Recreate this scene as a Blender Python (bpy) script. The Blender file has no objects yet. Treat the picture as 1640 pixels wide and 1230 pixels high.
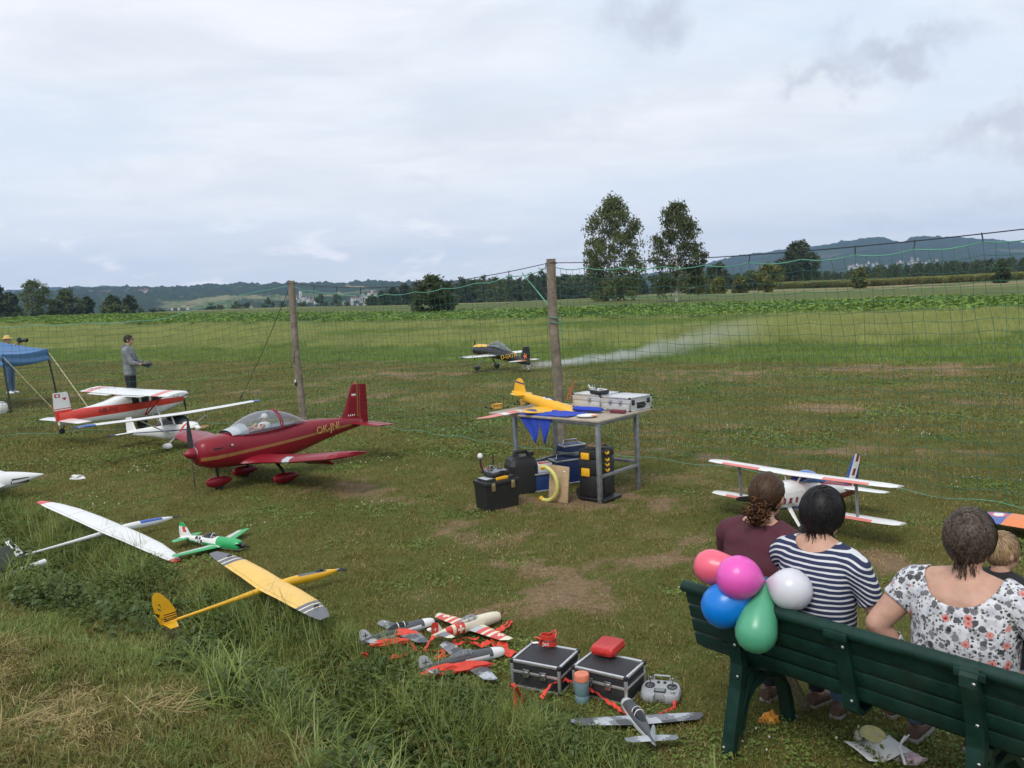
import bpy, bmesh, math, random
from mathutils import Vector, Matrix, noise as mnoise
random.seed(7)
SC = bpy.context.scene
COL = SC.collection
PI = math.pi

# ------------------------------------------------------------------ camera
CAM_H = 2.3
PITCH = math.atan((615 - 472) / 1374.0)
ROLL = 0.046
cam_data = bpy.data.cameras.new('camera')
cam_data.sensor_width = 36.0
cam_data.lens = 1374.0 / 1640.0 * 36.0
cam_data.clip_start = 0.05
cam_data.clip_end = 20000.0
cam = bpy.data.objects.new('camera', cam_data)
COL.objects.link(cam)
_f = Vector((0, math.cos(PITCH), -math.sin(PITCH)))
_r0 = Vector((1, 0, 0)); _u0 = Vector((0, math.sin(PITCH), math.cos(PITCH)))
_r = _r0 * math.cos(ROLL) - _u0 * math.sin(ROLL)
_u = _r0 * math.sin(ROLL) + _u0 * math.cos(ROLL)
cam.matrix_world = Matrix(((_r.x, _u.x, -_f.x, 0), (_r.y, _u.y, -_f.y, 0), (_r.z, _u.z, -_f.z, CAM_H), (0, 0, 0, 1)))
SC.camera = cam

def proj(p):
    """where a world point falls in the 1640 x 1230 photograph (only used to leave out plants nobody sees)"""
    d = Vector(p) - Vector((0, 0, CAM_H)); z = d.dot(_f)
    if z < 0.05: return None
    return (820 + 1374 * d.dot(_r) / z, 615 - 1374 * d.dot(_u) / z, z)

def at(x, y, z=0.0):
    """the point at height z that stands at a pixel of the photograph"""
    d = _f + _r * ((x - 820) / 1374.0) + _u * ((615 - y) / 1374.0)
    return Vector((0, 0, CAM_H)) + d * ((z - CAM_H) / d.z)

def atd(x, y, Y):
    d = _f + _r * ((x - 820) / 1374.0) + _u * ((615 - y) / 1374.0)
    return Vector((0, 0, CAM_H)) + d * (Y / d.y)

# ------------------------------------------------------------------ sky, sun, exposure
SUN_EL, SUN_AZ = math.radians(52), math.radians(205)      # high behind the cloud, behind the viewer
W = bpy.data.worlds.new('World'); SC.world = W; W.use_nodes = True
nt = W.node_tree; nt.nodes.clear()
def N(t, typ, **kw):
    n = t.nodes.new(typ)
    for k, v in kw.items():
        if k.startswith('i_'):
            n.inputs[int(k[2:]) if k[2:].isdigit() else k[2:]].default_value = v
        else: setattr(n, k, v)
    return n
def L(t, a, ao, b, bi): t.links.new(a.outputs[ao], b.inputs[bi])
def math_n(t, op, a, b=None, clamp=False):
    n = t.nodes.new('ShaderNodeMath'); n.operation = op; n.use_clamp = clamp
    for i, v in enumerate((a, b)):
        if v is None: continue
        if isinstance(v, (int, float)): n.inputs[i].default_value = v
        else: t.links.new(v, n.inputs[i])
    return n.outputs[0]
def mix_c(t, fac, a, b, blend='MIX'):
    n = t.nodes.new('ShaderNodeMix'); n.data_type = 'RGBA'; n.blend_type = blend
    for i, v in ((0, fac), (6, a), (7, b)):
        if isinstance(v, (int, float)): n.inputs[i].default_value = v
        elif isinstance(v, (tuple, list)): n.inputs[i].default_value = tuple(v) + ((1,) if len(v) == 3 else ())
        else: t.links.new(v, n.inputs[i])
    return n.outputs[2]
def maprange(t, v, a, b, c=0.0, d=1.0, smooth=True):
    n = t.nodes.new('ShaderNodeMapRange'); n.interpolation_type = 'SMOOTHSTEP' if smooth else 'LINEAR'
    t.links.new(v, n.inputs[0])
    for i, x in enumerate((a, b, c, d)): n.inputs[i + 1].default_value = x
    return n.outputs[0]
def noise_n(t, vec, scale, detail=4, rough=0.5, dist=0.0, col=False):
    n = t.nodes.new('ShaderNodeTexNoise')
    n.inputs['Scale'].default_value = scale; n.inputs['Detail'].default_value = detail
    n.inputs['Roughness'].default_value = rough; n.inputs['Distortion'].default_value = dist
    if vec is not None: t.links.new(vec, n.inputs['Vector'])
    return n.outputs[1 if col else 0]
def vmath(t, op, a, b=None):
    n = t.nodes.new('ShaderNodeVectorMath'); n.operation = op
    for i, v in enumerate((a, b)):
        if v is None: continue
        if isinstance(v, tuple): n.inputs[i].default_value = v
        else: t.links.new(v, n.inputs[i])
    return n.outputs[1] if op in ('LENGTH', 'DISTANCE', 'DOT_PRODUCT') else n.outputs[0]

def build_sky():
    t = nt
    sky = N(t, 'ShaderNodeTexSky', sky_type='NISHITA', sun_disc=False, sun_elevation=SUN_EL, sun_rotation=SUN_AZ)
    sky.air_density = 1.0; sky.dust_density = 2.0
    tc = N(t, 'ShaderNodeTexCoord'); d = tc.outputs['Generated']
    sep = N(t, 'ShaderNodeSeparateXYZ'); t.links.new(d, sep.inputs[0])
    X, Y, Z = sep.outputs
    zc = math_n(t, 'ADD', math_n(t, 'MAXIMUM', Z, 0.0), 0.10)
    comb = N(t, 'ShaderNodeCombineXYZ')
    t.links.new(math_n(t, 'DIVIDE', X, zc), comb.inputs[0]); t.links.new(math_n(t, 'DIVIDE', Y, zc), comb.inputs[1])
    pl = comb.outputs[0]
    pls = vmath(t, 'MULTIPLY', pl, (0.75, 1.0, 1.0))
    veil = maprange(t, noise_n(t, vmath(t, 'ADD', pls, (3.1, 1.7, 0.0)), 0.55, 7, 0.55, 0.6), 0.33, 0.62)
    fine = noise_n(t, pls, 1.7, 8, 0.62, 0.4)
    # thin blue gaps in a grey-white altostratus veil
    cloud = mix_c(t, maprange(t, fine, 0.25, 0.78), (5.9, 6.25, 6.85), (7.8, 7.9, 8.2))
    gap = mix_c(t, 0.85, sky.outputs[0], (5.5, 6.7, 7.9))
    base = mix_c(t, math_n(t, 'ADD', math_n(t, 'MULTIPLY', veil, 0.62), 0.38, True), gap, cloud)
    # azimuth / elevation coordinates for the separate darker clouds and the cumulus tops
    az = math_n(t, 'ARCTAN2', X, Y); el = math_n(t, 'ARCSINE', Z)
    ae = N(t, 'ShaderNodeCombineXYZ'); t.links.new(az, ae.inputs[0]); t.links.new(el, ae.inputs[1])
    aev = ae.outputs[0]
    warp = vmath(t, 'SCALE', vmath(t, 'SUBTRACT', noise_n(t, aev, 14.0, 6, 0.6, 0, True), (0.5, 0.5, 0.5)))
    t.nodes[-1].inputs[3].default_value = 0.16 if False else 0.16
    for n in t.nodes:
        if n.bl_idname == 'ShaderNodeVectorMath' and n.operation == 'SCALE': n.inputs[3].default_value = 0.15
    wv = vmath(t, 'ADD', aev, warp)
    dark = None
    for (px, py, sx, sy, amt) in DARK_CLOUDS:
        a, e = px_dir(px, py)
        q = vmath(t, 'MULTIPLY', vmath(t, 'SUBTRACT', wv, (a, e, 0.0)), (1.0 / sx, 1.0 / sy, 1.0))
        m = math_n(t, 'MULTIPLY', maprange(t, vmath(t, 'LENGTH', q), 1.25, 0.0), amt)
        dark = m if dark is None else math_n(t, 'MAXIMUM', dark, m)
    wisps = math_n(t, 'MULTIPLY', maprange(t, noise_n(t, vmath(t, 'ADD', pls, (9.0, 4.0, 2.0)), 0.9, 8, 0.6, 0.8), 0.56, 0.80), 0.16)
    dark = math_n(t, 'MAXIMUM', dark, wisps)
    base = mix_c(t, dark, base, (4.3, 4.6, 5.35))
    # low haze band and cumulus tops above the horizon
    band = maprange(t, el, 0.30, 0.0)
    base = mix_c(t, math_n(t, 'MULTIPLY', band, 0.62), base, (7.3, 7.5, 7.75))
    q = vmath(t, 'MULTIPLY', aev, (10.0, 26.0, 1.0))
    cu = maprange(t, noise_n(t, vmath(t, 'ADD', q, (4.4, 0.0, 0.0)), 1.0, 7, 0.55, 0.3), 0.52, 0.66)
    cu = math_n(t, 'MULTIPLY', cu, math_n(t, 'MULTIPLY', maprange(t, el, 0.125, 0.05), maprange(t, az, 0.25, -0.1)))
    base = mix_c(t, math_n(t, 'MULTIPLY', cu, 0.85), base, (9.6, 9.3, 9.2))
    bg = N(t, 'ShaderNodeBackground'); bg.inputs[1].default_value = 0.10
    t.links.new(base, bg.inputs[0])
    out = N(t, 'ShaderNodeOutputWorld'); L(t, bg, 0, out, 0)
def px_dir(x, y):
    d = (_f + _r * ((x - 820) / 1374.0) + _u * ((615 - y) / 1374.0)).normalized()
    return math.atan2(d.x, d.y), math.asin(d.z)
DARK_CLOUDS = [(1040, 12, .055, .030, .75), (1425, 88, .080, .022, .95), (1320, 128, .055, .016, .75), (1590, 205, .085, .024, 1.0),
               (1500, 232, .05, .010, .6), (1610, 300, .06, .012, .6), (1440, 345, .08, .011, .35), (670, 285, .04, .014, .25), (190, 285, .05, .016, .22), (940, 180, .10, .022, .22)]
build_sky()

sun = bpy.data.lights.new('sun', 'SUN'); sun.energy = 1.5; sun.angle = math.radians(24); sun.color = (1.0, 0.95, 0.88)
sun_o = bpy.data.objects.new('sun', sun); COL.objects.link(sun_o)
_sd = Vector((math.sin(SUN_AZ) * math.cos(SUN_EL), math.cos(SUN_AZ) * math.cos(SUN_EL), math.sin(SUN_EL)))
sun_o.rotation_euler = _sd.to_track_quat('Z', 'Y').to_euler()
SC.view_settings.view_transform = 'Standard'; SC.view_settings.look = 'None'
SC.view_settings.exposure = 0.43; SC.view_settings.gamma = 1.0
SC.view_settings.use_curve_mapping = False
SC.render.engine = 'CYCLES'
SC.cycles.use_denoising = True
SC.cycles.max_bounces = 6; SC.cycles.diffuse_bounces = 2; SC.cycles.glossy_bounces = 2
SC.cycles.transmission_bounces = 4; SC.cycles.volume_bounces = 1; SC.cycles.transparent_max_bounces = 12
SC.cycles.caustics_reflective = False; SC.cycles.caustics_refractive = False

# ------------------------------------------------------------------ helpers
def tag(o, label=None, cat=None, group=None, kind=None):
    if label: o['label'] = label
    if cat: o['category'] = cat
    if group: o['group'] = group
    if kind: o['kind'] = kind
    return o
def thing(name, label, cat, loc=(0, 0, 0), rot=(0, 0, 0), group=None, scale=1.0):
    o = bpy.data.objects.new(name, None); COL.objects.link(o)
    o.empty_display_size = 0.1
    o.location = loc; o.rotation_euler = rot if not isinstance(rot, (int, float)) else (0, 0, rot)
    o.scale = (scale, scale, scale)
    return tag(o, label, cat, group)
def dup(o, parent=None):
    c = o.copy(); COL.objects.link(c)
    if parent is not None: c.parent = parent
    for ch in list(o.children): dup(ch, c)
    return c

MATS = {}
def mat(name, col, rough=0.6, metal=0.0, var=0.12, scale=30.0, bump=0.0, bscale=None, spec=0.5, coat=0.0, alpha=1.0, trans=0.0, sub=0.0, dirt=0.0, emit=0):
    """plain procedural surface: colour with soft mottling, optional fine relief"""
    if name in MATS: return MATS[name]
    m = bpy.data.materials.new(name); m.use_nodes = True; MATS[name] = m
    t = m.node_tree; b = t.nodes['Principled BSDF']
    tc = N(t, 'ShaderNodeTexCoord'); v = tc.outputs['Object']
    n = noise_n(t, v, scale, 5, 0.6)
    lo = tuple(max(0, c * (1 - var)) for c in col); hi = tuple(min(1, c * (1 + var)) for c in col)
    c = mix_c(t, maprange(t, n, 0.3, 0.7), lo, hi)
    if dirt > 0:
        dn = maprange(t, noise_n(t, v, scale * 0.25, 6, 0.65, 0.3), 0.5, 0.75)
        c = mix_c(t, math_n(t, 'MULTIPLY', dn, dirt), c, (0.12, 0.10, 0.07))
    t.links.new(c, b.inputs['Base Color'])
    t.links.new(maprange(t, n, 0.2, 0.8, rough * 0.85, min(1, rough * 1.15)), b.inputs['Roughness'])
    b.inputs['Metallic'].default_value = metal
    b.inputs['Specular IOR Level'].default_value = spec
    b.inputs['Coat Weight'].default_value = coat
    b.inputs['Alpha'].default_value = alpha
    b.inputs['Transmission Weight'].default_value = trans
    if sub > 0:
        b.inputs['Subsurface Weight'].default_value = sub; b.inputs['Subsurface Radius'].default_value = (0.012, 0.006, 0.004)
    if bump > 0:
        bn = N(t, 'ShaderNodeBump'); bn.inputs['Strength'].default_value = bump; bn.inputs['Distance'].default_value = 0.01
        t.links.new(noise_n(t, v, bscale or scale * 3, 4, 0.6), bn.inputs['Height']); L(t, bn, 0, b, 'Normal')
    return m

def link_obj(name, me, mats=None, parent=None, kind=None, smooth=True, angle=35):
    o = bpy.data.objects.new(name, me); COL.objects.link(o)
    if mats is not None:
        for m in (mats if isinstance(mats, (list, tuple)) else [mats]): me.materials.append(m)
    if smooth and len(me.polygons):
        me.polygons.foreach_set('use_smooth', [True] * len(me.polygons))
        me.set_sharp_from_angle(angle=math.radians(angle))
    if parent is not None: o.parent = parent
    if kind: o['kind'] = kind
    return o

class MB:
    """collects verts and faces with a material number; one build() makes one mesh object"""
    def __init__(s): s.v = []; s.f = []; s.m = []
    def add(s, vs, fs, mi=0, M=None):
        o = len(s.v)
        s.v += [tuple(M @ Vector(p)) for p in vs] if M is not None else [tuple(p) for p in vs]
        s.f += [tuple(i + o for i in f) for f in fs]; s.m += [mi] * len(fs)
    def box(s, c, d, mi=0, M=None, bev=0.0):
        x, y, z = c; a, b, h = d[0] / 2, d[1] / 2, d[2] / 2
        if bev <= 0:
            vs = [(x + i * a, y + j * b, z + k * h) for i in (-1, 1) for j in (-1, 1) for k in (-1, 1)]
            s.add(vs, [(0, 1, 3, 2), (4, 6, 7, 5), (0, 4, 5, 1), (2, 3, 7, 6), (0, 2, 6, 4), (1, 5, 7, 3)], mi, M); return
        bm = bmesh.new(); bmesh.ops.create_cube(bm, size=1.0)
        for v in bm.verts: v.co = Vector((v.co.x * d[0] + x, v.co.y * d[1] + y, v.co.z * d[2] + z))
        bmesh.ops.bevel(bm, geom=bm.edges[:] , offset=bev, segments=2, affect='EDGES', profile=0.5)
        s.bm(bm, mi, M)
    def bm(s, bm, mi=None, M=None):
        bm.verts.index_update(); o = len(s.v)
        s.v += [tuple(M @ v.co) if M is not None else tuple(v.co) for v in bm.verts]
        for f in bm.faces:
            s.f.append(tuple(v.index + o for v in f.verts)); s.m.append(f.material_index if mi is None else mi)
        bm.free()
    def rings(s, rings, mi=0, M=None, cap=True, closed=True, loop=False):
        """skin a list of equal-length rings of points"""
        n = len(rings[0]); vs = [p for r in rings for p in r]; fs = []
        R_ = len(rings)
        for i in range(R_ if loop else R_ - 1):
            for j in range(n if closed else n - 1):
                a = i * n + j; b = i * n + (j + 1) % n; i2 = (i + 1) % R_
                fs.append((a, b, i2 * n + (j + 1) % n, i2 * n + j))
        if cap and closed and not loop:
            fs.append(tuple(range(n - 1, -1, -1))); fs.append(tuple((R_ - 1) * n + k for k in range(n)))
        s.add(vs, fs, mi, M)
    def tube(s, pts, r, n=8, mi=0, M=None, cap=True, loop=False, flat=1.0):
        pts = [Vector(p) for p in pts]; rs = r if isinstance(r, (list, tuple)) else [r] * len(pts)
        out = []; up = None
        for i, p in enumerate(pts):
            if loop: tg = (pts[(i + 1) % len(pts)] - pts[i - 1])
            else: tg = (pts[min(i + 1, len(pts) - 1)] - pts[max(i - 1, 0)])
            tg.normalize()
            if up is None:
                up = Vector((0, 0, 1)) if abs(tg.z) < 0.9 else Vector((1, 0, 0))
            a = tg.cross(up)
            if a.length < 1e-6: a = tg.orthogonal()
            a.normalize(); up = a.cross(tg).normalized()
            out.append([p + a * (math.cos(2 * PI * k / n) * rs[i]) + up * (math.sin(2 * PI * k / n) * rs[i] * flat) for k in range(n)])
        s.rings(out, mi, M, cap, True, loop)
    def lathe(s, prof, n=16, mi=0, M=None, axis='z'):
        """profile of (radius, height), turned about an axis"""
        out = []
        for (r, h) in prof:
            r = max(r, 1e-4)
            ring = [(r * math.cos(2 * PI * k / n), r * math.sin(2 * PI * k / n), h) for k in range(n)]
            if axis == 'x': ring = [(h, a, b) for a, b, h in ring]
            if axis == 'y': ring = [(b, h, a) for a, b, h in ring]
            out.append(ring)
        s.rings(out, mi, M)
    def prism(s, poly, h0, h1, mi=0, M=None):
        n = len(poly); s.rings([[(x, y, h0) for x, y in poly], [(x, y, h1) for x, y in poly]], mi, M)
    def build(s, name, mats, parent=None, kind=None, smooth=True, angle=35, fix=True):
        me = bpy.data.meshes.new(name); me.from_pydata(s.v, [], s.f)
        me.polygons.foreach_set('material_index', s.m)
        if fix:
            bm = bmesh.new(); bm.from_mesh(me); bmesh.ops.recalc_face_normals(bm, faces=bm.faces); bm.to_mesh(me); bm.free()
        return link_obj(name, me, mats, parent, kind, smooth, angle)

def lerp(a, b, t): return a + (b - a) * t
def smooth01(a, b, x):
    t = min(1, max(0, (x - a) / (b - a))); return t * t * (3 - 2 * t)
def fbm(x, y, s=1.0, o=4, z=0.0):
    return mnoise.fractal(Vector((x * s, y * s, z)), 1.0, 2.0, o)
# ------------------------------------------------------------------ land
DITCH_P = Vector((-0.52, 4.82)); DITCH_M = Vector((0.669, 0.743)); DITCH_T = Vector((0.743, -0.669))
def ditch_q(x, y):
    """metres from the lawn's lip: negative in the ditch and on the near bank"""
    dx, dy = x - DITCH_P.x, y - DITCH_P.y
    s = dx * DITCH_T.x + dy * DITCH_T.y
    return dx * DITCH_M.x + dy * DITCH_M.y + 0.10 * math.sin(s * 1.3 + 0.6) + 0.05 * math.sin(s * 3.1) + 0.030 * s - 0.0
def ground_z(x, y):
    q = ditch_q(x, y); d = math.hypot(x, y); z = 0.0
    if q < 0.3:
        lip = smooth01(0.25, -0.55, q)
        z -= 0.50 * lip
        z += 0.56 * smooth01(-0.48, -0.98, q) + 0.45 * smooth01(-1.1, -3.2, q)
        z += 0.05 * fbm(x, y, 1.6, 3) * smooth01(0.3, -0.2, q)
    if d < 60: z += 0.018 * fbm(x, y, 0.5, 2, 3.0) * smooth01(0, 0.5, q)
    if d > 60:
        az = math.atan2(x, y)
        A = lerp(1.9, 0.75, smooth01(-0.42, 0.0, az)); A = lerp(A, 0.15, smooth01(0.0, 0.4, az))
        z += A * smooth01(60, 190, d)
        cr = lerp(300, 150, smooth01(-0.4, 0.0, az)); cr = lerp(cr, 380, smooth01(0.08, 0.35, az))
        z -= 14.0 * smooth01(cr * 1.15, cr * 1.15 + 500, d)
        z += 0.25 * fbm(x, y, 0.02, 3) * smooth01(70, 140, d)
    return z

DRY = [(880, 925, 95, 42, 1.0), (905, 853, 85, 18, .9), (560, 788, 85, 16, .9), (640, 800, 60, 14, .6), (1075, 882, 55, 26, .9), (1010, 890, 60, 30, .5), (700, 870, 70, 20, .7),
       (1310, 652, 60, 8, .7), (1030, 722, 60, 10, .8), (950, 800, 150, 22, 1.2), (1250, 870, 60, 16, .7), (1410, 905, 70, 20, .7), (1330, 930, 60, 18, .6), (520, 690, 70, 8, .4),
       (1180, 745, 60, 10, .6), (1560, 640, 70, 9, .8), (1520, 720, 80, 10, .6), (1330, 720, 70, 8, .5), (1590, 870, 60, 16, .6), (480, 985, 60, 14, .55), (660, 960, 70, 14, .4), (780, 985, 60, 12, .5),
       (120, 640, 90, 12, .25), (600, 640, 90, 8, .6), (380, 628, 60, 6, .6), (1150, 690, 120, 10, .5), (1450, 590, 160, 8, .7), (1150, 600, 140, 7, .8), (650, 600, 120, 6, .5), (880, 830, 140, 12, .8), (1420, 1080, 160, 60, .5), (1130, 880, 40, 30, .5), (1160, 730, 50, 9, .5), (330, 740, 90, 10, .3), (1020, 810, 70, 14, .8)]
_dry = []
for (px, py, rx, ry, s) in DRY:
    c = at(px, py); ax = (at(px + rx, py) - c); ay = (at(px, py - ry) - c)
    _dry.append((c.x, c.y, max(ax.length, .1), max(ay.length, .12), s))
def dryness(x, y):
    v = 0.0
    for (cx, cy, a, b, s) in _dry:
        e = ((x - cx) / a) ** 2 + ((y - cy) / b) ** 2
        if e < 6: v = max(v, s * math.exp(-e * 0.9))
    n = fbm(x, y, 1.1, 4, 1.0) + 0.55 * fbm(x, y, 4.5, 3, 5.0)
    d = math.hypot(x, y)
    u_, w_ = x * .85 - y * .53, x * .53 + y * .85
    st = fbm(u_ * .22, w_ * 1.1, 1.0, 4, 7.0)
    n += .5 * fbm(x, y, 13.0, 2, 2.0)
    return max(0.0, min(1.0, v * (0.62 + .95 * n) + 0.24 * n + .34 * st * smooth01(5, 14, d) + 0.06 + 0.10 * smooth01(14, 24, d)))
def q_field(x, y): return 0.53 * x + 0.85 * y
def q_mead_end(x): return 63.0 - 0.14 * max(-30, min(40, x))

def axis_ticks(fine0, fine1, step, lo, hi, grow):
    t = []; v = fine0
    while v <= fine1: t.append(v); v += step
    s = step; v = t[-1]
    while v < hi: s *= grow; v += s; t.append(v)
    s = step; v = t[0]; pre = []
    while v > lo: s *= grow; v -= s; pre.append(v)
    return pre[::-1] + t

def grass_colour(t, pos, lush, olive, dryc, k=1.0):
    """one colour field in world space, shared by the soil and the blades on it"""
    a = maprange(t, noise_n(t, pos, 0.35, 4, 0.55), 0.35, 0.65)
    b = maprange(t, noise_n(t, pos, 2.6, 5, 0.65), 0.32, 0.68)
    c = mix_c(t, math_n(t, 'MULTIPLY', math_n(t, 'ADD', a, b), 0.5), lush, olive)
    d = maprange(t, noise_n(t, pos, 9.0, 4, 0.7), 0.5, 0.75)
    return mix_c(t, math_n(t, 'MULTIPLY', d, 0.35), c, dryc)

def make_ground():
    xs = axis_ticks(-7.0, 5.0, 0.09, -6000, 6000, 1.07)
    ys = axis_ticks(2.6, 12.0, 0.09, -400, 9000, 1.045)
    nx, ny = len(xs), len(ys)
    vs = []; dry = []
    for y in ys:
        for x in xs:
            vs.append((x, y, ground_z(x, y)))
            dry.append(dryness(x, y) if (2 < y < 40 and abs(x) < 30) else 0.3)
    fs = [(j * nx + i, j * nx + i + 1, (j + 1) * nx + i + 1, (j + 1) * nx + i) for j in range(ny - 1) for i in range(nx - 1)]
    me = bpy.data.meshes.new('ground'); me.from_pydata(vs, [], fs)
    me.attributes.new('dry', 'FLOAT', 'POINT').data.foreach_set('value', dry)
    qa = [ditch_q(v[0], v[1]) for v in vs]
    me.attributes.new('ditch', 'FLOAT', 'POINT').data.foreach_set('value', qa)
    m = bpy.data.materials.new('airfield_ground'); m.use_nodes = True; t = m.node_tree; b = t.nodes['Principled BSDF']
    geo = N(t, 'ShaderNodeNewGeometry'); pos = geo.outputs['Position']
    sep = N(t, 'ShaderNodeSeparateXYZ'); t.links.new(pos, sep.inputs[0])
    lawn = grass_colour(t, pos, (0.080, 0.105, 0.022), (0.125, 0.128, 0.036), (0.19, 0.15, 0.07))
    at_d = N(t, 'ShaderNodeAttribute', attribute_name='dry'); at_q = N(t, 'ShaderNodeAttribute', attribute_name='ditch')
    fine = noise_n(t, pos, 38.0, 5, 0.7)
    df = math_n(t, 'ADD', at_d.outputs['Fac'], math_n(t, 'MULTIPLY', math_n(t, 'SUBTRACT', fine, 0.5), 0.7))
    soil = mix_c(t, maprange(t, noise_n(t, pos, 22.0, 5, 0.7), 0.3, 0.7), (0.165, 0.112, 0.062), (0.28, 0.195, 0.115))
    lawn = mix_c(t, maprange(t, df, 0.30, 0.62), lawn, soil)
    # bare, darker earth down in the ditch
    q = at_q.outputs['Fac']
    earth = mix_c(t, maprange(t, noise_n(t, pos, 14.0, 5, 0.6), 0.3, 0.7), (0.045, 0.034, 0.022), (0.085, 0.065, 0.04))
    lawn = mix_c(t, maprange(t, q, 0.12, -0.2), lawn, earth)
    straw = mix_c(t, maprange(t, noise_n(t, vmath(t, 'MULTIPLY', pos, (1.0, 1.6, 1.0)), 24.0, 5, 0.7), 0.3, 0.7), (0.075, 0.068, 0.034), (0.17, 0.14, 0.08))
    lawn = mix_c(t, maprange(t, q, -0.78, -1.05), lawn, straw)
    # meadow, crop rows and the fields farther out, in strips that run the way the airfield does
    qf = math_n(t, 'ADD', math_n(t, 'MULTIPLY', sep.outputs[0], 0.53), math_n(t, 'MULTIPLY', sep.outputs[1], 0.85))
    nq = math_n(t, 'ADD', qf, math_n(t, 'MULTIPLY', math_n(t, 'SUBTRACT', noise_n(t, pos, 0.4, 4, 0.6), 0.5), 1.6))
    mead = grass_colour(t, vmath(t, 'MULTIPLY', pos, (0.35, 0.9, 1.0)), (0.11, 0.155, 0.032), (0.15, 0.18, 0.045), (0.21, 0.21, 0.075))
    crop = grass_colour(t, pos, (0.028, 0.062, 0.014), (0.05, 0.085, 0.02), (0.06, 0.08, 0.03))
    late = grass_colour(t, vmath(t, 'MULTIPLY', pos, (0.15, 0.4, 1.0)), (0.085, 0.115, 0.034), (0.115, 0.13, 0.045), (0.18, 0.16, 0.08))
    far = mix_c(t, maprange(t, noise_n(t, vmath(t, 'MULTIPLY', pos, (0.012, 0.025, 0.0)), 1.0, 4, 0.55), 0.42, 0.58), (0.075, 0.125, 0.036), (0.24, 0.19, 0.095))
    c = mix_c(t, maprange(t, nq, 24.7, 25.3), lawn, mead)
    c = mix_c(t, maprange(t, nq, 61.0, 64.0), c, crop)
    c = mix_c(t, maprange(t, nq, 93.0, 99.0), c, late)
    c = mix_c(t, maprange(t, nq, 138.0, 152.0), c, far)
    t.links.new(c, b.inputs['Base Color']); b.inputs['Roughness'].default_value = 0.95; b.inputs['Specular IOR Level'].default_value = 0.1
    bn = N(t, 'ShaderNodeBump'); bn.inputs['Strength'].default_value = 0.9; bn.inputs['Distance'].default_value = 0.03
    t.links.new(noise_n(t, pos, 30.0, 6, 0.7), bn.inputs['Height']); L(t, bn, 0, b, 'Normal')
    o = link_obj('ground', me, [m], None, 'structure', True, 180)
    return o
ground = make_ground()

# ------------------------------------------------------------------ plants scattered as stuff
def leaf_mat(name, lush, olive, dryc, trans=0.25, posscale=1.0, rnd=0.35, k=1.75):
    lush, olive, dryc = [(c[0] * k * 1.10, c[1] * k, c[2] * k * .80) for c in (lush, olive, dryc)]
    m = bpy.data.materials.new(name); m.use_nodes = True; t = m.node_tree; t.nodes.clear()
    geo = N(t, 'ShaderNodeNewGeometry')
    pos = vmath(t, 'MULTIPLY', geo.outputs['Position'], (posscale, posscale, posscale))
    c = grass_colour(t, pos, lush, olive, dryc)
    oi = N(t, 'ShaderNodeObjectInfo')
    c = mix_c(t, math_n(t, 'MULTIPLY', maprange(t, geo.outputs['Random Per Island'], 0.0, 1.0, 0.0, 1.0, False), rnd), c, dryc)
    hs = N(t, 'ShaderNodeHueSaturation'); t.links.new(c, hs.inputs['Color'])
    t.links.new(maprange(t, oi.outputs['Random'], 0, 1, 0.8, 1.2, False), hs.inputs['Value'])
    t.links.new(maprange(t, geo.outputs['Random Per Island'], 0, 1, 0.485, 0.515, False), hs.inputs['Hue'])
    d = N(t, 'ShaderNodeBsdfDiffuse'); L(t, hs, 0, d, 0)
    tr = N(t, 'ShaderNodeBsdfTranslucent'); L(t, hs, 0, tr, 0)
    g = N(t, 'ShaderNodeBsdfGlossy'); g.inputs['Roughness'].default_value = 0.45; g.inputs[0].default_value = (.5, .5, .5, 1)
    mx = N(t, 'ShaderNodeMixShader'); mx.inputs[0].default_value = trans; L(t, d, 0, mx, 1); L(t, tr, 0, mx, 2)
    m2 = N(t, 'ShaderNodeMixShader'); m2.inputs[0].default_value = 0.05; L(t, mx, 0, m2, 1); L(t, g, 0, m2, 2)
    out = N(t, 'ShaderNodeOutputMaterial'); L(t, m2, 0, out, 0)
    return m

def blades(rng, n, rad, h0, h1, w, lean=0.5, segs=2, flop=0.0):
    """a tuft of n tapered, curved blades"""
    mb = MB()
    for i in range(n):
        r = rad * math.sqrt(rng.random()); a = rng.random() * 2 * PI
        x, y = r * math.cos(a), r * math.sin(a); h = rng.uniform(h0, h1); d = rng.random() * 2 * PI
        ln = lean * rng.uniform(0.2, 1.0); ww = w * rng.uniform(0.7, 1.2)
        tx, ty = math.cos(d), math.sin(d); px, py = -ty, tx
        pts = []
        for k in range(segs + 1):
            u = k / segs
            out = h * ln * u ** 1.8
            z = h * (u - flop * ln * u ** 3 * 0.8)
            pts.append((x + tx * out, y + ty * out, z, ww * (1 - u) ** 0.7 + 0.0004))
        vs = []; fs = []
        for k, (X, Y, Z, wd) in enumerate(pts[:-1]): vs += [(X - px * wd / 2, Y - py * wd / 2, Z), (X + px * wd / 2, Y + py * wd / 2, Z)]
        vs.append(pts[-1][:3])
        for k in range(segs - 1): fs.append((2 * k, 2 * k + 1, 2 * k + 3, 2 * k + 2))
        fs.append((2 * segs - 2, 2 * segs - 1, 2 * segs))
        mb.add(vs, fs)
    return mb
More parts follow.
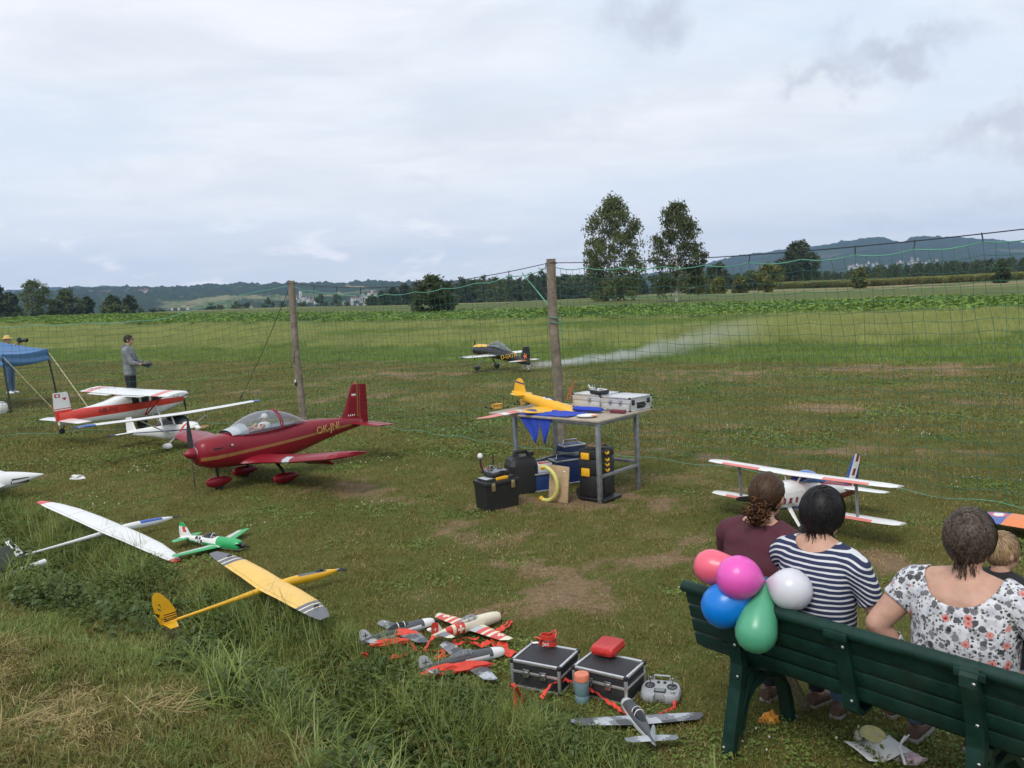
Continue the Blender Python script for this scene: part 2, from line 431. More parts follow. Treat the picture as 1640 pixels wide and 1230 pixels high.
def leaves(rng, n, rad, h, size, droop=0.3, mi=0, squash=1.0):
    """a leafy tuft: n folded leaves held out at all heights"""
    mb = MB()
    for i in range(n):
        a = rng.random() * 2 * PI; r = rad * math.sqrt(rng.random()); z = h * rng.uniform(0.15, 1.0) * (1 - 0.4 * (r / rad) ** 2)
        s = size * rng.uniform(0.6, 1.25)
        M = Matrix.Translation((r * math.cos(a), r * math.sin(a), z)) @ Matrix.Rotation(a + rng.uniform(-1, 1), 4, 'Z') @ Matrix.Rotation(rng.uniform(-0.5, 0.9) * droop * 2, 4, 'Y') @ Matrix.Rotation(rng.uniform(-.6, .6), 4, 'X')
        mb.add([(0, 0, 0), (s * .5, s * .32 * squash, s * .1), (s * .5, -s * .32 * squash, s * .1), (s * .5, 0, 0), (s, 0, -s * .1)], [(0, 3, 1), (0, 2, 3), (3, 4, 1), (3, 2, 4)], mi, M)
    return mb
_gn = None
def scatter_group():
    global _gn
    if _gn: return _gn
    g = bpy.data.node_groups.new('scatter', 'GeometryNodeTree')
    g.interface.new_socket('Geometry', in_out='INPUT', socket_type='NodeSocketGeometry')
    g.interface.new_socket('Collection', in_out='INPUT', socket_type='NodeSocketCollection')
    g.interface.new_socket('Geometry', in_out='OUTPUT', socket_type='NodeSocketGeometry')
    gi = g.nodes.new('NodeGroupInput'); go = g.nodes.new('NodeGroupOutput')
    ci = g.nodes.new('GeometryNodeCollectionInfo'); ci.inputs['Separate Children'].default_value = True; ci.inputs['Reset Children'].default_value = True
    g.links.new(gi.outputs[1], ci.inputs[0])
    ip = g.nodes.new('GeometryNodeInstanceOnPoints'); ip.inputs['Pick Instance'].default_value = True
    def attr(name, typ):
        a = g.nodes.new('GeometryNodeInputNamedAttribute'); a.data_type = typ; a.inputs[0].default_value = name; return a.outputs[0]
    m2p = g.nodes.new('GeometryNodeMeshToPoints')
    g.links.new(gi.outputs[0], m2p.inputs[0]); g.links.new(m2p.outputs[0], ip.inputs['Points'])
    g.links.new(ci.outputs[0], ip.inputs['Instance']); g.links.new(attr('pick', 'INT'), ip.inputs['Instance Index'])
    er = g.nodes.new('FunctionNodeEulerToRotation'); g.links.new(attr('rot', 'FLOAT_VECTOR'), er.inputs[0]); g.links.new(er.outputs[0], ip.inputs['Rotation'])
    g.links.new(attr('scl', 'FLOAT_VECTOR'), ip.inputs['Scale'])
    g.links.new(ip.outputs[0], go.inputs[0]); _gn = g
    return g
def scatter(name, pts, sources, label=None, parent=None):
    """pts: (x, y, z, rot euler, scale xyz, which source)"""
    g = scatter_group()
    c = bpy.data.collections.new(name + '_sources')
    for i, (mb, m) in enumerate(sources):
        me = bpy.data.meshes.new(name); me.from_pydata(mb.v, [], mb.f)
        me.polygons.foreach_set('material_index', mb.m)
        for mm in (m if isinstance(m, list) else [m]): me.materials.append(mm)
        o = bpy.data.objects.new('%s_%02d' % (name, i), me); c.objects.link(o)
    me = bpy.data.meshes.new(name); me.from_pydata([p[:3] for p in pts], [], [])
    me.attributes.new('rot', 'FLOAT_VECTOR', 'POINT').data.foreach_set('vector', [v for p in pts for v in p[3]])
    me.attributes.new('scl', 'FLOAT_VECTOR', 'POINT').data.foreach_set('vector', [v for p in pts for v in p[4]])
    me.attributes.new('pick', 'INT', 'POINT').data.foreach_set('value', [p[5] for p in pts])
    o = bpy.data.objects.new(name, me); COL.objects.link(o); o['kind'] = 'stuff'
    if parent is not None: o.parent = parent
    if label: o['label'] = label
    md = o.modifiers.new('scatter', 'NODES'); md.node_group = g
    md[[it.identifier for it in g.interface.items_tree if it.name == 'Collection'][0]] = c
    return o
def in_view(x, y, z=0, m=260):
    p = proj((x, y, z))
    return p is not None and -m < p[0] < 1640 + m and -m < p[1] < 1230 + m * 2.5

# near lawn
MG_LAWN = leaf_mat('lawn_blades', (0.067, 0.081, 0.018), (0.112, 0.103, 0.034), (0.19, 0.15, 0.07), 0.2, 1.0, 0.35, 1.62)
MG_DRY = leaf_mat('dry_blades', (0.12, 0.10, 0.05), (0.19, 0.15, 0.08), (0.28, 0.22, 0.13), 0.15, 1.0, 0.5)
MG_CLOVER = leaf_mat('clover_leaves', (0.05, 0.10, 0.022), (0.08, 0.125, 0.03), (0.12, 0.15, 0.05), 0.2, 1.0, 0.4)
M_FLOWER = mat('clover_flower', (0.5, 0.5, 0.40), 0.8, var=0.1)
rng = random.Random(3)
src = [(blades(rng, 130, .17, .012, .034, .0045, 1.0, 2, .5), MG_LAWN), (blades(rng, 130, .17, .010, .03, .005, 1.2, 2, .6), MG_LAWN),
       (blades(rng, 90, .17, .012, .035, .004, 1.6, 2, .8), MG_DRY), (leaves(rng, 90, .15, .035, .022, .3), MG_CLOVER)]
cl = leaves(rng, 70, .15, .035, .022, .3)
for i in range(3):
    a, b = rng.uniform(-.12, .12), rng.uniform(-.12, .12); cl.lathe([(0, .03), (.005, .033), (.006, .038), (.004, .043), (0, .045)], 6, 1, Matrix.Translation((a, b, 0.01)))
src.append((cl, [MG_CLOVER, M_FLOWER]))
M_CLOD = mat('soil_crumb', (.25, .18, .115), .95, var=.4, scale=60)
clod = MB()
for i in range(46):
    a, b, r_ = rng.uniform(-.16, .16), rng.uniform(-.16, .16), rng.choice((.003, .004, .005, .007, .010)); V = [Vector((rng.uniform(.6, 1.2) * math.cos(f) * r_, rng.uniform(.6, 1.2) * math.sin(f) * r_, 0)) for f in (0, 1.3, 2.5, 3.8, 5.0)]
    clod.add([v + Vector((a, b, .001)) for v in V] + [v * .55 + Vector((a, b, r_ * rng.uniform(.5, 1.0))) for v in V], [(0, 1, 6, 5), (1, 2, 7, 6), (2, 3, 8, 7), (3, 4, 9, 8), (4, 0, 5, 9), (5, 6, 7, 8, 9)])
db = blades(rng, 40, .17, .010, .03, .004, 1.9, 2, .9); clod.add(db.v, db.f, 1)
src.append((clod, [M_CLOD, MG_DRY]))
pts = []
y = 3.0
while y < 13.5:
    st = 0.105 + 0.012 * max(0, y - 5)
    x = -8.5
    while x < 7.5:
        X, Y = x + rng.uniform(-.5, .5) * st, y + rng.uniform(-.5, .5) * st
        x += st
        q = ditch_q(X, Y)
        if q < -0.05 or not in_view(X, Y): continue
        d = dryness(X, Y); rr = rng.random()
        if rr < .62 * smooth01(.42, .70, d): continue
        if d > .46 and rng.random() < .45: k = 5
        elif d > 0.30: k = 2 if rng.random() < smooth01(.22, .5, d) * .9 else 0
        else:
            cv = fbm(X, Y, 0.9, 3, 8.0)
            k = (3 if rng.random() < .9 else 4) if cv > 0.12 and rr < 0.36 else (2 if rr > 0.91 else (0 if rr < .7 else 1))
        s = rng.uniform(.75, 1.25) * (1 + 0.5 * smooth01(.5, 0, q)) * (1.0 + .03 * max(0, y - 5))
        pts.append((X, Y, ground_z(X, Y) - .004, (rng.uniform(-.1, .1), rng.uniform(-.1, .1), rng.random() * 6.28), (s, s, s * rng.uniform(.7, 1.3)), k))
    y += st
scatter('lawn_grass', pts, src, 'short worn lawn grass with clover near the bench and models')
# lawn farther out: wider tufts
src = [(blades(rng, 130, .42, .025, .06, .012, 1.0, 2, .5), MG_LAWN), (blades(rng, 110, .42, .02, .05, .012, 1.4, 2, .7), MG_DRY), (leaves(rng, 110, .40, .045, .05, .3), MG_CLOVER)]
cl = leaves(rng, 90, .40, .045, .05, .3)
for i in range(3):
    a, b = rng.uniform(-.35, .35), rng.uniform(-.35, .35); cl.lathe([(0, .03), (.008, .036), (.008, .042), (0, .048)], 5, 1, Matrix.Translation((a, b, 0.01)))
src.append((cl, [MG_CLOVER, M_FLOWER]))
pts = []
y = 12.5
while y < 56:
    st = 0.34 + 0.012 * (y - 12)
    x = -32.0
    while x < 24:
        X, Y = x + rng.uniform(-.5, .5) * st, y + rng.uniform(-.5, .5) * st
        x += st
        if q_field(X, Y) > 25.2 or not in_view(X, Y): continue
        d = dryness(X, Y); rr = rng.random()
        if rr < .82 * smooth01(.40, .66, d): continue
        k = (1 if rng.random() < smooth01(.2, .5, d) * .9 else 0) if d > .3 else ((2 if rr < .3 else (3 if rr < .42 else 0)) if fbm(X, Y, .5, 3, 8.0) > 0.0 else (1 if rr > .85 else 0))
        s = rng.uniform(.8, 1.25) * (1 + .01 * (y - 12))
        pts.append((X, Y, ground_z(X, Y) - .006, (0, 0, rng.random() * 6.28), (s, s, s * rng.uniform(.7, 1.2)), k))
    y += st
scatter('runway_grass', pts, src, 'mown airfield grass out to the meadow edge')

# tall grass and weeds of the ditch
MG_TALL = leaf_mat('ditch_grass_blades', (0.066, 0.120, 0.028), (0.110, 0.155, 0.046), (0.22, 0.22, 0.11), 0.35, 1.0, 0.35, 1.95)
MG_WEED = leaf_mat('weed_leaves', (0.030, 0.065, 0.016), (0.055, 0.095, 0.024), (0.09, 0.12, 0.04), 0.22, 1.0, 0.5, 1.25)
MG_STRAW = leaf_mat('straw_blades', (0.13, 0.115, 0.055), (0.185, 0.15, 0.08), (0.27, 0.225, 0.14), 0.15, 1.0, 0.6)
src = [(blades(rng, 46, .10, .16, .40, .008, .95, 5, .75), MG_TALL), (blades(rng, 46, .13, .12, .30, .007, 1.2, 5, .9), MG_TALL),
       (leaves(rng, 70, .17, .22, .055, .4), MG_WEED), (leaves(rng, 90, .16, .26, .038, .5), MG_WEED),
       (blades(rng, 12, .12, .30, .55, .005, .45, 4, .3), MG_TALL), (blades(rng, 30, .14, .08, .24, .006, 1.7, 4, 1.0), MG_STRAW)]
pts = []
for i in range(15000):
    s_ = rng.uniform(-9.0, 5.0); q = rng.uniform(-1.35, .22)
    p = DITCH_P + DITCH_T * s_ + DITCH_M * (q - .03 * s_)
    X, Y = p.x, p.y
    if Y < 2.2: continue
    q = ditch_q(X, Y)
    if not in_view(X, Y, 0, 260): continue
    pp = proj((X, Y, ground_z(X, Y)))
    if pp and 222 < pp[0] < 318 and 958 < pp[1] < 1078: continue
    n = fbm(X, Y, 1.3, 3, 2.0); rr = rng.random()
    edge = smooth01(.28, -.12, q) * smooth01(-1.02, -.74, q)
    if rr > edge * (0.62 + .7 * n): continue
    w = fbm(X, Y, 1.0, 3, 6.0)
    if q < -.30 and w > -0.10:
        k = rng.choice((2, 3, 2, 3, 0))
        if rng.random() < .35: continue
    elif q < -.25: k = rng.choice((0, 1, 2, 0, 1, 3, 5))
    else: k = rng.choice((0, 1, 0, 0, 1, 4, 2, 3))
    if s_ > 2.5 and q > -.1 and k in (0, 4): k = 1
    sc = rng.uniform(.75, 1.4) * (0.55 + .45 * smooth01(.15, -.3, q))
    if s_ > 3: sc *= .8
    pts.append((X, Y, ground_z(X, Y) - .01, (rng.uniform(-.25, .25), rng.uniform(-.25, .25), rng.random() * 6.28), (sc, sc, sc), k))
VERGE = [(-60, 800), (0, 818), (110, 850), (200, 885), (280, 925), (330, 965), (420, 1020), (560, 1052), (700, 1092), (830, 1112), (960, 1165), (1040, 1215), (1120, 1300)]
def interp_(tab, x):
    for (a, b), (c, d) in zip(tab, tab[1:]):
        if a <= x <= c: return lerp(b, d, (x - a) / (c - a))
    return tab[-1][1]
for i in range(4200):
    px = rng.uniform(-50, 1100) if i < 3000 else rng.uniform(-50, 330); py = interp_(VERGE, px) + rng.random() ** 1.4 * 150
    if py > 1330 or rng.random() > .25 + .55 * smooth01(0, 30, py - interp_(VERGE, px)): continue
    p = at(px, py); q = ditch_q(p.x, p.y)
    if q < -.35 or (222 < px < 318 and 945 < py): continue
    w = fbm(p.x, p.y, 1.1, 3, 6.0); k = rng.choice((0, 1, 0, 1, 4)) if w < .08 else rng.choice((2, 3, 0, 3))
    sc = rng.uniform(.42, .85) * (.6 + .4 * smooth01(0, 60, py - interp_(VERGE, px)))
    if px < 330: sc *= 1.45 if py - interp_(VERGE, px) > 22 else 1.1
    if 780 < px < 1100: sc *= .72
    pts.append((p.x, p.y, ground_z(p.x, p.y) - .01, (rng.uniform(-.25, .25), rng.uniform(-.25, .25), rng.random() * 6.28), (sc, sc, sc), k))
scatter('ditch_grass', pts, src, 'tall rank grass and nettles filling the ditch')
# near bank: mown, yellowing grass and straw
src = [(blades(rng, 80, .14, .03, .10, .005, 1.1, 3, .7), MG_TALL), (blades(rng, 80, .15, .02, .09, .005, 1.8, 3, 1.0), MG_STRAW), (blades(rng, 70, .14, .04, .13, .005, 1.3, 3, .8), MG_LAWN)]
stw = MB()
for i in range(26):
    a = rng.random() * 6.28; l = rng.uniform(.05, .16); c = Vector((rng.uniform(-.14, .14), rng.uniform(-.14, .14), rng.uniform(.01, .05)))
    d = Vector((math.cos(a), math.sin(a), rng.uniform(-.2, .2))) * l; pz = Vector((-math.sin(a), math.cos(a), 0)) * .0022
    stw.add([c - d - pz, c - d + pz, c + d + pz, c + d - pz], [(0, 1, 2, 3)])
src.append((stw, MG_STRAW))
pts = []
for i in range(16000):
    X, Y = rng.uniform(-6.5, 2.0), rng.uniform(2.4, 8.5)
    q = ditch_q(X, Y)
    if q > -0.80 or q < -3.2 or not in_view(X, Y, .3, 260): continue
    n = fbm(X, Y, 1.0, 4, 4.0); rr = rng.random() * .8 + n * .5 + .35 * smooth01(-1.2, -2.0, q) - .1
    k = 0 if rr < .42 else (2 if rr < .72 else (1 if rng.random() < .82 else 3))
    sc = rng.uniform(.7, 1.25)
    pts.append((X, Y, ground_z(X, Y) - .006, (rng.uniform(-.2, .2), rng.uniform(-.2, .2), rng.random() * 6.28), (sc, sc, sc), k))
scatter('bank_grass', pts, src, 'cut yellowing grass and straw on the near bank')

# meadow beyond the runway
MG_MEAD = leaf_mat('meadow_blades', (0.105, 0.150, 0.045), (0.15, 0.178, 0.07), (0.26, 0.25, 0.13), 0.3, 0.25, 0.35, 2.0)
MG_MEADG = leaf_mat('meadow_green_blades', (0.058, 0.108, 0.024), (0.086, 0.13, 0.034), (0.13, 0.15, 0.05), 0.3, 0.25, 0.3, 2.0)
src = [(blades(rng, 190, .6, .22, .50, .011, .35, 2, .2), MG_MEAD), (blades(rng, 190, .6, .14, .32, .013, .5, 2, .3), MG_MEADG)]
pts = []
y = 18.0
while y < 150:
    st = 0.62 + .012 * (y - 20)
    x = -80.0
    while x < 60:
        X, Y = x + rng.uniform(-.5, .5) * st, y + rng.uniform(-.5, .5) * st; x += st
        qf = q_field(X, Y)
        if qf < 25.0 + .5 * fbm(X, Y, .5) or qf > q_mead_end(X) + 1 or not in_view(X, Y): continue
        band = smooth01(31.0, 36.0, qf + 3.0 * fbm(X, Y, .08, 2))
        k = 0 if rng.random() < band * .9 and fbm(X, Y, .06, 2, 3.) > -.28 else 1
        s = rng.uniform(.7, 1.1) * (1 + .008 * (y - 20)); hz = rng.uniform(.6, 1.05) * (.75 if k else 1.0)
        pts.append((X, Y, ground_z(X, Y) - .01, (0, 0, rng.random() * 6.28), (s, s, hz), k))
    y += st
scatter('meadow_grass', pts, src, 'tall pale seeding grass of the meadow behind the runway')
# leafy root crop
MG_CROP = leaf_mat('crop_leaves', (0.045, 0.110, 0.018), (0.08, 0.15, 0.03), (0.15, 0.19, 0.06), 0.25, 0.2, 0.45)
src = [(leaves(rng, 60, .55, .42, .26, .5), MG_CROP), (leaves(rng, 60, .6, .34, .24, .6), MG_CROP)]
pts = []
y = 40.0
while y < 330:
    st = 0.85 + .008 * (y - 40)
    x = -260.0
    while x < 70:
        X, Y = x + rng.uniform(-.3, .3) * st, y + rng.uniform(-.3, .3) * st; x += st
        qf = q_field(X, Y)
        if qf < q_mead_end(X) or qf > 96 or not in_view(X, Y): continue
        if fbm(X, Y, .07, 2, 1.) < -.42: continue
        s = rng.uniform(.8, 1.3) * (1 + .006 * (y - 40))
        pts.append((X, Y, ground_z(X, Y) - .02, (0, 0, rng.random() * 6.28), (s, s, rng.uniform(.7, 1.25)), rng.randrange(2)))
    y += st
scatter('root_crop', pts, src, 'leafy green root crop beyond the meadow')
# ------------------------------------------------------------------ hills
def interp(tab, x):
    if x <= tab[0][0]: return tab[0][1]
    for (a, b), (c, d) in zip(tab, tab[1:]):
        if x <= c: return lerp(b, d, (x - a) / (c - a))
    return tab[-1][1]
def px_az(x, y=470): return px_dir(x, y)[0]
class Ridge:
    def __init__(s, name, crest, d0, d1, d2, bump, px0, px1, nx, nd, z0=-14.0, pw=1.0):
        s.crest = crest; s.d0, s.d1, s.z0, s.bump, s.pw = d0, d1, z0, bump, pw
        vs = []
        for i in range(nx):
            px = lerp(px0, px1, i / (nx - 1)); a = px_az(px)
            for j in range(nd):
                d = lerp(d0, d2, (j / (nd - 1)) ** 1.0)
                x, y = d * math.sin(a), d * math.cos(a)
                vs.append((x, y, s.z(px, d, x, y)))
        fs = [(i * nd + j, (i + 1) * nd + j, (i + 1) * nd + j + 1, i * nd + j + 1) for i in range(nx - 1) for j in range(nd - 1)]
        me = bpy.data.meshes.new(name); me.from_pydata(vs, [], fs)
        m = bpy.data.materials.new(name + '_cover'); m.use_nodes = True; t = m.node_tree; b = t.nodes['Principled BSDF']
        pos = N(t, 'ShaderNodeNewGeometry').outputs['Position']
        wood = mix_c(t, maprange(t, noise_n(t, pos, 0.05, 5, 0.7), .35, .65), (0.022, 0.036, 0.016), (0.050, 0.068, 0.026))
        mead = mix_c(t, maprange(t, noise_n(t, pos, 0.009, 3, 0.5), .4, .6), (0.09, 0.125, 0.045), (0.22, 0.20, 0.10))
        k = maprange(t, noise_n(t, vmath(t, 'MULTIPLY', pos, (0.0022, 0.0016, 0.012)), 1.0, 5, 0.55), .59, .62)
        sz = N(t, 'ShaderNodeSeparateXYZ'); t.links.new(pos, sz.inputs[0])
        k = math_n(t, 'MULTIPLY', k, maprange(t, sz.outputs[2], 110.0, 30.0, 0.12, 1.0))
        t.links.new(mix_c(t, k, wood, mead), b.inputs['Base Color']); b.inputs['Roughness'].default_value = 1.0; b.inputs['Specular IOR Level'].default_value = 0.0
        s.o = link_obj(name, me, [m], None, 'structure', True, 180)
    def z(s, px, d, x, y):
        yc = interp(s.crest, px); p = px_dir(px, yc); zc = CAM_H + s.d1 * math.tan(p[1])
        t = (d - s.d0) / (s.d1 - s.d0)
        u = t ** s.pw if t < 1 else 1 - 0.25 * (t - 1)
        u = smooth01(0, 1, max(0, min(1, u))) * .6 + max(0, u) * .4 if t < 1 else u
        z = lerp(s.z0, zc, u)
        rough = 0.5 + 0.5 * max(0, t)
        z += s.bump * rough * (fbm(x, y, 0.028 * 2600 / s.d1, 3) * .9 + abs(fbm(x, y, 0.07 * 2600 / s.d1, 2, 4.)) * .6)
        return z + 0.10 * (zc - s.z0) * fbm(x, y, 0.0022, 2, 9.0) * (1 - abs(2 * t - 1) if 0 < t < 1 else 0)
HILL_A = Ridge('wooded_hill', [(-200, 478), (0, 474), (60, 470), (110, 466), (150, 464), (200, 463), (240, 461), (300, 462), (340, 458), (420, 456), (520, 455), (640, 453), (760, 452), (900, 452), (1040, 458), (1160, 462), (1300, 462), (1500, 460), (1900, 460)],
               1150, 2700, 3400, 13.0, -200, 1500, 760, 46)
HILL_B = Ridge('blue_ridge', [(-200, 470), (0, 466), (60, 461), (100, 459.5), (190, 457.5), (235, 459), (290, 462), (400, 470), (700, 474)], 3500, 4700, 5200, 9.0, -200, 600, 260, 16)
HILL_R = Ridge('forest_ridge', [(900, 450), (1080, 436), (1150, 419), (1180, 411), (1250, 402), (1300, 396), (1350, 388), (1385, 382.5), (1402, 380.5), (1420, 383), (1436, 388.5), (1448, 388), (1458, 381.5), (1480, 380), (1540, 382), (1600, 386), (1640, 390), (1900, 402)],
               1900, 4300, 5200, 11.0, 950, 1850, 620, 40)

# ------------------------------------------------------------------ trees
MG_BIRCH = leaf_mat('birch_foliage', (0.030, 0.048, 0.014), (0.052, 0.070, 0.024), (0.10, 0.112, 0.05), 0.3, 1.0, 0.5)
MG_OAK = leaf_mat('broadleaf_foliage', (0.026, 0.046, 0.014), (0.046, 0.066, 0.020), (0.075, 0.09, 0.032), 0.25, 0.3, 0.5)
MG_DARK = leaf_mat('dark_foliage', (0.020, 0.036, 0.013), (0.034, 0.052, 0.018), (0.055, 0.07, 0.027), 0.2, 0.3, 0.5)
MG_YEL = leaf_mat('yellow_foliage', (0.050, 0.070, 0.016), (0.085, 0.095, 0.022), (0.14, 0.13, 0.035), 0.25, 0.3, 0.5)
M_BARK = mat('bark', (0.085, 0.07, 0.055), 0.9, var=.3, scale=6, bump=.5)
M_BIRCHBARK = mat('birch_bark', (0.48, 0.46, 0.42), 0.8, var=.45, scale=4)
def leaf_quad(mb, p, s, rng, hang=False, mi=0):
    a = rng.random() * 6.28; b = rng.uniform(-.9, .9); c = rng.uniform(-.9, .9)
    u = Vector((math.cos(a), math.sin(a), b)).normalized(); w = u.cross(Vector((rng.uniform(-1, 1), rng.uniform(-1, 1), rng.uniform(-1, 1)))).normalized()
    if hang: u = Vector((rng.uniform(-.35, .35), rng.uniform(-.35, .35), -1)).normalized(); w = Vector((math.cos(a), math.sin(a), 0))
    l = s * rng.uniform(.6, 1.3)
    mb.add([p - w * l * .28, p + u * l * .5 - w * l * .1, p + u * l, p + u * l * .5 + w * l * .34], [(0, 1, 2, 3)], mi)
def tree_mesh(rng, h, w, prof, nclump, nleaf, leaf, hang=0.0, base=0.12, trunk=0.02, gap=.85, tmat=M_BARK):
    """crown (leaf clumps spread through an uneven volume, on limbs) and trunk as two builders"""
    cr = MB(); tr = MB()
    lean = Vector((rng.uniform(-.02, .02), rng.uniform(-.02, .02), 0)) * h
    tr.tube([lean * k / 6 + Vector((rng.uniform(-.006, .006) * h, rng.uniform(-.006, .006) * h, h * .9 * k / 6)) for k in range(7)], [h * trunk * (1 - .85 * k / 6) * (1.35 if k == 0 else 1) for k in range(7)], 7)
    for c in range(nclump):
        u = base + (1 - base) * (c + rng.random()) / nclump
        R_ = interp(prof, u) * w
        a = rng.random() * 6.28; r = R_ * (rng.random() ** .45) * gap
        p = Vector((r * math.cos(a), r * math.sin(a), u * h)) + lean * u
        if r > .25 * w and c % 3 == 0:
            q = Vector((0, 0, max(.08, u - .16) * h)) + lean * u
            tr.tube([q, q.lerp(p, .5) + Vector((0, 0, .02 * h)), p], [h * trunk * .35 * (1.1 - u), h * trunk * .22 * (1.1 - u), .01 * h * trunk * 10 * .1], 4)
        cs = w * rng.uniform(.12, .27)
        for i in range(nleaf):
            d = Vector((rng.gauss(0, 1), rng.gauss(0, 1), rng.gauss(0, .8)))
            d = d.normalized() * (rng.random() ** .5) * cs
            if hang: d.z = -abs(d.z) * 2.2 * rng.random() if rng.random() < hang else d.z
            leaf_quad(cr, p + d, leaf, rng, hang and rng.random() < hang)
    return cr, tr
P_BIRCH = [(0, .5), (.12, .85), (.3, .95), (.45, 1.0), (.62, .92), (.78, .74), (.9, .48), (1, .14)]
P_OVAL = [(0, .5), (.15, .85), (.35, 1.0), (.6, .98), (.8, .78), (.93, .45), (1, .1)]
P_BUSH = [(0, .95), (.2, 1.0), (.5, .98), (.75, .8), (.9, .5), (1, .15)]
P_CONE = [(0, .9), (.1, 1.0), (.5, .58), (.8, .25), (1, .02)]
def plant_tree(name, label, cat, px, top, hw, Y, prof, fol, nclump, nleaf, leafpx=4.0, hang=0.0, base=.12, group=None, barkm=None, seed=0, gap=.85, trunk=.02, tpx=None):
    rng = random.Random(seed * 7919 + int(px) * 13 + int(top))
    p = atd(px, top, Y); gz = ground_z(p.x, Y)
    z0 = gz - .1
    if Y > 1100: z0 = HILL_A.z(px, math.hypot(p.x, Y), p.x, Y)
    h = p.z - z0; w = hw / 1374.0 * Y
    cr, tr = tree_mesh(rng, h, w, prof, nclump, nleaf, leafpx / 1374.0 * Y, hang, base, trunk, gap)
    r = thing(name, label, cat, (p.x, Y, z0), 0, group)
    tr.build('trunk', barkm or M_BARK, r, angle=60, fix=False); cr.build('crown', fol, r, smooth=False, fix=False)
    return r
plant_tree('birch_tree', 'tall dark birch with drooping outer twigs, left of the field pair', 'tree', 978, 317, 58, 140, P_BIRCH, MG_BIRCH, 125, 112, 5.0, .6, .05, barkm=M_BIRCHBARK, seed=1, trunk=.012)
plant_tree('birch_tree', 'looser birch with a pale trunk, right of the field pair', 'tree', 1080, 325, 53, 122, P_BIRCH, MG_BIRCH, 100, 104, 5.0, .6, .14, barkm=M_BIRCHBARK, seed=2, trunk=.012)
plant_tree('round_bush', 'round dense dark bush standing alone in the crop behind the net', 'bush', 692, 444, 33, 116, P_BUSH, MG_DARK, 120, 60, 5.0, 0, .02, seed=3, gap=.95)
plant_tree('broadleaf_tree', 'broad dark tree standing above the right wood edge', 'tree', 1277, 390, 36, 300, P_OVAL, MG_DARK, 110, 55, 5.0, 0, .1, seed=4)
SM = [('round yellowing tree beside the corn strip under the broad dark tree', 1232, 424, 24, 190, P_OVAL, MG_YEL), ('small round yellow tree alone on the corn strip', 1377, 431, 13, 205, P_OVAL, MG_YEL),
      ('small dark tree near the right picture edge before the wood', 1604, 421, 15, 175, P_OVAL, MG_DARK), ('low yellow bush right of the pale birch trunk', 1150, 447, 12, 190, P_BUSH, MG_YEL),
      ('olive bush between the birches and the corn strip', 1118, 444, 20, 200, P_BUSH, MG_OAK), ('narrow yellow bush at the hedge end', 1184, 446, 12, 195, P_BUSH, MG_YEL),
      ('broad dark hedge tree behind the yellow bushes', 1150, 424, 30, 240, P_OVAL, MG_DARK), ('dark hedge tree just right of the birches', 1108, 432, 24, 230, P_OVAL, MG_DARK), ('rounded tree left of the broad dark tree', 1205, 436, 18, 250, P_OVAL, MG_OAK)]
for i, (lb, px, tp, hw, Y, pr, fo) in enumerate(SM):
    plant_tree('bush' if pr is P_BUSH else 'small_tree', lb, 'bush' if pr is P_BUSH else 'tree', px, tp, hw, Y, pr, fo, 50, 45, 5.0, 0, .05, seed=20 + i)
LT = [('largest loose-crowned tree of the left field group', 'broadleaf_tree', 53, 452, 31, 285, P_OVAL, MG_OAK), ('wide tree with lighter crown right of the largest left tree', 'broadleaf_tree', 108, 465, 27, 285, P_OVAL, MG_OAK),
      ('low bushy tree at the left picture edge', 'broadleaf_tree', 14, 470, 17, 290, P_BUSH, MG_DARK), ('tall dark tree cut by the left picture edge', 'broadleaf_tree', -6, 452, 12, 290, P_OVAL, MG_DARK),
      ('dark bush in front of the lighter left tree', 'bush', 88, 482, 13, 270, P_BUSH, MG_DARK), ('small slim tree right of the left field group', 'small_tree', 140, 477, 9, 300, P_OVAL, MG_DARK),
      ('dark tree behind the rounded field bush', 'small_tree', 178, 476, 17, 310, P_OVAL, MG_DARK), ('dark oval tree right of the rounded field bush', 'small_tree', 206, 475, 12, 310, P_OVAL, MG_DARK),
      ('rounded olive bush on the brown field strip', 'bush', 184, 491, 23, 290, P_BUSH, MG_OAK)]
for i, (lb, nm, px, tp, hw, Y, pr, fo) in enumerate(LT):
    plant_tree(nm, lb, 'bush' if nm == 'bush' else 'tree', px, tp, hw, Y, pr, fo, 60, 48, 4.5, 0, .04, seed=40 + i)
ORD = ['first', 'second', 'third', 'fourth', 'fifth', 'sixth', 'seventh', 'eighth', 'ninth', 'tenth', 'eleventh', 'twelfth', 'thirteenth', 'fourteenth', 'fifteenth', 'sixteenth', 'seventeenth', 'eighteenth', 'nineteenth']
MID = [(226, 495, 10), (243, 496, 9), (258, 497, 8), (338, 488, 10), (352, 490, 9), (378, 484, 11), (395, 487, 8), (430, 479, 13), (452, 484, 11), (486, 484, 12), (512, 474, 14), (540, 472, 13), (556, 485, 9)]
for i, (px, tp, hw) in enumerate(MID):
    plant_tree('distant_tree', 'dark distant tree beyond the field crest, %s from the left' % ORD[i], 'tree', px, tp, hw, 520, P_OVAL, MG_DARK, 26, 26, 4.0, 0, .0, 'trees beyond the field crest', seed=60 + i)
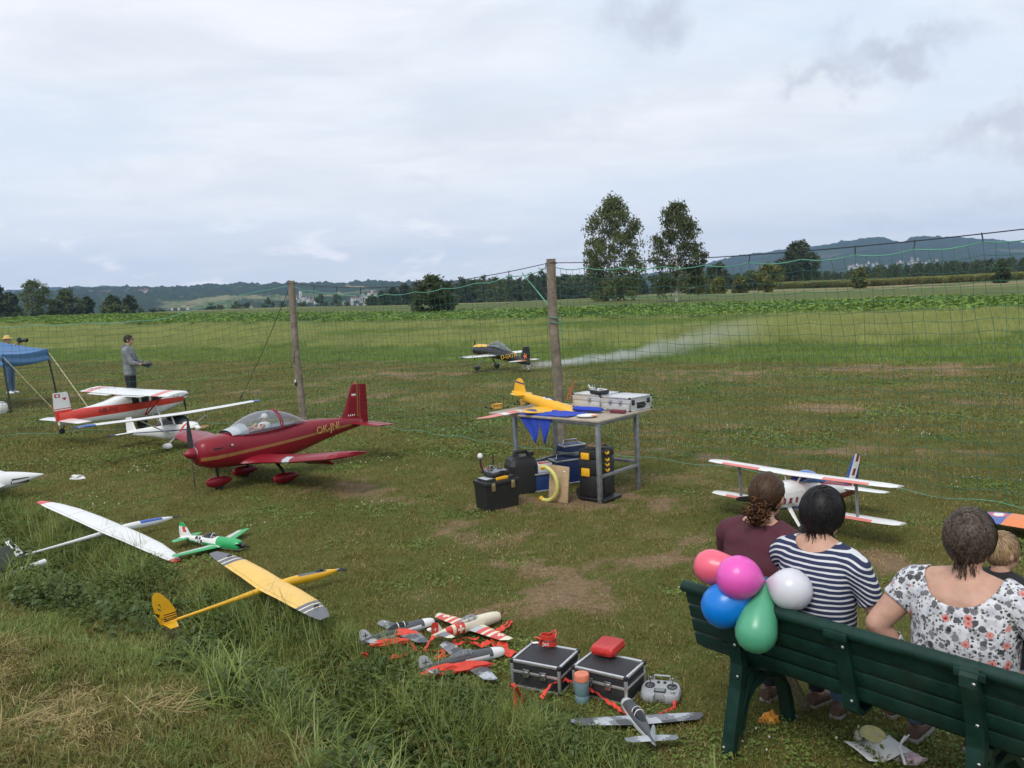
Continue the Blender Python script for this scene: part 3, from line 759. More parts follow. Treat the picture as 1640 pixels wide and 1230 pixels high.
# edge of the middle wood: single trees one can tell apart
EDGE = [(596, 474, 12), (612, 468, 14), (630, 461, 13), (648, 456, 13), (668, 452, 14), (718, 452, 13), (738, 446, 15), (758, 449, 12), (776, 442, 15), (797, 444, 14), (815, 442, 12), (832, 447, 14), (850, 440, 15), (868, 434, 16), (905, 440, 16), (925, 446, 13), (945, 440, 15), (1010, 440, 14), (1030, 452, 9)]
for i, (px, tp, hw) in enumerate(EDGE):
    lo = tp < 445 and 760 < px < 830
    plant_tree('wood_edge_tree', ('loose airy tree on the middle wood edge, %s from the left' if lo else 'dark dense tree on the middle wood edge, %s from the left') % ORD[i], 'tree', px, tp, hw, 380 + 9 * (i % 4), P_OVAL, MG_OAK if lo else MG_DARK, 34, 34 if not lo else 22, 4.5, 0, .0, 'trees at the edge of the middle wood', seed=80 + i, gap=1.0 if lo else .85)
# woods that read as one mass
rng = random.Random(11)
wsrc = []
for k in range(4):
    c, t_ = tree_mesh(random.Random(100 + k), 1.0, .30, P_OVAL if k < 3 else P_CONE, 34, 30, .075 if k < 3 else .06, 0, .05)
    wsrc.append((c, MG_DARK if k != 1 else MG_OAK))
def wood(name, tops, px0, px1, Y0, Y1, n, label, cone=.2):
    pts = []
    for i in range(n):
        px = rng.uniform(px0, px1); v = rng.random(); Y = lerp(Y0, Y1, v)
        tp = interp(tops, px) + rng.uniform(-1, 9) * (1.0 - .5 * v)
        p = atd(px, tp, Y); gz = ground_z(p.x, Y) - .3
        h = max(3.0, p.z - gz)
        k = 3 if rng.random() < cone else rng.randrange(3)
        w = h * rng.uniform(.8, 1.2) * (.6 if k == 3 else 1)
        w = min(w, 22)
        pts.append((p.x, Y, gz, (0, 0, rng.random() * 6.28), (w, w, h), k))
    return scatter(name, pts, wsrc, label)
wood('wood', [(560, 486), (600, 477), (640, 461), (700, 455), (760, 450), (830, 449), (880, 440), (940, 443), (1030, 450)], 585, 1035, 400, 480, 210, 'dark mixed wood behind the field in the middle')
wood('wood', [(1040, 455), (1100, 440), (1200, 436), (1290, 432), (1340, 436), (1380, 428), (1420, 424), (1500, 420), (1560, 417), (1600, 414), (1660, 412), (1800, 410)], 1045, 1760, 345, 430, 420, 'long dark mixed wood along the right field edge', .22)
# strip of standing corn in front of the right wood
mcorn = leaf_mat('corn_leaves', (0.06, 0.09, 0.02), (0.11, 0.12, 0.035), (0.20, 0.18, 0.08), .25, .1, .5)
cs_ = MB()
for i in range(60):
    a, b = rng.uniform(-1, 1), rng.uniform(-1, 1)
    cs_.add([(a - .02, b, 0), (a + .02, b, 0), (a + .01, b, 2.1)], [(0, 1, 2)])
    for k in range(4):
        an = rng.random() * 6.28; z = rng.uniform(.4, 1.7); l = rng.uniform(.4, .7); c_, s__ = math.cos(an), math.sin(an)
        cs_.add([(a, b, z), (a + c_ * l * .5 - s__ * .05, b + s__ * l * .5 + c_ * .05, z + .28), (a + c_ * l, b + s__ * l, z + .05), (a + c_ * l * .5 + s__ * .05, b + s__ * l * .5 - c_ * .05, z + .26)], [(0, 1, 2, 3)])
pts = []
for i in range(2600):
    px = rng.uniform(1248, 1700); y0 = interp([(1248, 262), (1400, 232), (1640, 205)], px); Y = y0 + rng.uniform(0, 22)
    p = atd(px, 450, Y)
    pts.append((p.x, Y, ground_z(p.x, Y), (0, 0, rng.random() * 6.28), (1.2, 1.2, rng.uniform(.8, 1.05)), 0))
scatter('corn', pts, [(cs_, mcorn)], 'strip of standing corn before the right wood')

# ------------------------------------------------------------------ far houses
M_WALLS = [mat('render_white', (0.56, 0.55, 0.52), .8, var=.06, scale=.3), mat('render_cream', (0.48, 0.43, 0.35), .8, var=.06, scale=.3), mat('render_grey', (0.45, 0.44, 0.43), .8, var=.06, scale=.3)]
M_ROOFS = [mat('roof_tile', (0.16, 0.075, 0.05), .85, var=.25, scale=1.0), mat('roof_brown', (0.10, 0.07, 0.055), .85, var=.25, scale=1.0)]
M_PANE = mat('dark_pane', (0.03, 0.035, 0.045), .15, var=.1)
_houses = {}
def house(px, py, Y, wpx, ridge, seed, label, group, tower=False):
    rng = random.Random(seed)
    key = (seed % 5, tower)
    p = atd(px, py, Y)
    z = p.z
    r = thing('house' if not tower else 'church', label, 'house' if not tower else 'church', (p.x, Y, z), rng.uniform(-.7, .7), group, wpx / 1374.0 * Y / 10.0)
    if key in _houses:
        for nm, me in _houses[key]:
            o = bpy.data.objects.new(nm, me); COL.objects.link(o); o.parent = r
            if nm == 'window': o['kind'] = 'stuff'
        return r
    L_, W_, H_, R_ = 10.0, 7.5, [5.2, 6.2, 4.2, 7.5, 5.5][seed % 5], [3.0, 3.6, 2.6, 2.2, 4.0][seed % 5]
    made = []
    b = MB(); b.box((0, 0, H_ / 2 - 4), (L_, W_, H_ + 8)); b.add([(-L_ / 2, -W_ / 2, H_), (-L_ / 2, W_ / 2, H_), (-L_ / 2, 0, H_ + R_), (L_ / 2, -W_ / 2, H_), (L_ / 2, W_ / 2, H_), (L_ / 2, 0, H_ + R_)], [(0, 2, 1), (3, 4, 5)])
    if tower: b.box((-7, 0, 6), (4.5, 4.5, 28))
    made.append(b.build('wall', M_WALLS[seed % 3], r, smooth=False))
    f = MB(); e = .5
    for s in (-1, 1):
        f.rings([[(x, s * (W_ / 2 + e), H_ - e * R_ / (W_ / 2) + .05), (x, 0, H_ + R_ + .05), (x, 0, H_ + R_ + .35), (x, s * (W_ / 2 + e), H_ - e * R_ / (W_ / 2) + .35)] for x in (-L_ / 2 - e, L_ / 2 + e)])
    if tower: f.lathe([(3.4, 20), (1.6, 26), (.1, 36)], 4, 0, Matrix.Translation((-7, 0, 0)) @ Matrix.Rotation(PI / 4, 4, 'Z'))
    made.append(f.build('roof', M_ROOFS[seed % 2], r, smooth=False))
    wn = MB()
    for sy in (-1, 1):
        for x in (-3.3, 0, 3.3):
            for z_ in ((1.6, 4.2) if H_ > 5 else (1.9,)): wn.box((x, sy * (W_ / 2 + .02), z_), (1.3, .12, 1.5))
    for x in (-1.7, 1.7): wn.box((L_ / 2 + .02, x, 2.0), (.12, 1.2, 1.5)); wn.box((-L_ / 2 - .02, x, 2.0), (.12, 1.2, 1.5))
    made.append(wn.build('window', M_PANE, r, 'stuff', smooth=False))
    _houses[key] = [(o.name.split('.')[0], o.data) for o in made]
    return r
rng = random.Random(5)
hs = []
for i in range(46):
    px = rng.choice([rng.gauss(595, 13), rng.gauss(590, 20), rng.uniform(545, 625)]); hs.append((px, 489 - rng.random() * 23 * max(.25, 1 - abs(px - 592) / 45) - 1, 1350 + rng.uniform(-80, 140), rng.uniform(3, 4.8), 'small pale house in the middle village right of the left post', 'houses of the middle village'))
for i in range(16):
    px = rng.uniform(474, 505); hs.append((px, rng.uniform(477, 487), 1500 + rng.uniform(-60, 60), rng.uniform(3, 4.6), 'small pale house beside the church just right of the left post', 'houses beside the church'))
for i in range(38):
    px = rng.uniform(128, 245); hs.append((px, 471 + rng.gauss(0, 1.8) - (px - 128) * .012, 2150 + rng.uniform(-60, 60), rng.uniform(4, 7), 'tiny pale house on the hazy left hillside above the trees', 'houses on the left hillside'))
for i in range(36):
    px = rng.choice([rng.gauss(1375, 14), rng.gauss(1470, 22), rng.uniform(1350, 1505)]); hs.append((px, 429 - (px - 1350) * .085 + rng.gauss(0, 2.4), 2300 + rng.uniform(-40, 60), rng.uniform(2.4, 4.4), 'tiny pale house in the village below the right forest ridge', 'houses below the right ridge'))
for i in range(8):
    px = rng.uniform(255, 455); hs.append((px, 495 - rng.random() * 3, 900, rng.uniform(2.6, 4.5), 'low pale building just beyond the left field crest', 'buildings beyond the left crest'))
for i, (px, py, Y, w, lb, g) in enumerate(hs): house(px, py, Y, w, 0, i, lb, g)
house(487, 482, 1480, 8, 0, 3, 'pale church with a pointed tower beside the left post', None, True)

# ------------------------------------------------------------------ air
def make_haze():
    b = MB(); b.box((0, 2450, 150), (9000, 6100, 330))
    m = bpy.data.materials.new('haze_air'); m.use_nodes = True; t = m.node_tree; t.nodes.clear()
    v = N(t, 'ShaderNodeVolumePrincipled'); v.inputs['Density'].default_value = 0.00012; v.inputs['Color'].default_value = (0.40, 0.60, 1.0, 1); v.inputs['Anisotropy'].default_value = 0.2
    o = N(t, 'ShaderNodeOutputMaterial'); L(t, v, 0, o, 1)
    return b.build('haze', m, None, 'stuff', False)
make_haze()
# ------------------------------------------------------------------ model aircraft: tools
FOIL = [(1.0, .002), (.8, .045), (.55, .085), (.3, .10), (.12, .075), (.03, .04), (0, 0), (.03, -.022), (.12, -.032), (.3, -.036), (.55, -.03), (.8, -.015), (1.0, -.002)]
def fus_mb(st, n=18):
    """stations (x, z centre, half width, half height, squareness)"""
    mb = MB(); rings = []
    for s in st:
        x, zc, w, h = s[:4]; e = s[4] if len(s) > 4 else 2.2; ring = []
        for k in range(n):
            a = 2 * PI * k / n; c, d = math.cos(a), math.sin(a)
            ring.append((x, w * math.copysign(abs(c) ** (2 / e), c), zc + h * math.copysign(abs(d) ** (2 / e), d)))
        rings.append(ring)
    mb.rings(rings); return mb
def dense(st, n=3):
    """more stations, eased, so long bodies bend smoothly"""
    out = []
    for i in range(len(st) - 1):
        a, b = st[i], st[i + 1]; p = st[max(i - 1, 0)]; q = st[min(i + 2, len(st) - 1)]
        for k in range(n):
            t = k / n; r = []
            for j in range(len(a)):
                m0 = (b[j] - p[j]) / 2; m1 = (q[j] - a[j]) / 2
                r.append((2 * t ** 3 - 3 * t ** 2 + 1) * a[j] + (t ** 3 - 2 * t ** 2 + t) * m0 + (-2 * t ** 3 + 3 * t ** 2) * b[j] + (t ** 3 - t ** 2) * m1)
            out.append(tuple(r))
    out.append(st[-1]); return out
def wing_mb(secs, tk=1.0):
    """sections (y, x of leading edge, chord, z)"""
    mb = MB(); mb.rings([[(xl - c * u, y, z + c * w * tk) for u, w in FOIL] for (y, xl, c, z) in secs]); return mb
def fin_mb(secs, tk=.5):
    """sections (z, x of leading edge, chord)"""
    mb = MB(); F2 = [(1, 0), (.6, .06), (.25, .075), (.05, .04), (0, 0), (.05, -.04), (.25, -.075), (.6, -.06)]
    mb.rings([[(xl - c * u, c * w * tk, z) for u, w in F2] for (z, xl, c) in secs]); return mb
def finish(mb, name, mats, parent, cuts=(), paint=None, angle=35, smooth=True, kind=None):
    """cut the mesh along the marking lines and give each face its colour"""
    me = bpy.data.meshes.new(name); me.from_pydata(mb.v, [], mb.f)
    bm = bmesh.new(); bm.from_mesh(me); bmesh.ops.recalc_face_normals(bm, faces=bm.faces)
    for i, f in enumerate(bm.faces): f.material_index = mb.m[i]
    for co, no in cuts:
        bmesh.ops.bisect_plane(bm, geom=bm.verts[:] + bm.edges[:] + bm.faces[:], plane_co=co, plane_no=no, dist=1e-6)
    if paint:
        for f in bm.faces:
            k = paint(f.calc_center_median(), f.normal)
            if k is not None: f.material_index = k
    bm.to_mesh(me); bm.free()
    return link_obj(name, me, mats, parent, kind, smooth, angle)
def xc(*v): return [((x, 0, 0), (1, 0, 0)) for x in v]
def yc(*v): return [((0, y, 0), (0, 1, 0)) for y in v]
def zc(*v): return [((0, 0, z), (0, 0, 1)) for z in v]
def sxz(x0, z0, x1, z1): return ((x0, 0, z0), (-(z1 - z0), 0, x1 - x0))      # line seen from the side
def sxy(x0, y0, x1, y1): return ((x0, y0, 0), (-(y1 - y0), x1 - x0, 0))      # line seen from above
def above(x, z, a): return z > a[1] + (a[3] - a[1]) * (x - a[0]) / (a[2] - a[0])
def text_part(name, s, size, m, parent, M, extrude=.001, spacing=1.0):
    cu = bpy.data.curves.new(name, 'FONT'); cu.body = s; cu.size = size; cu.extrude = extrude; cu.align_x = 'CENTER'; cu.align_y = 'CENTER'; cu.space_character = spacing
    cu.resolution_u = 3
    to = bpy.data.objects.new(name, cu)
    me = bpy.data.meshes.new_from_object(to)
    bpy.data.objects.remove(to); bpy.data.curves.remove(cu)
    me.materials.clear()
    o = link_obj(name, me, [m], parent, None, False); o.matrix_local = M
    return o
def side_M(x, y, z, yaw=0.0, side=1, tilt=0.0, roll=0.0):
    """lettering plane on the left (+1) or right (-1) flank, reading nose-forward the right way round"""
    if side > 0: b = Matrix(((-1, 0, 0, 0), (0, 0, 1, 0), (0, 1, 0, 0), (0, 0, 0, 1)))
    else: b = Matrix(((1, 0, 0, 0), (0, 0, -1, 0), (0, 1, 0, 0), (0, 0, 0, 1)))
    return Matrix.Translation((x, y, z)) @ Matrix.Rotation(yaw, 4, 'Z') @ b @ Matrix.Rotation(roll, 4, 'Z') @ Matrix.Rotation(tilt, 4, 'X')
def propeller(parent, x, z, R_, m, ang=0.4, w=.09, nb=2, pitch=.5):
    for k in range(nb):
        mb = MB(); rings = []
        for i in range(7):
            u = i / 6; r = R_ * (.06 + .94 * u); c = R_ * w * (0.75 + 1.1 * u - 1.45 * u * u) + .001; tw = pitch * (1.25 - u); th = c * .12 + .001 * R_
            rings.append([(math.sin(tw) * a * c + math.cos(tw) * b * th, math.cos(tw) * a * c - math.sin(tw) * b * th, r) for a, b in ((1, 0), (.3, 1), (-.8, .6), (-1, 0), (-.3, -.5))])
        mb.rings(rings, 0, Matrix.Translation((x, 0, z)) @ Matrix.Rotation(ang + 2 * PI * k / nb, 4, 'X'))
        mb.build('propeller_blade', m, parent)
def spinner(parent, x, z, r, l, m, n=14):
    mb = MB(); mb.lathe([(r, 0), (r * .97, l * .2), (r * .8, l * .5), (r * .5, l * .78), (r * .2, l * .95), (0.001, l)], n, 0, Matrix.Translation((x, 0, z)), 'x')
    return mb.build('spinner', m, parent)
def wheel(parent, c, r, w, mt, mr):
    M = Matrix.Translation(c)
    mb = MB(); mb.lathe([(r * .55, -w * .5), (r * .85, -w * .5), (r * .98, -w * .25), (r, 0), (r * .98, w * .25), (r * .85, w * .5), (r * .55, w * .5)], 18, 0, M, 'y')
    o = mb.build('wheel', mt, parent)
    mb = MB(); mb.lathe([(.001, -w * .42), (r * .5, -w * .42), (r * .56, -w * .3), (r * .56, w * .3), (r * .5, w * .42), (.001, w * .42)], 14, 0, M, 'y'); mb.build('rim', mr, o)
    return o
def teardrop(parent, c, l, w, h, m, name='wheel_fairing'):
    st = [(l * .5, 0, .01 * w, .01 * h), (l * .46, 0, w * .3, h * .3), (l * .3, 0, w * .48, h * .47), (l * .08, 0, w * .5, h * .5), (-l * .2, .02 * h, w * .4, h * .42), (-l * .42, .05 * h, w * .16, h * .2), (-l * .5, .06 * h, .02 * w, .02 * h)]
    mb = fus_mb([(s[0] + c[0], s[1] + c[2], s[2], s[3]) for s in st], 14)
    mb.v = [(x, y + c[1], z) for x, y, z in mb.v]
    return mb.build(name, m, parent)
def canopy_mb(st, n=16):
    """glass hood: stations (x, sill z, half width, height)"""
    mb = MB(); mb.rings([[(x, w * math.cos(PI * k / n), z + h * math.sin(PI * k / n)) for k in range(n + 1)] for (x, z, w, h) in st], closed=False, cap=False)
    return mb
def glass(name, col=(.75, .8, .85), a=.25, rough=.06):
    if name in MATS: return MATS[name]
    m = bpy.data.materials.new(name); m.use_nodes = True; MATS[name] = m; t = m.node_tree; t.nodes.clear()
    tr = N(t, 'ShaderNodeBsdfTransparent'); tr.inputs[0].default_value = (.9, .93, .94, 1)
    b = N(t, 'ShaderNodeBsdfPrincipled'); b.inputs['Base Color'].default_value = (*col, 1); b.inputs['Roughness'].default_value = rough
    fr = N(t, 'ShaderNodeFresnel'); fr.inputs[0].default_value = 1.45
    mx = N(t, 'ShaderNodeMixShader'); t.links.new(math_n(t, 'ADD', math_n(t, 'MULTIPLY', fr.outputs[0], .8), a, True), mx.inputs[0]); L(t, tr, 0, mx, 1); L(t, b, 0, mx, 2)
    o = N(t, 'ShaderNodeOutputMaterial'); L(t, mx, 0, o, 0)
    return m
PW = mat('paint_white', (0.74, 0.74, 0.72), .3, var=.03, scale=6, coat=.3, dirt=.06)
PRED = mat('paint_red', (0.60, 0.045, 0.028), .3, var=.05, scale=6, coat=.3)
PPINK = mat('paint_light_red', (0.66, 0.22, 0.19), .45, var=.05, scale=6)
PWINE = mat('paint_wine_red', (0.225, 0.008, 0.018), .34, var=.03, scale=2, coat=.12, spec=.35)
PGOLD = mat('paint_gold', (0.30, 0.15, 0.045), .4, var=.08, scale=6)
PBLUE = mat('paint_blue', (0.03, 0.09, 0.36), .3, var=.06, scale=6, coat=.3)
PNAVY = mat('paint_navy', (0.02, 0.03, 0.13), .35, var=.05, scale=6)
PBLACK = mat('plastic_black', (0.018, 0.018, 0.019), .45, var=.15, scale=30)
PDGREY = mat('paint_dark_grey', (0.075, 0.08, 0.088), .5, var=.12, scale=12, dirt=.1)
PMGREY = mat('paint_mid_grey', (0.20, 0.215, 0.235), .5, var=.1, scale=12, dirt=.1)
PLGREY = mat('paint_light_grey', (0.44, 0.47, 0.50), .5, var=.08, scale=12, dirt=.1)
PCREAM = mat('paint_cream', (0.72, 0.66, 0.50), .45, var=.05, scale=10, dirt=.1)
PGREEN = mat('paint_bright_green', (0.03, 0.36, 0.115), .35, var=.06, scale=10, coat=.2)
PYEL = mat('paint_yellow', (0.78, 0.42, 0.02), .35, var=.05, scale=8, coat=.2)
PYELW = mat('paint_wing_yellow', (0.80, 0.50, 0.10), .35, var=.05, scale=8, coat=.2)
PORG = mat('paint_orange', (0.75, 0.22, 0.06), .4, var=.06, scale=8)
PGUN = mat('paint_slate', (0.13, 0.13, 0.15), .4, var=.08, scale=10)
PSEAM = mat('seam_dark_wine', (.09, .006, .012), .5, var=.03)
PGSEAM = mat('seam_grey', (.34, .34, .33), .6, var=.03)
PRUB = mat('rubber', (0.02, 0.02, 0.02), .85, var=.2, scale=40)
PMET = mat('metal_bare', (0.55, 0.55, 0.56), .35, 1.0, var=.08, scale=20)
PWOOD = mat('prop_wood', (0.42, 0.23, 0.09), .4, var=.2, scale=14, coat=.3)
SKIN = mat('skin', (0.52, 0.30, 0.215), .55, var=.10, scale=18, bump=.05, bscale=160, sub=.10)
GCAN = glass('canopy_glass', (.75, .8, .85), .10); GDARK = glass('dark_glass', (.02, .022, .026), .72)

# ------------------------------------------------------------------ wine-red low wing aeroplane
def red_plane():
    r = thing('model_airplane', 'wine red low wing aeroplane with gold stripe, bubble canopy and pilot doll', 'model airplane', (-3.49, 11.011, 0), (0, -.035, 4.005), 'model airplanes on the lawn', .404)
    st = dense([(1.82, 1.25, .20, .20, 2.0), (1.72, 1.24, .40, .38, 2.4), (1.3, 1.22, .53, .50, 2.7), (.6, 1.22, .56, .54, 2.8), (-.3, 1.22, .57, .56, 2.8), (-1.2, 1.26, .53, .55, 2.7), (-1.8, 1.32, .46, .53, 2.6), (-2.8, 1.42, .31, .40, 2.4), (-3.9, 1.50, .18, .25, 2.3), (-4.75, 1.52, .07, .12, 2.2)])
    a1 = (1.8, 1.02, -4.7, 1.50); a2 = (1.8, 1.13, -4.7, 1.57)
    def pf(c, n): return 2 if 1.02 < c.x < 1.036 or -2.42 < c.x < -2.408 else (1 if (abs(n.y) > .35 and above(c.x, c.z, a1) and not above(c.x, c.z, a2)) else 0)
    finish(fus_mb(st, 22), 'fuselage', [PWINE, PGOLD, PSEAM], r, [sxz(*a1), sxz(*a2)] + xc(1.02, 1.036, -2.42, -2.408), pf)
    # open cockpit tub under the hood
    mb = MB(); mb.add([(.62, y, 1.72) for y in (-.44, .44)] + [(-1.75, y, 1.84) for y in (-.36, .36)], [(0, 1, 3, 2)]); mb.build('cockpit_floor', PMGREY, r, smooth=False)
    mb = MB(); mb.rings([[(.75, .40 * math.cos(PI * k / 10), 1.70 + .14 * math.sin(PI * k / 10)) for k in range(11)], [(.18, .46 * math.cos(PI * k / 10), 1.70 + .30 * math.sin(PI * k / 10)) for k in range(11)]], closed=False, cap=False); mb.build('instrument_hood', PLGREY, r)
    hood = [(.80, 1.66, .30, .02), (.5, 1.67, .43, .22), (.15, 1.68, .50, .44), (-.3, 1.70, .53, .585), (-.75, 1.73, .52, .595), (-1.2, 1.77, .48, .50), (-1.6, 1.81, .41, .34), (-1.95, 1.84, .32, .15), (-2.15, 1.85, .24, .02)]
    canopy_mb(dense(hood, 2)).build('canopy', GCAN, r)
    mb = MB()
    for x, z, w, h in ((-.98, 1.75, .505, .565), (-1.06, 1.76, .50, .555)): mb.tube([(x, w * math.cos(PI * k / 14), z + h * math.sin(PI * k / 14)) for k in range(15)], .022, 6)
    mb.build('canopy_bow', PWINE, r)
    p = fus_mb([(-.62, 1.72, .20, .10), (-.60, 1.80, .21, .08)], 12); mb = MB()
    mb.lathe([(.001, 1.62), (.20, 1.66), (.23, 1.8), (.19, 1.92), (.075, 1.965), (.07, 2.0)], 14, 0, Matrix.Translation((-.65, .05, 0)))
    pd = mb.build('pilot_doll', PW, r)
    mb = MB(); mb.lathe([(.001, 1.96), (.07, 1.98), (.10, 2.04), (.10, 2.12), (.06, 2.17), (.001, 2.18)], 12, 0, Matrix.Translation((-.65, .05, 0))); mb.build('doll_head', SKIN, pd)
    mb = MB(); mb.lathe([(.118, 2.10), (.118, 2.15), (.09, 2.21), (.04, 2.24), (.001, 2.245)], 12, 0, Matrix.Translation((-.66, .05, 0))); mb.box((-.52, .05, 2.115), (.12, .13, .015)); mb.build('doll_cap', PW, pd)
    mb = MB(); mb.tube([(-.5, .27, 1.9), (-.35, .28, 1.78), (-.15, .2, 1.80)], .05, 8); mb.tube([(-.5, -.17, 1.9), (-.35, -.2, 1.78), (-.15, -.12, 1.80)], .05, 8); mb.build('doll_arms', SKIN, pd)
    mb = MB(); mb.box((-.47, .05, 1.80), (.06, .36, .03)); mb.box((-.45, .16, 1.84), (.05, .05, .17)); mb.build('doll_harness', PRED, pd)
    for s in (1, -1):
        secs = [(s * .40, .62, 1.95, .80), (s * .62, .42, 1.72, .80), (s * .95, .25, 1.55, .83), (s * 2.5, .20, 1.5, .98), (s * 4.3, .15, 1.42, 1.22), (s * 4.55, .02, 1.25, 1.26), (s * 4.67, -.25, .85, 1.28)]
        def pw(c, n, s=s):
            a = abs(c.y)
            if (-.80 < c.x < -.775 and 2.5 < a < 4.3) or (c.x < -.78 and (2.48 < a < 2.505 or 4.28 < a < 4.305)) or 1.02 < a < 1.035: return 2
            return 1 if (s > 0 and 2.15 < c.y < 2.5 and c.x > -.02) else 0
        finish(wing_mb(secs, 1.15), 'wing', [PWINE, PLGREY, PSEAM], r, yc(*[s * q for q in (1.02, 1.035, 2.15, 2.48, 2.505, 4.28, 4.305)], s * 2.5) + xc(-.02, -.775, -.80), pw)
        mb = MB(); mb.box((0, 0, 0), (.46, 1.35, .045), 0, Matrix.Translation((-1.36, s * 1.75, .74)) @ Matrix.Rotation(-.62, 4, 'Y') @ Matrix.Rotation(s * .085, 4, 'X'), .01); mb.build('flap', PWINE, r)
        mb = wing_mb([(s * .06, -4.15, .62, 1.52), (s * 1.3, -4.25, .52, 1.50), (s * 1.48, -4.32, .4, 1.50)], .8); mb.build('tailplane', PWINE, r)
        mb = wing_mb([(s * .12, -4.79, .34, 1.515), (s * 1.45, -4.79, .30, 1.498)], .6); mb.build('elevator', PWINE, r)
        mb = MB(); mb.tube([(-.55, s * .62, .80), (-.62, s * .95, .50), (-.66, s * 1.15, .25)], [.075, .06, .05], 8, flat=.6); mb.build('gear_leg', PBLACK, r)
        teardrop(r, (-.64, s * 1.16, .25), .98, .26, .34, PWINE)
        wheel(r, (-.60, s * 1.16, .17), .17, .13, PRUB, PMET)
    mb = MB(); mb.tube([(1.12, 0, .85), (1.06, 0, .3)], [.05, .04], 8); mb.build('gear_leg', PBLACK, r)
    teardrop(r, (1.02, 0, .26), .92, .25, .34, PWINE); wheel(r, (1.05, 0, .16), .16, .12, PRUB, PMET)
    def pfin(c, n): return 1 if -4.60 < c.x < -4.55 and c.z > 1.7 else (2 if 1.78 < c.z < 1.84 and -4.42 < c.x < -4.08 and int((c.x + 9) / .045) % 2 == 0 and n.y > .2 else (2 if 2.50 < c.z < 2.57 and -4.50 < c.x < -4.30 and n.y > .2 else (3 if 2.44 < c.z < 2.46 and -4.50 < c.x < -4.30 else 0)))
    fin = fin_mb([(1.60, -3.55, 1.12), (1.75, -3.85, .82), (2.3, -4.08, .60), (2.85, -4.30, .38), (2.92, -4.36, .30)], .7)
    finish(fin, 'fin', [PWINE, PGOLD, PW, PRED], r, xc(-4.60, -4.55, *[-4.42 + .045 * k for k in range(9)]) + zc(1.78, 1.84, 2.44, 2.46, 2.50, 2.57) + xc(-4.5, -4.3), pfin)
    mb = MB(); mb.rings([[(x, y, z) for x, y, z in ((-2.3, 0, 1.80), (-3.75, .035, 1.70), (-3.9, .04, 1.98), (-3.75, -.035, 1.70))], [(-2.35, 0, 1.81), (-3.8, .0, 1.72), (-3.95, 0, 2.0), (-3.8, 0, 1.72)]]); mb.build('dorsal_fillet', PWINE, r)
    rud = fin_mb([(1.48, -4.69, .36), (2.2, -4.69, .34), (2.9, -4.69, .30)], .3)
    ro = finish(rud, 'rudder', [PWINE], r)
    mb = MB()
    for k in range(9): mb.box((-4.86, 0, 1.62 + .145 * k), (.30, .05 - .002 * k, .012))
    mb.build('rudder_rib', mat('paint_dark_wine', (.16, .01, .018), .4), ro, 'stuff', smooth=False)
    mb = MB(); mb.lathe([(.03, 2.9), (.025, 2.98), (.001, 3.02)], 8, 0, Matrix.Translation((-4.5, 0, 0))); mb.build('beacon', PRED, r)
    text_part('lettering', 'OK-JNI', .36, mat('letter_gold', (.56, .33, .11), .45), r, side_M(-3.0, .322, 1.505, .125, 1, 0.0, .085), .006)
    spinner(r, 1.83, 1.25, .19, .34, PWINE)
    mb = MB(); mb.lathe([(.2, 1.80), (.205, 1.83), (.2, 1.845)], 16, 0, Matrix.Translation((0, 0, 1.25)), 'x'); mb.build('spinner_ring', PMET, r)
    propeller(r, 1.92, 1.25, 1.05, PBLACK, .12, .10, 2, -.5)
    mb = MB()
    for s in (1, -1): mb.box((1.25, s * .50, 1.38), (.40, .06, .03), 0, Matrix.Rotation(0, 4, 'Z'))
    mb.build('cowl_louvre', PBLACK, r, smooth=False)
    mb = MB(); mb.lathe([(.05, .0), (.05, .02), (.03, .03), (.001, .03)], 12, 0, Matrix.Translation((.86, .548, 1.42)), 'y'); mb.build('fuel_cap', PMET, r)
    return r
red_plane()

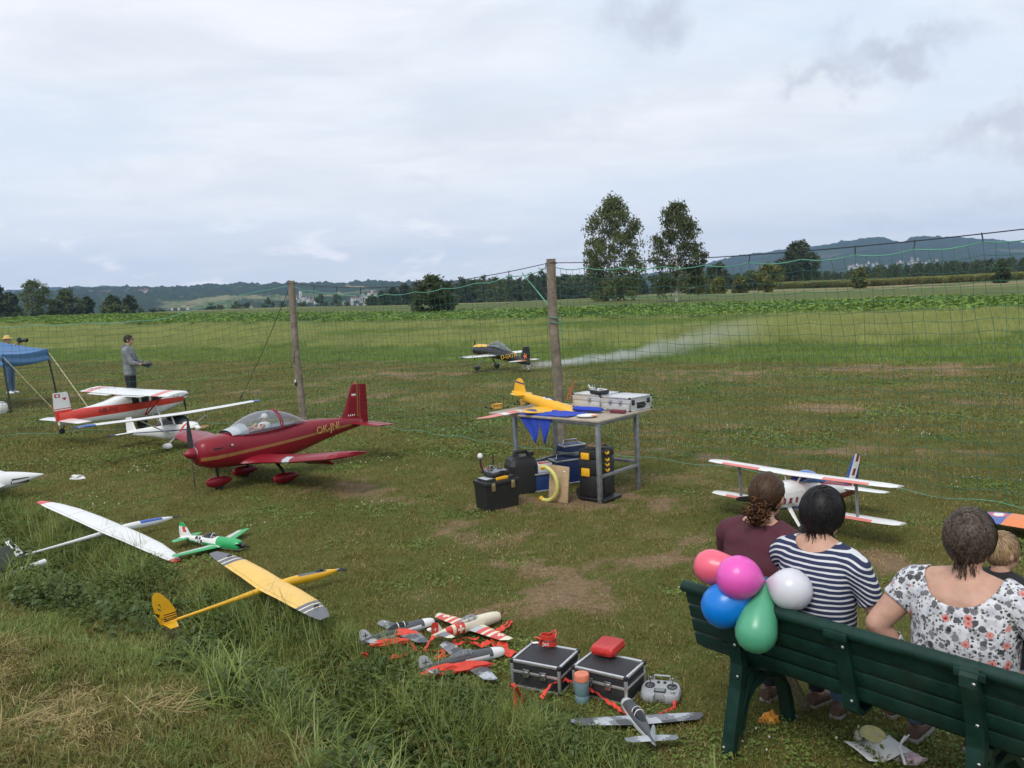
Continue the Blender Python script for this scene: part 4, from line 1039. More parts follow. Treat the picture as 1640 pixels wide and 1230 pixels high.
# ------------------------------------------------------------------ red and white high wing aeroplane at the left
def porter():
    r = thing('model_airplane', 'red and white high wing bush plane with tall square fin, tail to the blue tent', 'model airplane', (-7.199, 16.371, 0), (.014, -.012, .993), 'model airplanes on the lawn', .3259)
    st = [(3.1, 1.62, .12, .14, 2.4), (2.9, 1.62, .30, .34, 2.6), (2.3, 1.62, .42, .48, 3), (1.2, 1.55, .52, .66, 3.6), (.6, 1.62, .55, .75, 4), (-1.0, 1.62, .55, .72, 4), (-2.0, 1.55, .44, .55, 3.6), (-3.4, 1.50, .28, .42, 3.2), (-4.75, 1.50, .12, .34, 3)]
    lo = (3.1, 1.45, -4.8, 1.36); hi = (3.1, 1.75, -4.8, 1.98)
    lo2 = (3.1, 1.39, -4.8, 1.29); hi2 = (3.1, 1.81, -4.8, 2.05)
    def pf(c, n):
        if above(c.x, c.z, lo) and not above(c.x, c.z, hi): return 1
        return 0
    finish(fus_mb(dense(st, 2), 20), 'fuselage', [PW, PRED], r, [sxz(*lo), sxz(*hi)], pf)
    def pfin(c, n):
        if c.z < 1.98 and c.z > 1.42: return 1
        if 2.03 < c.z < 2.08: return 1
        x, z = c.x + 4.70, c.z - 2.78
        if abs(x) < .15 and abs(z) < .10: return 0 if (abs(x) < .035 and abs(z) < .07) or (abs(z) < .03 and abs(x) < .08) else 2
        if abs(c.x + 4.32) < .11 and 2.52 < c.z < 2.66: return 2 if (c.z > 2.585 or abs(c.x + 4.32) < .06) else 0
        return 0
    fin = fin_mb([(1.42, -3.75, 1.15), (2.0, -3.98, .98), (2.8, -4.08, .86), (2.95, -4.15, .80)], .45)
    finish(fin, 'fin', [PW, PRED, mat('paint_deep_red', (.4, .02, .03), .4)], r, zc(1.98, 2.03, 2.08, 2.68, 2.71, 2.75, 2.81, 2.85, 2.88, 2.52, 2.585, 2.66) + xc(-4.85, -4.78, -4.735, -4.665, -4.62, -4.55, -4.43, -4.38, -4.26, -4.21), pfin)
    for s in (1, -1):
        secs = [(s * .0, .62, 1.75, 2.38), (s * 3.95, .62, 1.72, 2.42), (s * 4.15, .50, 1.5, 2.41), (s * 4.22, .3, 1.2, 2.40)]
        def pw(c, n): return 1 if 2.95 < abs(c.y) < 3.55 else 0
        finish(wing_mb(secs, 1.0), 'wing', [PW, PPINK], r, yc(-3.55, -2.95, 2.95, 3.55), pw)
        mb = wing_mb([(s * .6, -1.16, .36, 2.36), (s * 2.6, -1.14, .36, 2.38)], .5); mb.build('flap', PW, r)
        finish(wing_mb([(s * .1, -3.9, .95, 1.42), (s * 1.85, -3.98, .85, 1.40), (s * 1.98, -4.1, .6, 1.40)], .6), 'tailplane', [PW], r)
        mb = MB(); mb.tube([(.35, s * 2.2, 2.36), (.2, s * .52, 1.05)], .045, 6); mb.tube([(-.35, s * 2.2, 2.36), (.1, s * .52, 1.05)], .04, 6); mb.build('wing_strut', PRED, r)
        mb = MB(); mb.tube([(1.0, s * .5, 1.05), (.92, s * 1.0, .40)], .045, 6); mb.tube([(.55, s * .5, 1.0), (.86, s * 1.0, .38)], .035, 6); mb.tube([(.9, s * .9, .42), (.8, s * .54, 1.6)], .035, 6); mb.build('gear_leg', PW, r)
        wheel(r, (.9, s * 1.08, .35), .35, .2, PRUB, PMET)
        for (x0, x1) in ((.55, 1.15), (-.1, .45), (-.7, -.2)):
            mb = MB(); mb.box(((x0 + x1) / 2, s * .535, 1.98), (x1 - x0 - .06, .05, .36), 0, None, .015); mb.build('window', GDARK, r)
        mb = MB(); mb.lathe([(.09, -.01), (.09, .02), (.001, .03)], 12, 0, Matrix.Translation((-1.35, s * .49, 1.85)), 'y'); mb.build('porthole', GDARK, r)
        for x in (2.2, 2.5): 
            mb = MB(); mb.lathe([(.05, -.02), (.05, .03), (.001, .03)], 10, 0, Matrix.Translation((x, s * .41, 1.85)), 'y'); mb.build('cowl_vent', PBLACK, r)
    mb = MB(); mb.rings([[(1.32, y, 1.98) for y in (-.42, .42)] , [(.85, y, 2.34) for y in (-.46, .46)]], closed=False, cap=False); mb.build('windshield', GDARK, r)
    mb = MB(); mb.tube([(-4.45, 0, 1.15), (-4.6, 0, .9)], .03, 6); mb.build('gear_leg', PBLACK, r); wheel(r, (-4.62, 0, .84), .16, .08, PRUB, PMET)
    text_part('lettering', 'HB-FVJ', .36, mat('letter_dark_red', (.16, .02, .02), .5), r, side_M(-2.1, -.445, 1.66, -.11, -1), .006)
    text_part('lettering', 'HB-FVJ', .36, MATS['letter_dark_red'], r, side_M(-2.1, .445, 1.66, .11, 1), .006)
    spinner(r, 3.08, 1.62, .13, .32, PMET); propeller(r, 3.16, 1.62, .85, PBLACK, .9, .08, 3)
porter()

# ------------------------------------------------------------------ white high wing trainer with blue wing tips
def trainer():
    r = thing('model_airplane', 'white high wing trainer with blue wing tips and wooden propeller behind the wine red plane', 'model airplane', (-5.615, 14.197, 0), (-.022, -.101, 5.797), 'model airplanes on the lawn', .3074)
    st = [(1.55, 1.0, .22, .22, 2.2), (1.35, 1.0, .40, .36, 2.4), (.8, .98, .50, .46, 2.6), (.3, .98, .55, .50, 2.8), (-.6, 1.0, .52, .48, 2.8), (-1.4, 1.02, .36, .36, 2.5), (-2.6, 1.05, .20, .24, 2.2), (-3.9, 1.08, .10, .14, 2.2)]
    l1, l2 = (1.6, 1.04, -4, 1.10), (1.6, .97, -4, 1.06)
    d1, d2 = (.55, .65, 1.05, 1.25), (.70, .65, 1.20, 1.25)
    e1, e2 = (-1.5, .8, -1.0, 1.35), (-1.35, .8, -.85, 1.35)
    def pf(c, n):
        if abs(n.y) < .3: return 0
        if (above(c.x, c.z, d1) and not above(c.x, c.z, d2)) is False and (not above(c.x, c.z, d1) and above(c.x, c.z, d2)): return 2
        if not above(c.x, c.z, d2) and above(c.x, c.z, d1): return 2
        if not above(c.x, c.z, e2) and above(c.x, c.z, e1): return 2
        if above(c.x, c.z, l2) and not above(c.x, c.z, l1) and c.x < 1.3: return 1
        return 0
    finish(fus_mb(dense(st, 2), 20), 'fuselage', [PW, PNAVY, PRED], r, [sxz(*l1), sxz(*l2), sxz(*d1), sxz(*d2), sxz(*e1), sxz(*e2)], pf)
    cab = [(.95, 1.30, .38, .06), (.55, 1.36, .46, .40), (.2, 1.38, .48, .48), (-.5, 1.38, .46, .46), (-1.0, 1.34, .36, .28), (-1.5, 1.28, .22, .08)]
    canopy_mb(dense(cab, 2), 14).build('cabin', GDARK, r)
    for s in (1, -1):
        for x in (.32, -.62):
            mb = MB(); mb.tube([(x + .18, s * .49, 1.32), (x, s * .47, 1.78)], .05, 6); mb.build('cabin_pillar', PW, r)
        secs = [(0, .78, 1.15, 1.82), (s * 3.0, .76, 1.10, 1.86), (s * 5.4, .70, .95, 1.92), (s * 5.85, .60, .75, 1.93), (s * 6.0, .40, .5, 1.93)]
        finish(wing_mb(secs, 1.05), 'wing', [PW, PBLUE], r, yc(-5.25, 5.25), lambda c, n: 1 if abs(c.y) > 5.25 else 0)
        finish(wing_mb([(s * .05, -3.35, .75, 1.10), (s * 1.25, -3.45, .60, 1.10), (s * 1.38, -3.55, .42, 1.10)], .8), 'tailplane', [PW, PNAVY], r, yc(-1.15, 1.15), lambda c, n: 1 if abs(c.y) > 1.15 else 0)
        mb = MB(); mb.tube([(.25, s * 2.4, 1.80), (.1, s * .52, .85)], .05, 6, flat=.6); mb.build('wing_strut', PW, r)
        mb = MB(); mb.tube([(.25, s * .45, .60), (.28, s * .95, .32)], [.06, .04], 8, flat=.5); mb.build('gear_leg', PW, r)
        teardrop(r, (.28, s * 1.0, .25), .72, .28, .34, PW); wheel(r, (.3, s * 1.0, .16), .16, .12, PRUB, PMET)
    finish(fin_mb([(1.05, -3.1, .95), (1.4, -3.3, .75), (1.9, -3.45, .55), (1.98, -3.5, .45)], .6), 'fin', [PW], r)
    mb = MB(); mb.tube([(1.3, 0, .7), (1.25, 0, .3)], .045, 8); mb.build('gear_leg', PMET, r)
    teardrop(r, (1.22, 0, .24), .66, .24, .32, PW); wheel(r, (1.25, 0, .15), .15, .1, PRUB, PMET)
    spinner(r, 1.55, 1.0, .17, .30, PW); propeller(r, 1.62, 1.0, .78, PWOOD, 1.62, .11, 2)
trainer()

# ------------------------------------------------------------------ white jet-like pusher at the left edge
def white_jet():
    r = thing('model_airplane', 'white tailless looking pusher model with tip tank, cut by the left edge', 'model airplane', at(70, 759, .27) - Vector((math.cos(.42), math.sin(.42), 0)) * .80 - Vector((0, 0, .25)), (0, 0, .42), 'model airplanes on the lawn', 1.45)
    st = [(.55, .17, .004, .005), (.48, .165, .03, .026), (.36, .155, .062, .06), (.18, .15, .085, .085), (-.1, .14, .09, .09), (-.4, .13, .075, .075), (-.7, .13, .04, .045)]
    finish(fus_mb(dense(st, 3), 18), 'fuselage', [PW, PDGREY], r, xc(.30, .44) + zc(.12, .17), lambda c, n: 1 if (.30 < c.x < .44 and .12 < c.z < .17 and int((c.x * 61 + c.z * 90)) % 3) else 0)
    mb = fus_mb(dense([(.30, .20, .01, .006), (.15, .235, .03, .035), (-.15, .25, .04, .045), (-.5, .22, .02, .02)], 3), 14); mb.build('engine_pod', PW, r)
    for s in (1, -1):
        secs = [(s * .06, .26, .62, .12), (s * .30, .18, .42, .125), (s * .58, .06, .24, .13), (s * .62, .02, .14, .13)]
        finish(wing_mb(secs, .8), 'wing', [PW, PDGREY], r, yc(-.28, -.20, .20, .28) + [sxy(.05, -.5, -.02, -.62), sxy(.05, .5, -.02, .62)], lambda c, n: 1 if (.20 < abs(c.y) < .28 and n.z > 0) else 0)
        t = teardrop(r, (.0, s * .63, .105), .30, .075, .075, PW, 'tip_tank')
    finish(fin_mb([(.16, -.5, .26), (.36, -.62, .14)], .5), 'fin', [PW], r)
    propeller(r, .16, .27, .075, PBLACK, .5, .2, 2)
white_jet()

# ------------------------------------------------------------------ gliders on the lawn
def white_glider():
    r = thing('model_glider', 'large white glider with red wing tips and blue canopy strip', 'model glider', (-4.101, 8.452, .02), (.12, .01, .949), 'model gliders at the ditch edge', .8365)
    secs = []
    for y in (-1.5, -1.42, -1.25, -.9, -.45, 0, .45, .9, 1.25, 1.42, 1.5):
        u = abs(y) / 1.5; c = .30 * (1 - .12 * u - .62 * u ** 5); secs.append((y, .02 + c * .42 - .12 * u ** 3, c, .155 + .02 * u))
    tip = [sxy(.3, 1.28, -.3, 1.40), sxy(.3, -1.44, -.3, -1.36)]
    def p(c, n):
        if c.y > 1.28 + (.3 - c.x) * .2: return 1
        if c.y < -1.40 and c.x < .0: return 1
        if -.126 < c.x < -.120 and n.z > 0: return 2
        if abs(c.x) < .2 and (.735 < abs(c.y) < .742 or abs(c.y) < .004) and n.z > 0: return 2
        return 0
    finish(wing_mb(secs, .75), 'wing', [PW, PRED, PGSEAM], r, tip + yc(-1.40, 1.36, .735, .742, -.735, -.742, .004, -.004) + xc(0.0, -.126, -.120), p)
    st = [(.82, .10, .006, .006), (.78, .10, .018, .02), (.6, .105, .038, .042), (.35, .115, .042, .048), (.1, .125, .036, .04), (-.2, .12, .022, .024), (-.7, .105, .013, .014), (-1.1, .095, .010, .011)]
    finish(fus_mb(dense(st, 3), 14), 'fuselage', [PW, PBLUE], r, xc(.36, .66) + yc(-.022, .022), lambda c, n: 1 if (.36 < c.x < .66 and n.z > .55) else 0)
    for s in (1, -1):
        mb = wing_mb([(0, -1.0, .10, .10), (s * .22, -1.04, .07, .22)], .6); mb.build('tailplane', PW, r)
    spinner(r, .82, .10, .012, .03, PBLACK); propeller(r, .84, .10, .13, PBLACK, 1.3, .09, 2)
white_glider()
def yellow_glider():
    r = thing('model_glider', 'yellow glider with slate grey wing tips and tall yellow tail over the ditch', 'model glider', (-1.943, 6.518, .03), (.052, -.03, .725), 'model gliders at the ditch edge', .8391)
    secs = []
    for y in (-1.12, -1.06, -.95, -.7, -.35, 0, .35, .7, .95, 1.06, 1.12):
        u = abs(y) / 1.12; c = .27 * (1 - .18 * u - .5 * u ** 6); secs.append((y, c * .45 - .08 * u ** 3, c, .125 + .05 * u))
    ys = (.72, .775, .795, .86, .88)
    def p(c, n):
        a = abs(c.y)
        if (-.112 < c.x < -.107 or (c.x < -.1 and .355 < a < .36) or a < .003) and n.z > 0 and a < .72: return 3
        if a < .72: return 0
        if .775 < a < .795 or .86 < a < .88: return 2
        return 1
    finish(wing_mb(secs, .75), 'wing', [PYELW, PGUN, PCREAM, mat('seam_amber', (.45, .24, .04), .6)], r, yc(*ys) + yc(*[-v for v in ys]) + yc(.355, .36, -.355, -.36, .003, -.003) + xc(-.112, -.107), p)
    st = [(.68, .07, .014, .014), (.60, .072, .028, .03), (.45, .08, .036, .042), (.2, .10, .036, .044), (-.1, .105, .026, .03), (-.5, .09, .015, .017), (-1.0, .075, .011, .012)]
    finish(fus_mb(dense(st, 3), 14), 'fuselage', [PYEL, PGUN], r, xc(.26, .56) + yc(-.026, .026), lambda c, n: 1 if (.26 < c.x < .56 and n.z > .6) else 0)
    zs = (.105, .115, .125, .135, .145, .155)
    fin = fin_mb([(.06, -.90, .13), (.10, -.885, .16), (.18, -.90, .17), (.27, -.945, .14), (.34, -1.0, .08), (.365, -1.03, .03)], .35)
    finish(fin, 'fin', [PYEL, PBLACK], r, zc(*zs) + xc(-1.0), lambda c, n: 1 if c.z < .16 and int((c.z - .095) / .01) % 2 == 1 and c.x > -1.0 else 0)
    for s in (1, -1):
        mb = wing_mb([(0, -.9, .12, .075), (s * .2, -.95, .07, .10)], .6); mb.build('tailplane', PYEL, r)
    mb = MB(); mb.lathe([(.016, .675), (.014, .70), (.002, .715)], 10, 0, Matrix.Translation((0, 0, .07)), 'x'); mb.build('spinner', PMET, r)
    propeller(r, .705, .07, .16, PBLACK, 1.35, .10, 2)
    mb = MB(); mb.tube([(.53, .0, .105), (.50, .0, .135), (.44, 0, .115)], [.022, .02, .012], 8, flat=.5); mb.build('canopy_fairing', PBLACK, r)
    mb = MB(); mb.box((-.02, .88, .185), (.045, .006, .02)); mb.box((-.02, -.86, .185), (.045, .006, .02)); mb.build('servo_horn', PBLACK, r)
yellow_glider()
def grey_glider():
    r = thing('model_glider', 'white glider boom with an olive grey rudder, cut by the left edge', 'model glider', (0, 0, 0), 0, 'model gliders at the ditch edge')
    p0 = at(-60, 945, .12); p1 = at(72, 903, .10); d = (p1 - p0).normalized(); ln = (p1 - p0).length
    r.location = p0; r.rotation_euler = (0, 0, math.atan2(d.y, d.x))
    mb = fus_mb(dense([(-.25, 0, .012, .012), (0, 0, .017, .017), (ln * .6, 0, .022, .022), (ln * .9, 0, .024, .024), (ln, 0, .026, .026)], 2), 12); mb.build('fuselage', PW, r)
    mb = fin_mb([(.01, .42, .20), (.08, .46, .24), (.20, .46, .22), (.245, .44, .16)], .25); mb.build('rudder', mat('paint_olive_grey', (.13, .145, .115), .6, var=.1), r)
    mb = fin_mb([(.01, .30, .24), (.16, .22, .18), (.33, .10, .12)], .35); mb.build('fin', PW, r)
grey_glider()

# ------------------------------------------------------------------ small scale models: one shape family, each with its own outline and paint
def warbird(label, loc, rot, s, fus, wing, tail, fin, fm, wm, tm, nm, canopy=None, spin=None, prop=None, cat='model airplane', group='small models lying on the lawn', ell=False):
    r = thing('model_airplane', label, cat, loc, rot, group, s)
    finish(fus_mb(dense(fus, 3), 18), 'fuselage', fm[0], r, fm[1], fm[2])
    hs, xr, cr_, xt, ct, zr, zt = wing
    for sd in (1, -1):
        secs = []
        for k in range(10):
            u = k / 9.0; y = sd * hs * u
            c = cr_ * math.sqrt(max(.02, 1 - u ** 2.2)) if ell else lerp(cr_, ct, u) * (1 if u < .93 else (.86 if u < .99 else .5))
            xl = lerp(xr, xt, u); xl = xr - (cr_ - c) * .38 if ell else xl
            secs.append((y, xl, c, lerp(zr, zt, u)))
        finish(wing_mb(secs, .95), 'wing', wm[0], r, wm[1], wm[2])
        th, tx, tc, tt, tz = tail
        secs = [(sd * th * k / 6.0, tx - .25 * tc * (k / 6.0) ** 2, lerp(tc, tt, k / 6.0) * (1 if k < 5 else (.9 if k < 6 else .55)), tz) for k in range(7)]
        finish(wing_mb(secs, .6), 'tailplane', tm[0], r, tm[1], tm[2])
    finish(fin_mb(fin, .45), 'fin', nm[0], r, nm[1], nm[2])
    if canopy:
        st, m, bows = canopy
        o = canopy_mb(dense(st, 2), 12).build('canopy', m, r)
        for (x, z, w, h) in bows:
            mb = MB(); mb.tube([(x, w * math.cos(PI * k / 10), z + h * math.sin(PI * k / 10)) for k in range(11)], .006, 5); mb.build('canopy_bow', PW if m is GDARK else PMGREY, o)
    if spin: spinner(r, spin[0], spin[1], spin[2], spin[3], spin[4])
    if prop: propeller(r, prop[0], prop[1], prop[2], prop[3], prop[4], .11, prop[5] if len(prop) > 5 else 2)
    return r
def camo(c, seed, n=3):
    v = mnoise.noise(Vector((c.x * 4.5 + seed * 3.7, c.y * 4.5 - seed, 0)))
    return 0 if v < -.08 else (1 if v < .18 else 2)
GRID = [((x * .06, 0, 0), (1, .35, 0)) for x in range(-9, 10)] + [((0, y * .07, 0), (-.45, 1, 0)) for y in range(-9, 10)]
FUS1 = [(.50, .085, .028, .028), (.47, .085, .055, .055), (.34, .09, .07, .072), (.1, .095, .07, .078), (-.15, .095, .055, .07), (-.4, .10, .028, .042), (-.55, .105, .008, .018)]
def cross_paint(c, n, x0, z0, s, base, fg):
    x, z = c.x - x0, c.z - z0
    return fg if (abs(x) < .18 * s and abs(z) < s) or (abs(z) < .18 * s and abs(x) < s) else base
def cross_cuts(x0, z0, s): return xc(x0 - s, x0 - .18 * s, x0 + .18 * s, x0 + s) + zc(z0 - s, z0 - .18 * s, z0 + .18 * s, z0 + s)
FIN1 = [(.10, -.36, .18), (.16, -.40, .155), (.23, -.45, .105), (.255, -.49, .05)]
GM = [PDGREY, PMGREY, PLGREY, PW, PBLACK]
def grey_fus(seed):
    def f(c, n):
        if c.x > .33: return 3 if c.z > .06 else 4
        if n.z < -.1: return 2
        if abs(n.y) > .45 and .07 < c.z < .12 and -.02 < c.x < .28: return 3
        return 0 if c.z > .10 else (1 if camo(c, seed) else 0)
    return (GM, xc(.33, .28, -.02) + zc(.06, .07, .12, .10), f)
def grey_wing(seed): return (GM, GRID, lambda c, n: camo(c, seed) if n.z > 0 else 2)
can1 = [(.14, .15, .03, .01), (.08, .155, .045, .045), (0, .158, .048, .055), (-.1, .155, .04, .04), (-.2, .15, .02, .01)]
bow1 = [(.06, .155, .047, .048), (-.03, .156, .046, .053)]
nfin = (GM, cross_cuts(-.475, .17, .036), lambda c, n: cross_paint(c, n, -.475, .17, .036, 2, 4))
warbird('grey camouflaged warbird model, leftmost of the pile, half under red cloth', (-.84, 5.657, 0.0), (-.077, -.011, .617), .5095 * 1.05, FUS1, (.62, .20, .26, .08, .13, .07, .09), (.20, -.36, .15, .09, .11), FIN1,
        grey_fus(1), grey_wing(1), grey_wing(5), nfin, (can1, GDARK, bow1), (.50, .085, .03, .06, PBLACK), (.53, .085, .13, PBLACK, .3, 3))
warbird('grey camouflaged warbird model nearest the black cases, red cloth along its side', (-.374, 5.14, 0.0), (0, .034, .516), .5572, FUS1, (.62, .20, .26, .08, .13, .06, .09), (.20, -.36, .15, .09, .11), FIN1,
        grey_fus(2), grey_wing(2), grey_wing(6), nfin, (can1, GCAN, bow1))
warbird('grey camouflaged warbird model lying alone in front of the cases, nose to the right case', (.58, 4.281, 0.0), (.053, .09, 1.69), .5565, FUS1, (.64, .18, .22, .10, .15, .07, .10), (.24, -.37, .13, .11, .11), FIN1,
        (GM, xc(.36, -.3) + zc(.07, .11), lambda c, n: 3 if (c.x > .36 or (abs(n.y) > .5 and c.z < .11)) else (0 if c.z > .11 else 1)), grey_wing(3), grey_wing(8), ([PLGREY], (), None), (can1, GDARK, bow1))
# cream one with red and white bars
def cw(c, n):
    a = abs(c.y)
    if a > .565: return 0
    for (y0, y1) in ((.17, .25), (.29, .35), (.40, .555)):
        if y0 < a < y1:
            if y0 == .40:
                u, v = a - .478, c.x - .065
                if (abs(u) < .016 and abs(v) < .05) or (abs(v) < .016 and abs(u) < .05): return 0
            return 1
    return 2 if a < .17 and n.z > 0 and c.x < .10 else 0
CWY = (.17, .25, .29, .35, .40, .428, .462, .494, .528, .555, .565)
def cf(c, n):
    if -.36 < c.x < -.10:
        u = c.x + .16; v = c.z - .10
        if (abs(u) < .014 and abs(v) < .045) or (abs(v) < .014 and abs(u) < .045): return 0
        return 1 if c.x > -.225 or (c.x < -.27) else 0
    return 0
warbird('cream warbird model with red and white barred wings and red spinner', (-.372, 5.645, 0.02), (-.012, .05, .77), .5858, [(.46, .09, .035, .035)] + [(a, b, c * 1.02, d) for a, b, c, d in FUS1[1:]], (.64, .20, .25, .10, .14, .06, .07), (.22, -.36, .14, .09, .115), FIN1,
        ([PCREAM, PRED, PLGREY], xc(-.36, -.27, -.225, -.205, -.174, -.146, -.115, -.10) + zc(.055, .086, .114, .145), cf), ([PCREAM, PRED, PLGREY], yc(*CWY) + yc(*[-v for v in CWY]) + xc(.015, .049, .081, .115, .10), cw),
        ([PCREAM, PMGREY], (), lambda c, n: 1 if n.z > 0 and abs(c.y) < .16 else 0),
        ([PCREAM, PRED], cross_cuts(-.50, .175, .02) + xc(-.455), lambda c, n: 0 if c.x > -.455 else (0 if (abs(c.x + .50) < .006 and abs(c.z - .175) < .02) or (abs(c.z - .175) < .006 and abs(c.x + .50) < .02) else 1)),
        ([(a, b, c, d * 1.0) for a, b, c, d in can1], GCAN, bow1), (.46, .09, .034, .08, PRED), (.50, .09, .10, PBLACK, .8, 3))
# green and white racer
def gf(c, n):
    if -.30 < c.x < -.15 and abs(n.y) > .2 and c.z > .03: return 2 if (int((c.x + 1) / .0375) + int((c.z + 1) / .0375)) % 2 else 0
    hi = .13 + .25 * max(0, c.x - .10)
    return 1 if (c.z > .055 and (c.z < .10 or c.x > .12)) and c.x < .48 else (1 if c.x > .12 and c.z > .05 else 0)
def gw(c, n):
    a = abs(c.y)
    if n.z < 0: return 1
    return 1 if (c.x > lerp(.20, .04, a / .7) - .10 + .02 or a > .60) and a > .10 else 0
warbird('small green and white racing model with checkered band and black canopy', (-2.946, 8.07, 0.0), (0, .01, 5.843), .6716, [(.52, .095, .045, .045), (.50, .095, .07, .07), (.38, .10, .085, .085), (.1, .105, .075, .085), (-.15, .105, .06, .07), (-.42, .11, .032, .045), (-.62, .115, .01, .02)],
        (.72, .22, .25, .02, .13, .06, .10), (.26, -.42, .19, .11, .125), [(.11, -.36, .27), (.18, -.42, .22), (.27, -.48, .16), (.33, -.53, .09), (.345, -.55, .05)],
        ([PW, PGREEN, PBLACK], xc(*[-.30 + .0375 * k for k in range(5)], .12, .48) + zc(.0375, .055, .075, .10, .1125, .15, .05), gf),
        ([PW, PGREEN], [sxy(.12, 0, -.04, .7), sxy(.12, 0, -.04, -.7)] + yc(-.6, -.1, .1, .6), gw),
        ([PW, PGREEN], xc(-.50), lambda c, n: 1 if abs(c.y) > .10 or c.x > -.46 else 0),
        ([PW, PGREEN, PRED], xc(-.48) + [sxz(-.42, .2, -.52, .33), sxz(-.47, .15, -.57, .28)] + zc(.20, .28), lambda c, n: 1 if c.z > .285 or (not above(c.x, c.z, (-.42, .2, -.52, .33)) is False and c.x > -.45) else (2 if .2 < c.z < .28 and -.56 < c.x < -.50 else 0)),
        ([(.10, .165, .03, .01), (.04, .17, .05, .05), (-.04, .172, .052, .06), (-.12, .168, .04, .035), (-.18, .16, .02, .01)], GDARK, [(.02, .171, .051, .056)]), (.52, .095, .04, .08, PBLACK), (.55, .095, .15, PBLACK, 1.2, 2))

# yellow fighter standing on the table with its open belly hatch
def yellow_fighter():
    Y = PYEL
    r = warbird('yellow warbird model on the table with blue roundels and its hatch open', (.404, 10.17, .885), (-.049, .209, 5.623), 1.2559,
        [(.33, .055, .03, .03), (.28, .06, .05, .05), (.15, .065, .058, .062), (.0, .07, .055, .062), (-.15, .075, .042, .05), (-.32, .085, .024, .032), (-.44, .09, .008, .015)], (.46, .14, .20, .1, .1, .045, .055), (.15, -.27, .12, .08, .10),
        [(.09, -.26, .16), (.14, -.285, .14), (.20, -.315, .11), (.235, -.34, .06), (.245, -.36, .02)],
        ([Y, PMGREY], xc(.03, -.06) + zc(.115), lambda c, n: None), ([Y, PNAVY], GRID + yc(-.40, -.28, .28, .40) + xc(.09, 0.0), lambda c, n: 1 if (abs(c.y) - .34) ** 2 + (c.x - .045) ** 2 < .0030 and n.z > 0 else 0),
        ([Y], (), None), ([Y, PNAVY], zc(.192, .206), lambda c, n: 1 if .192 < c.z < .206 else 0), None, None, None, group='things on the workbench table', ell=True)
    mb = MB(); mb.box((-.01, 0, .128), (.10, .055, .012), 0, None, .004); mb.build('hatch', PW, r)
    mb = MB(); mb.tube([(-.06, .02, .125), (-.02, .03, .145), (.04, .01, .14), (.08, -.01, .13)], .006, 5); mb.tube([(-.05, -.02, .125), (.0, -.01, .15), (.06, .0, .135)], .006, 5); mb.build('wiring', PBLACK, r)
yellow_fighter()

# black and yellow aerobatic model taxiing on the runway
def acro():
    K = mat('paint_black', (.016, .016, .018), .3, coat=.4, scale=5)
    st = [(.98, .58, .10, .10), (.92, .585, .17, .16), (.7, .57, .19, .185), (.3, .54, .18, .19), (-.1, .50, .17, .19), (-.6, .40, .12, .15), (-1.05, .29, .07, .10), (-1.28, .23, .03, .07)]
    a, b = (1, .50, -1.3, .19), (1, .58, -1.3, .30)
    def f(c, n):
        if not above(c.x, c.z, a): return 1
        if c.x > .35 and c.z > .685: return 2
        return 0
    r = thing('model_airplane', 'black, white and yellow aerobatic model trailing white smoke on the runway', 'model airplane', (-.387, 26.245, 0), (0, 0, 2.318), 'model airplanes on the lawn', 1.0685)
    finish(fus_mb(dense(st, 3), 18), 'fuselage', [K, PW, PYEL], r, [sxz(*a)] + xc(.35) + zc(.685), f)
    canopy_mb(dense([(.38, .68, .08, .01), (.22, .70, .13, .10), (.0, .69, .145, .15), (-.25, .63, .13, .12), (-.5, .56, .08, .02)], 2)).build('canopy', GCAN, r)
    for s in (1, -1):
        finish(wing_mb([(s * .1, .42, .55, .44), (s * 1.05, .34, .36, .46), (s * 1.2, .28, .30, .46), (s * 1.25, .2, .2, .46)], .9), 'wing', [PW, PYEL, K], r, yc(-.62, .62, -1.17, 1.17, -.3, .3) + xc(.2), lambda c, n: 2 if abs(c.y) > 1.17 or n.z < -.2 and abs(c.y) < .3 else (1 if abs(c.y) < .62 and c.x > .2 and n.z > -.2 else 0))
        finish(wing_mb([(s * .03, -.88, .34, .32), (s * .48, -.96, .22, .32), (s * .52, -1.0, .14, .32)], .6), 'tailplane', [PW, PORG], r, yc(-.2, .2), lambda c, n: 1 if abs(c.y) < .2 else 0)
        mb = MB(); mb.tube([(.42, s * .1, .40), (.48, s * .26, .24), (.52, s * .36, .12)], [.03, .025, .02], 6, flat=.5); mb.build('gear_leg', K, r)
        wheel(r, (.5, s * .38, .085), .085, .05, PRUB, PMET); teardrop(r, (.49, s * .38, .11), .28, .08, .12, K)
    def fp(c, n):
        x, z = c.x + 1.13, c.z - .44; q = math.hypot(x, z); an = math.atan2(z, x)
        return 1 if q < .055 + .025 * math.cos(5 * an) else 0
    fin = fin_mb([(.22, -.86, .42), (.40, -.93, .38), (.62, -1.02, .30), (.70, -1.06, .24)], .3)
    finish(fin, 'fin', [K, PORG], r, xc(*[-1.21 + .02 * k for k in range(9)]) + zc(*[.36 + .02 * k for k in range(9)]), fp)
    text_part('lettering', 'D-EXTR', .17, PYEL, r, side_M(-.60, .135, .44, .12, 1, 0, .16), .004)
    mb = MB(); mb.tube([(-1.18, 0, .2), (-1.24, 0, .06)], .012, 6); mb.build('gear_leg', PMET, r); wheel(r, (-1.25, 0, .035), .035, .02, PRUB, PMET)
    spinner(r, .97, .58, .095, .16, K); propeller(r, 1.02, .58, .30, PBLACK, .1, .1, 2)
acro()

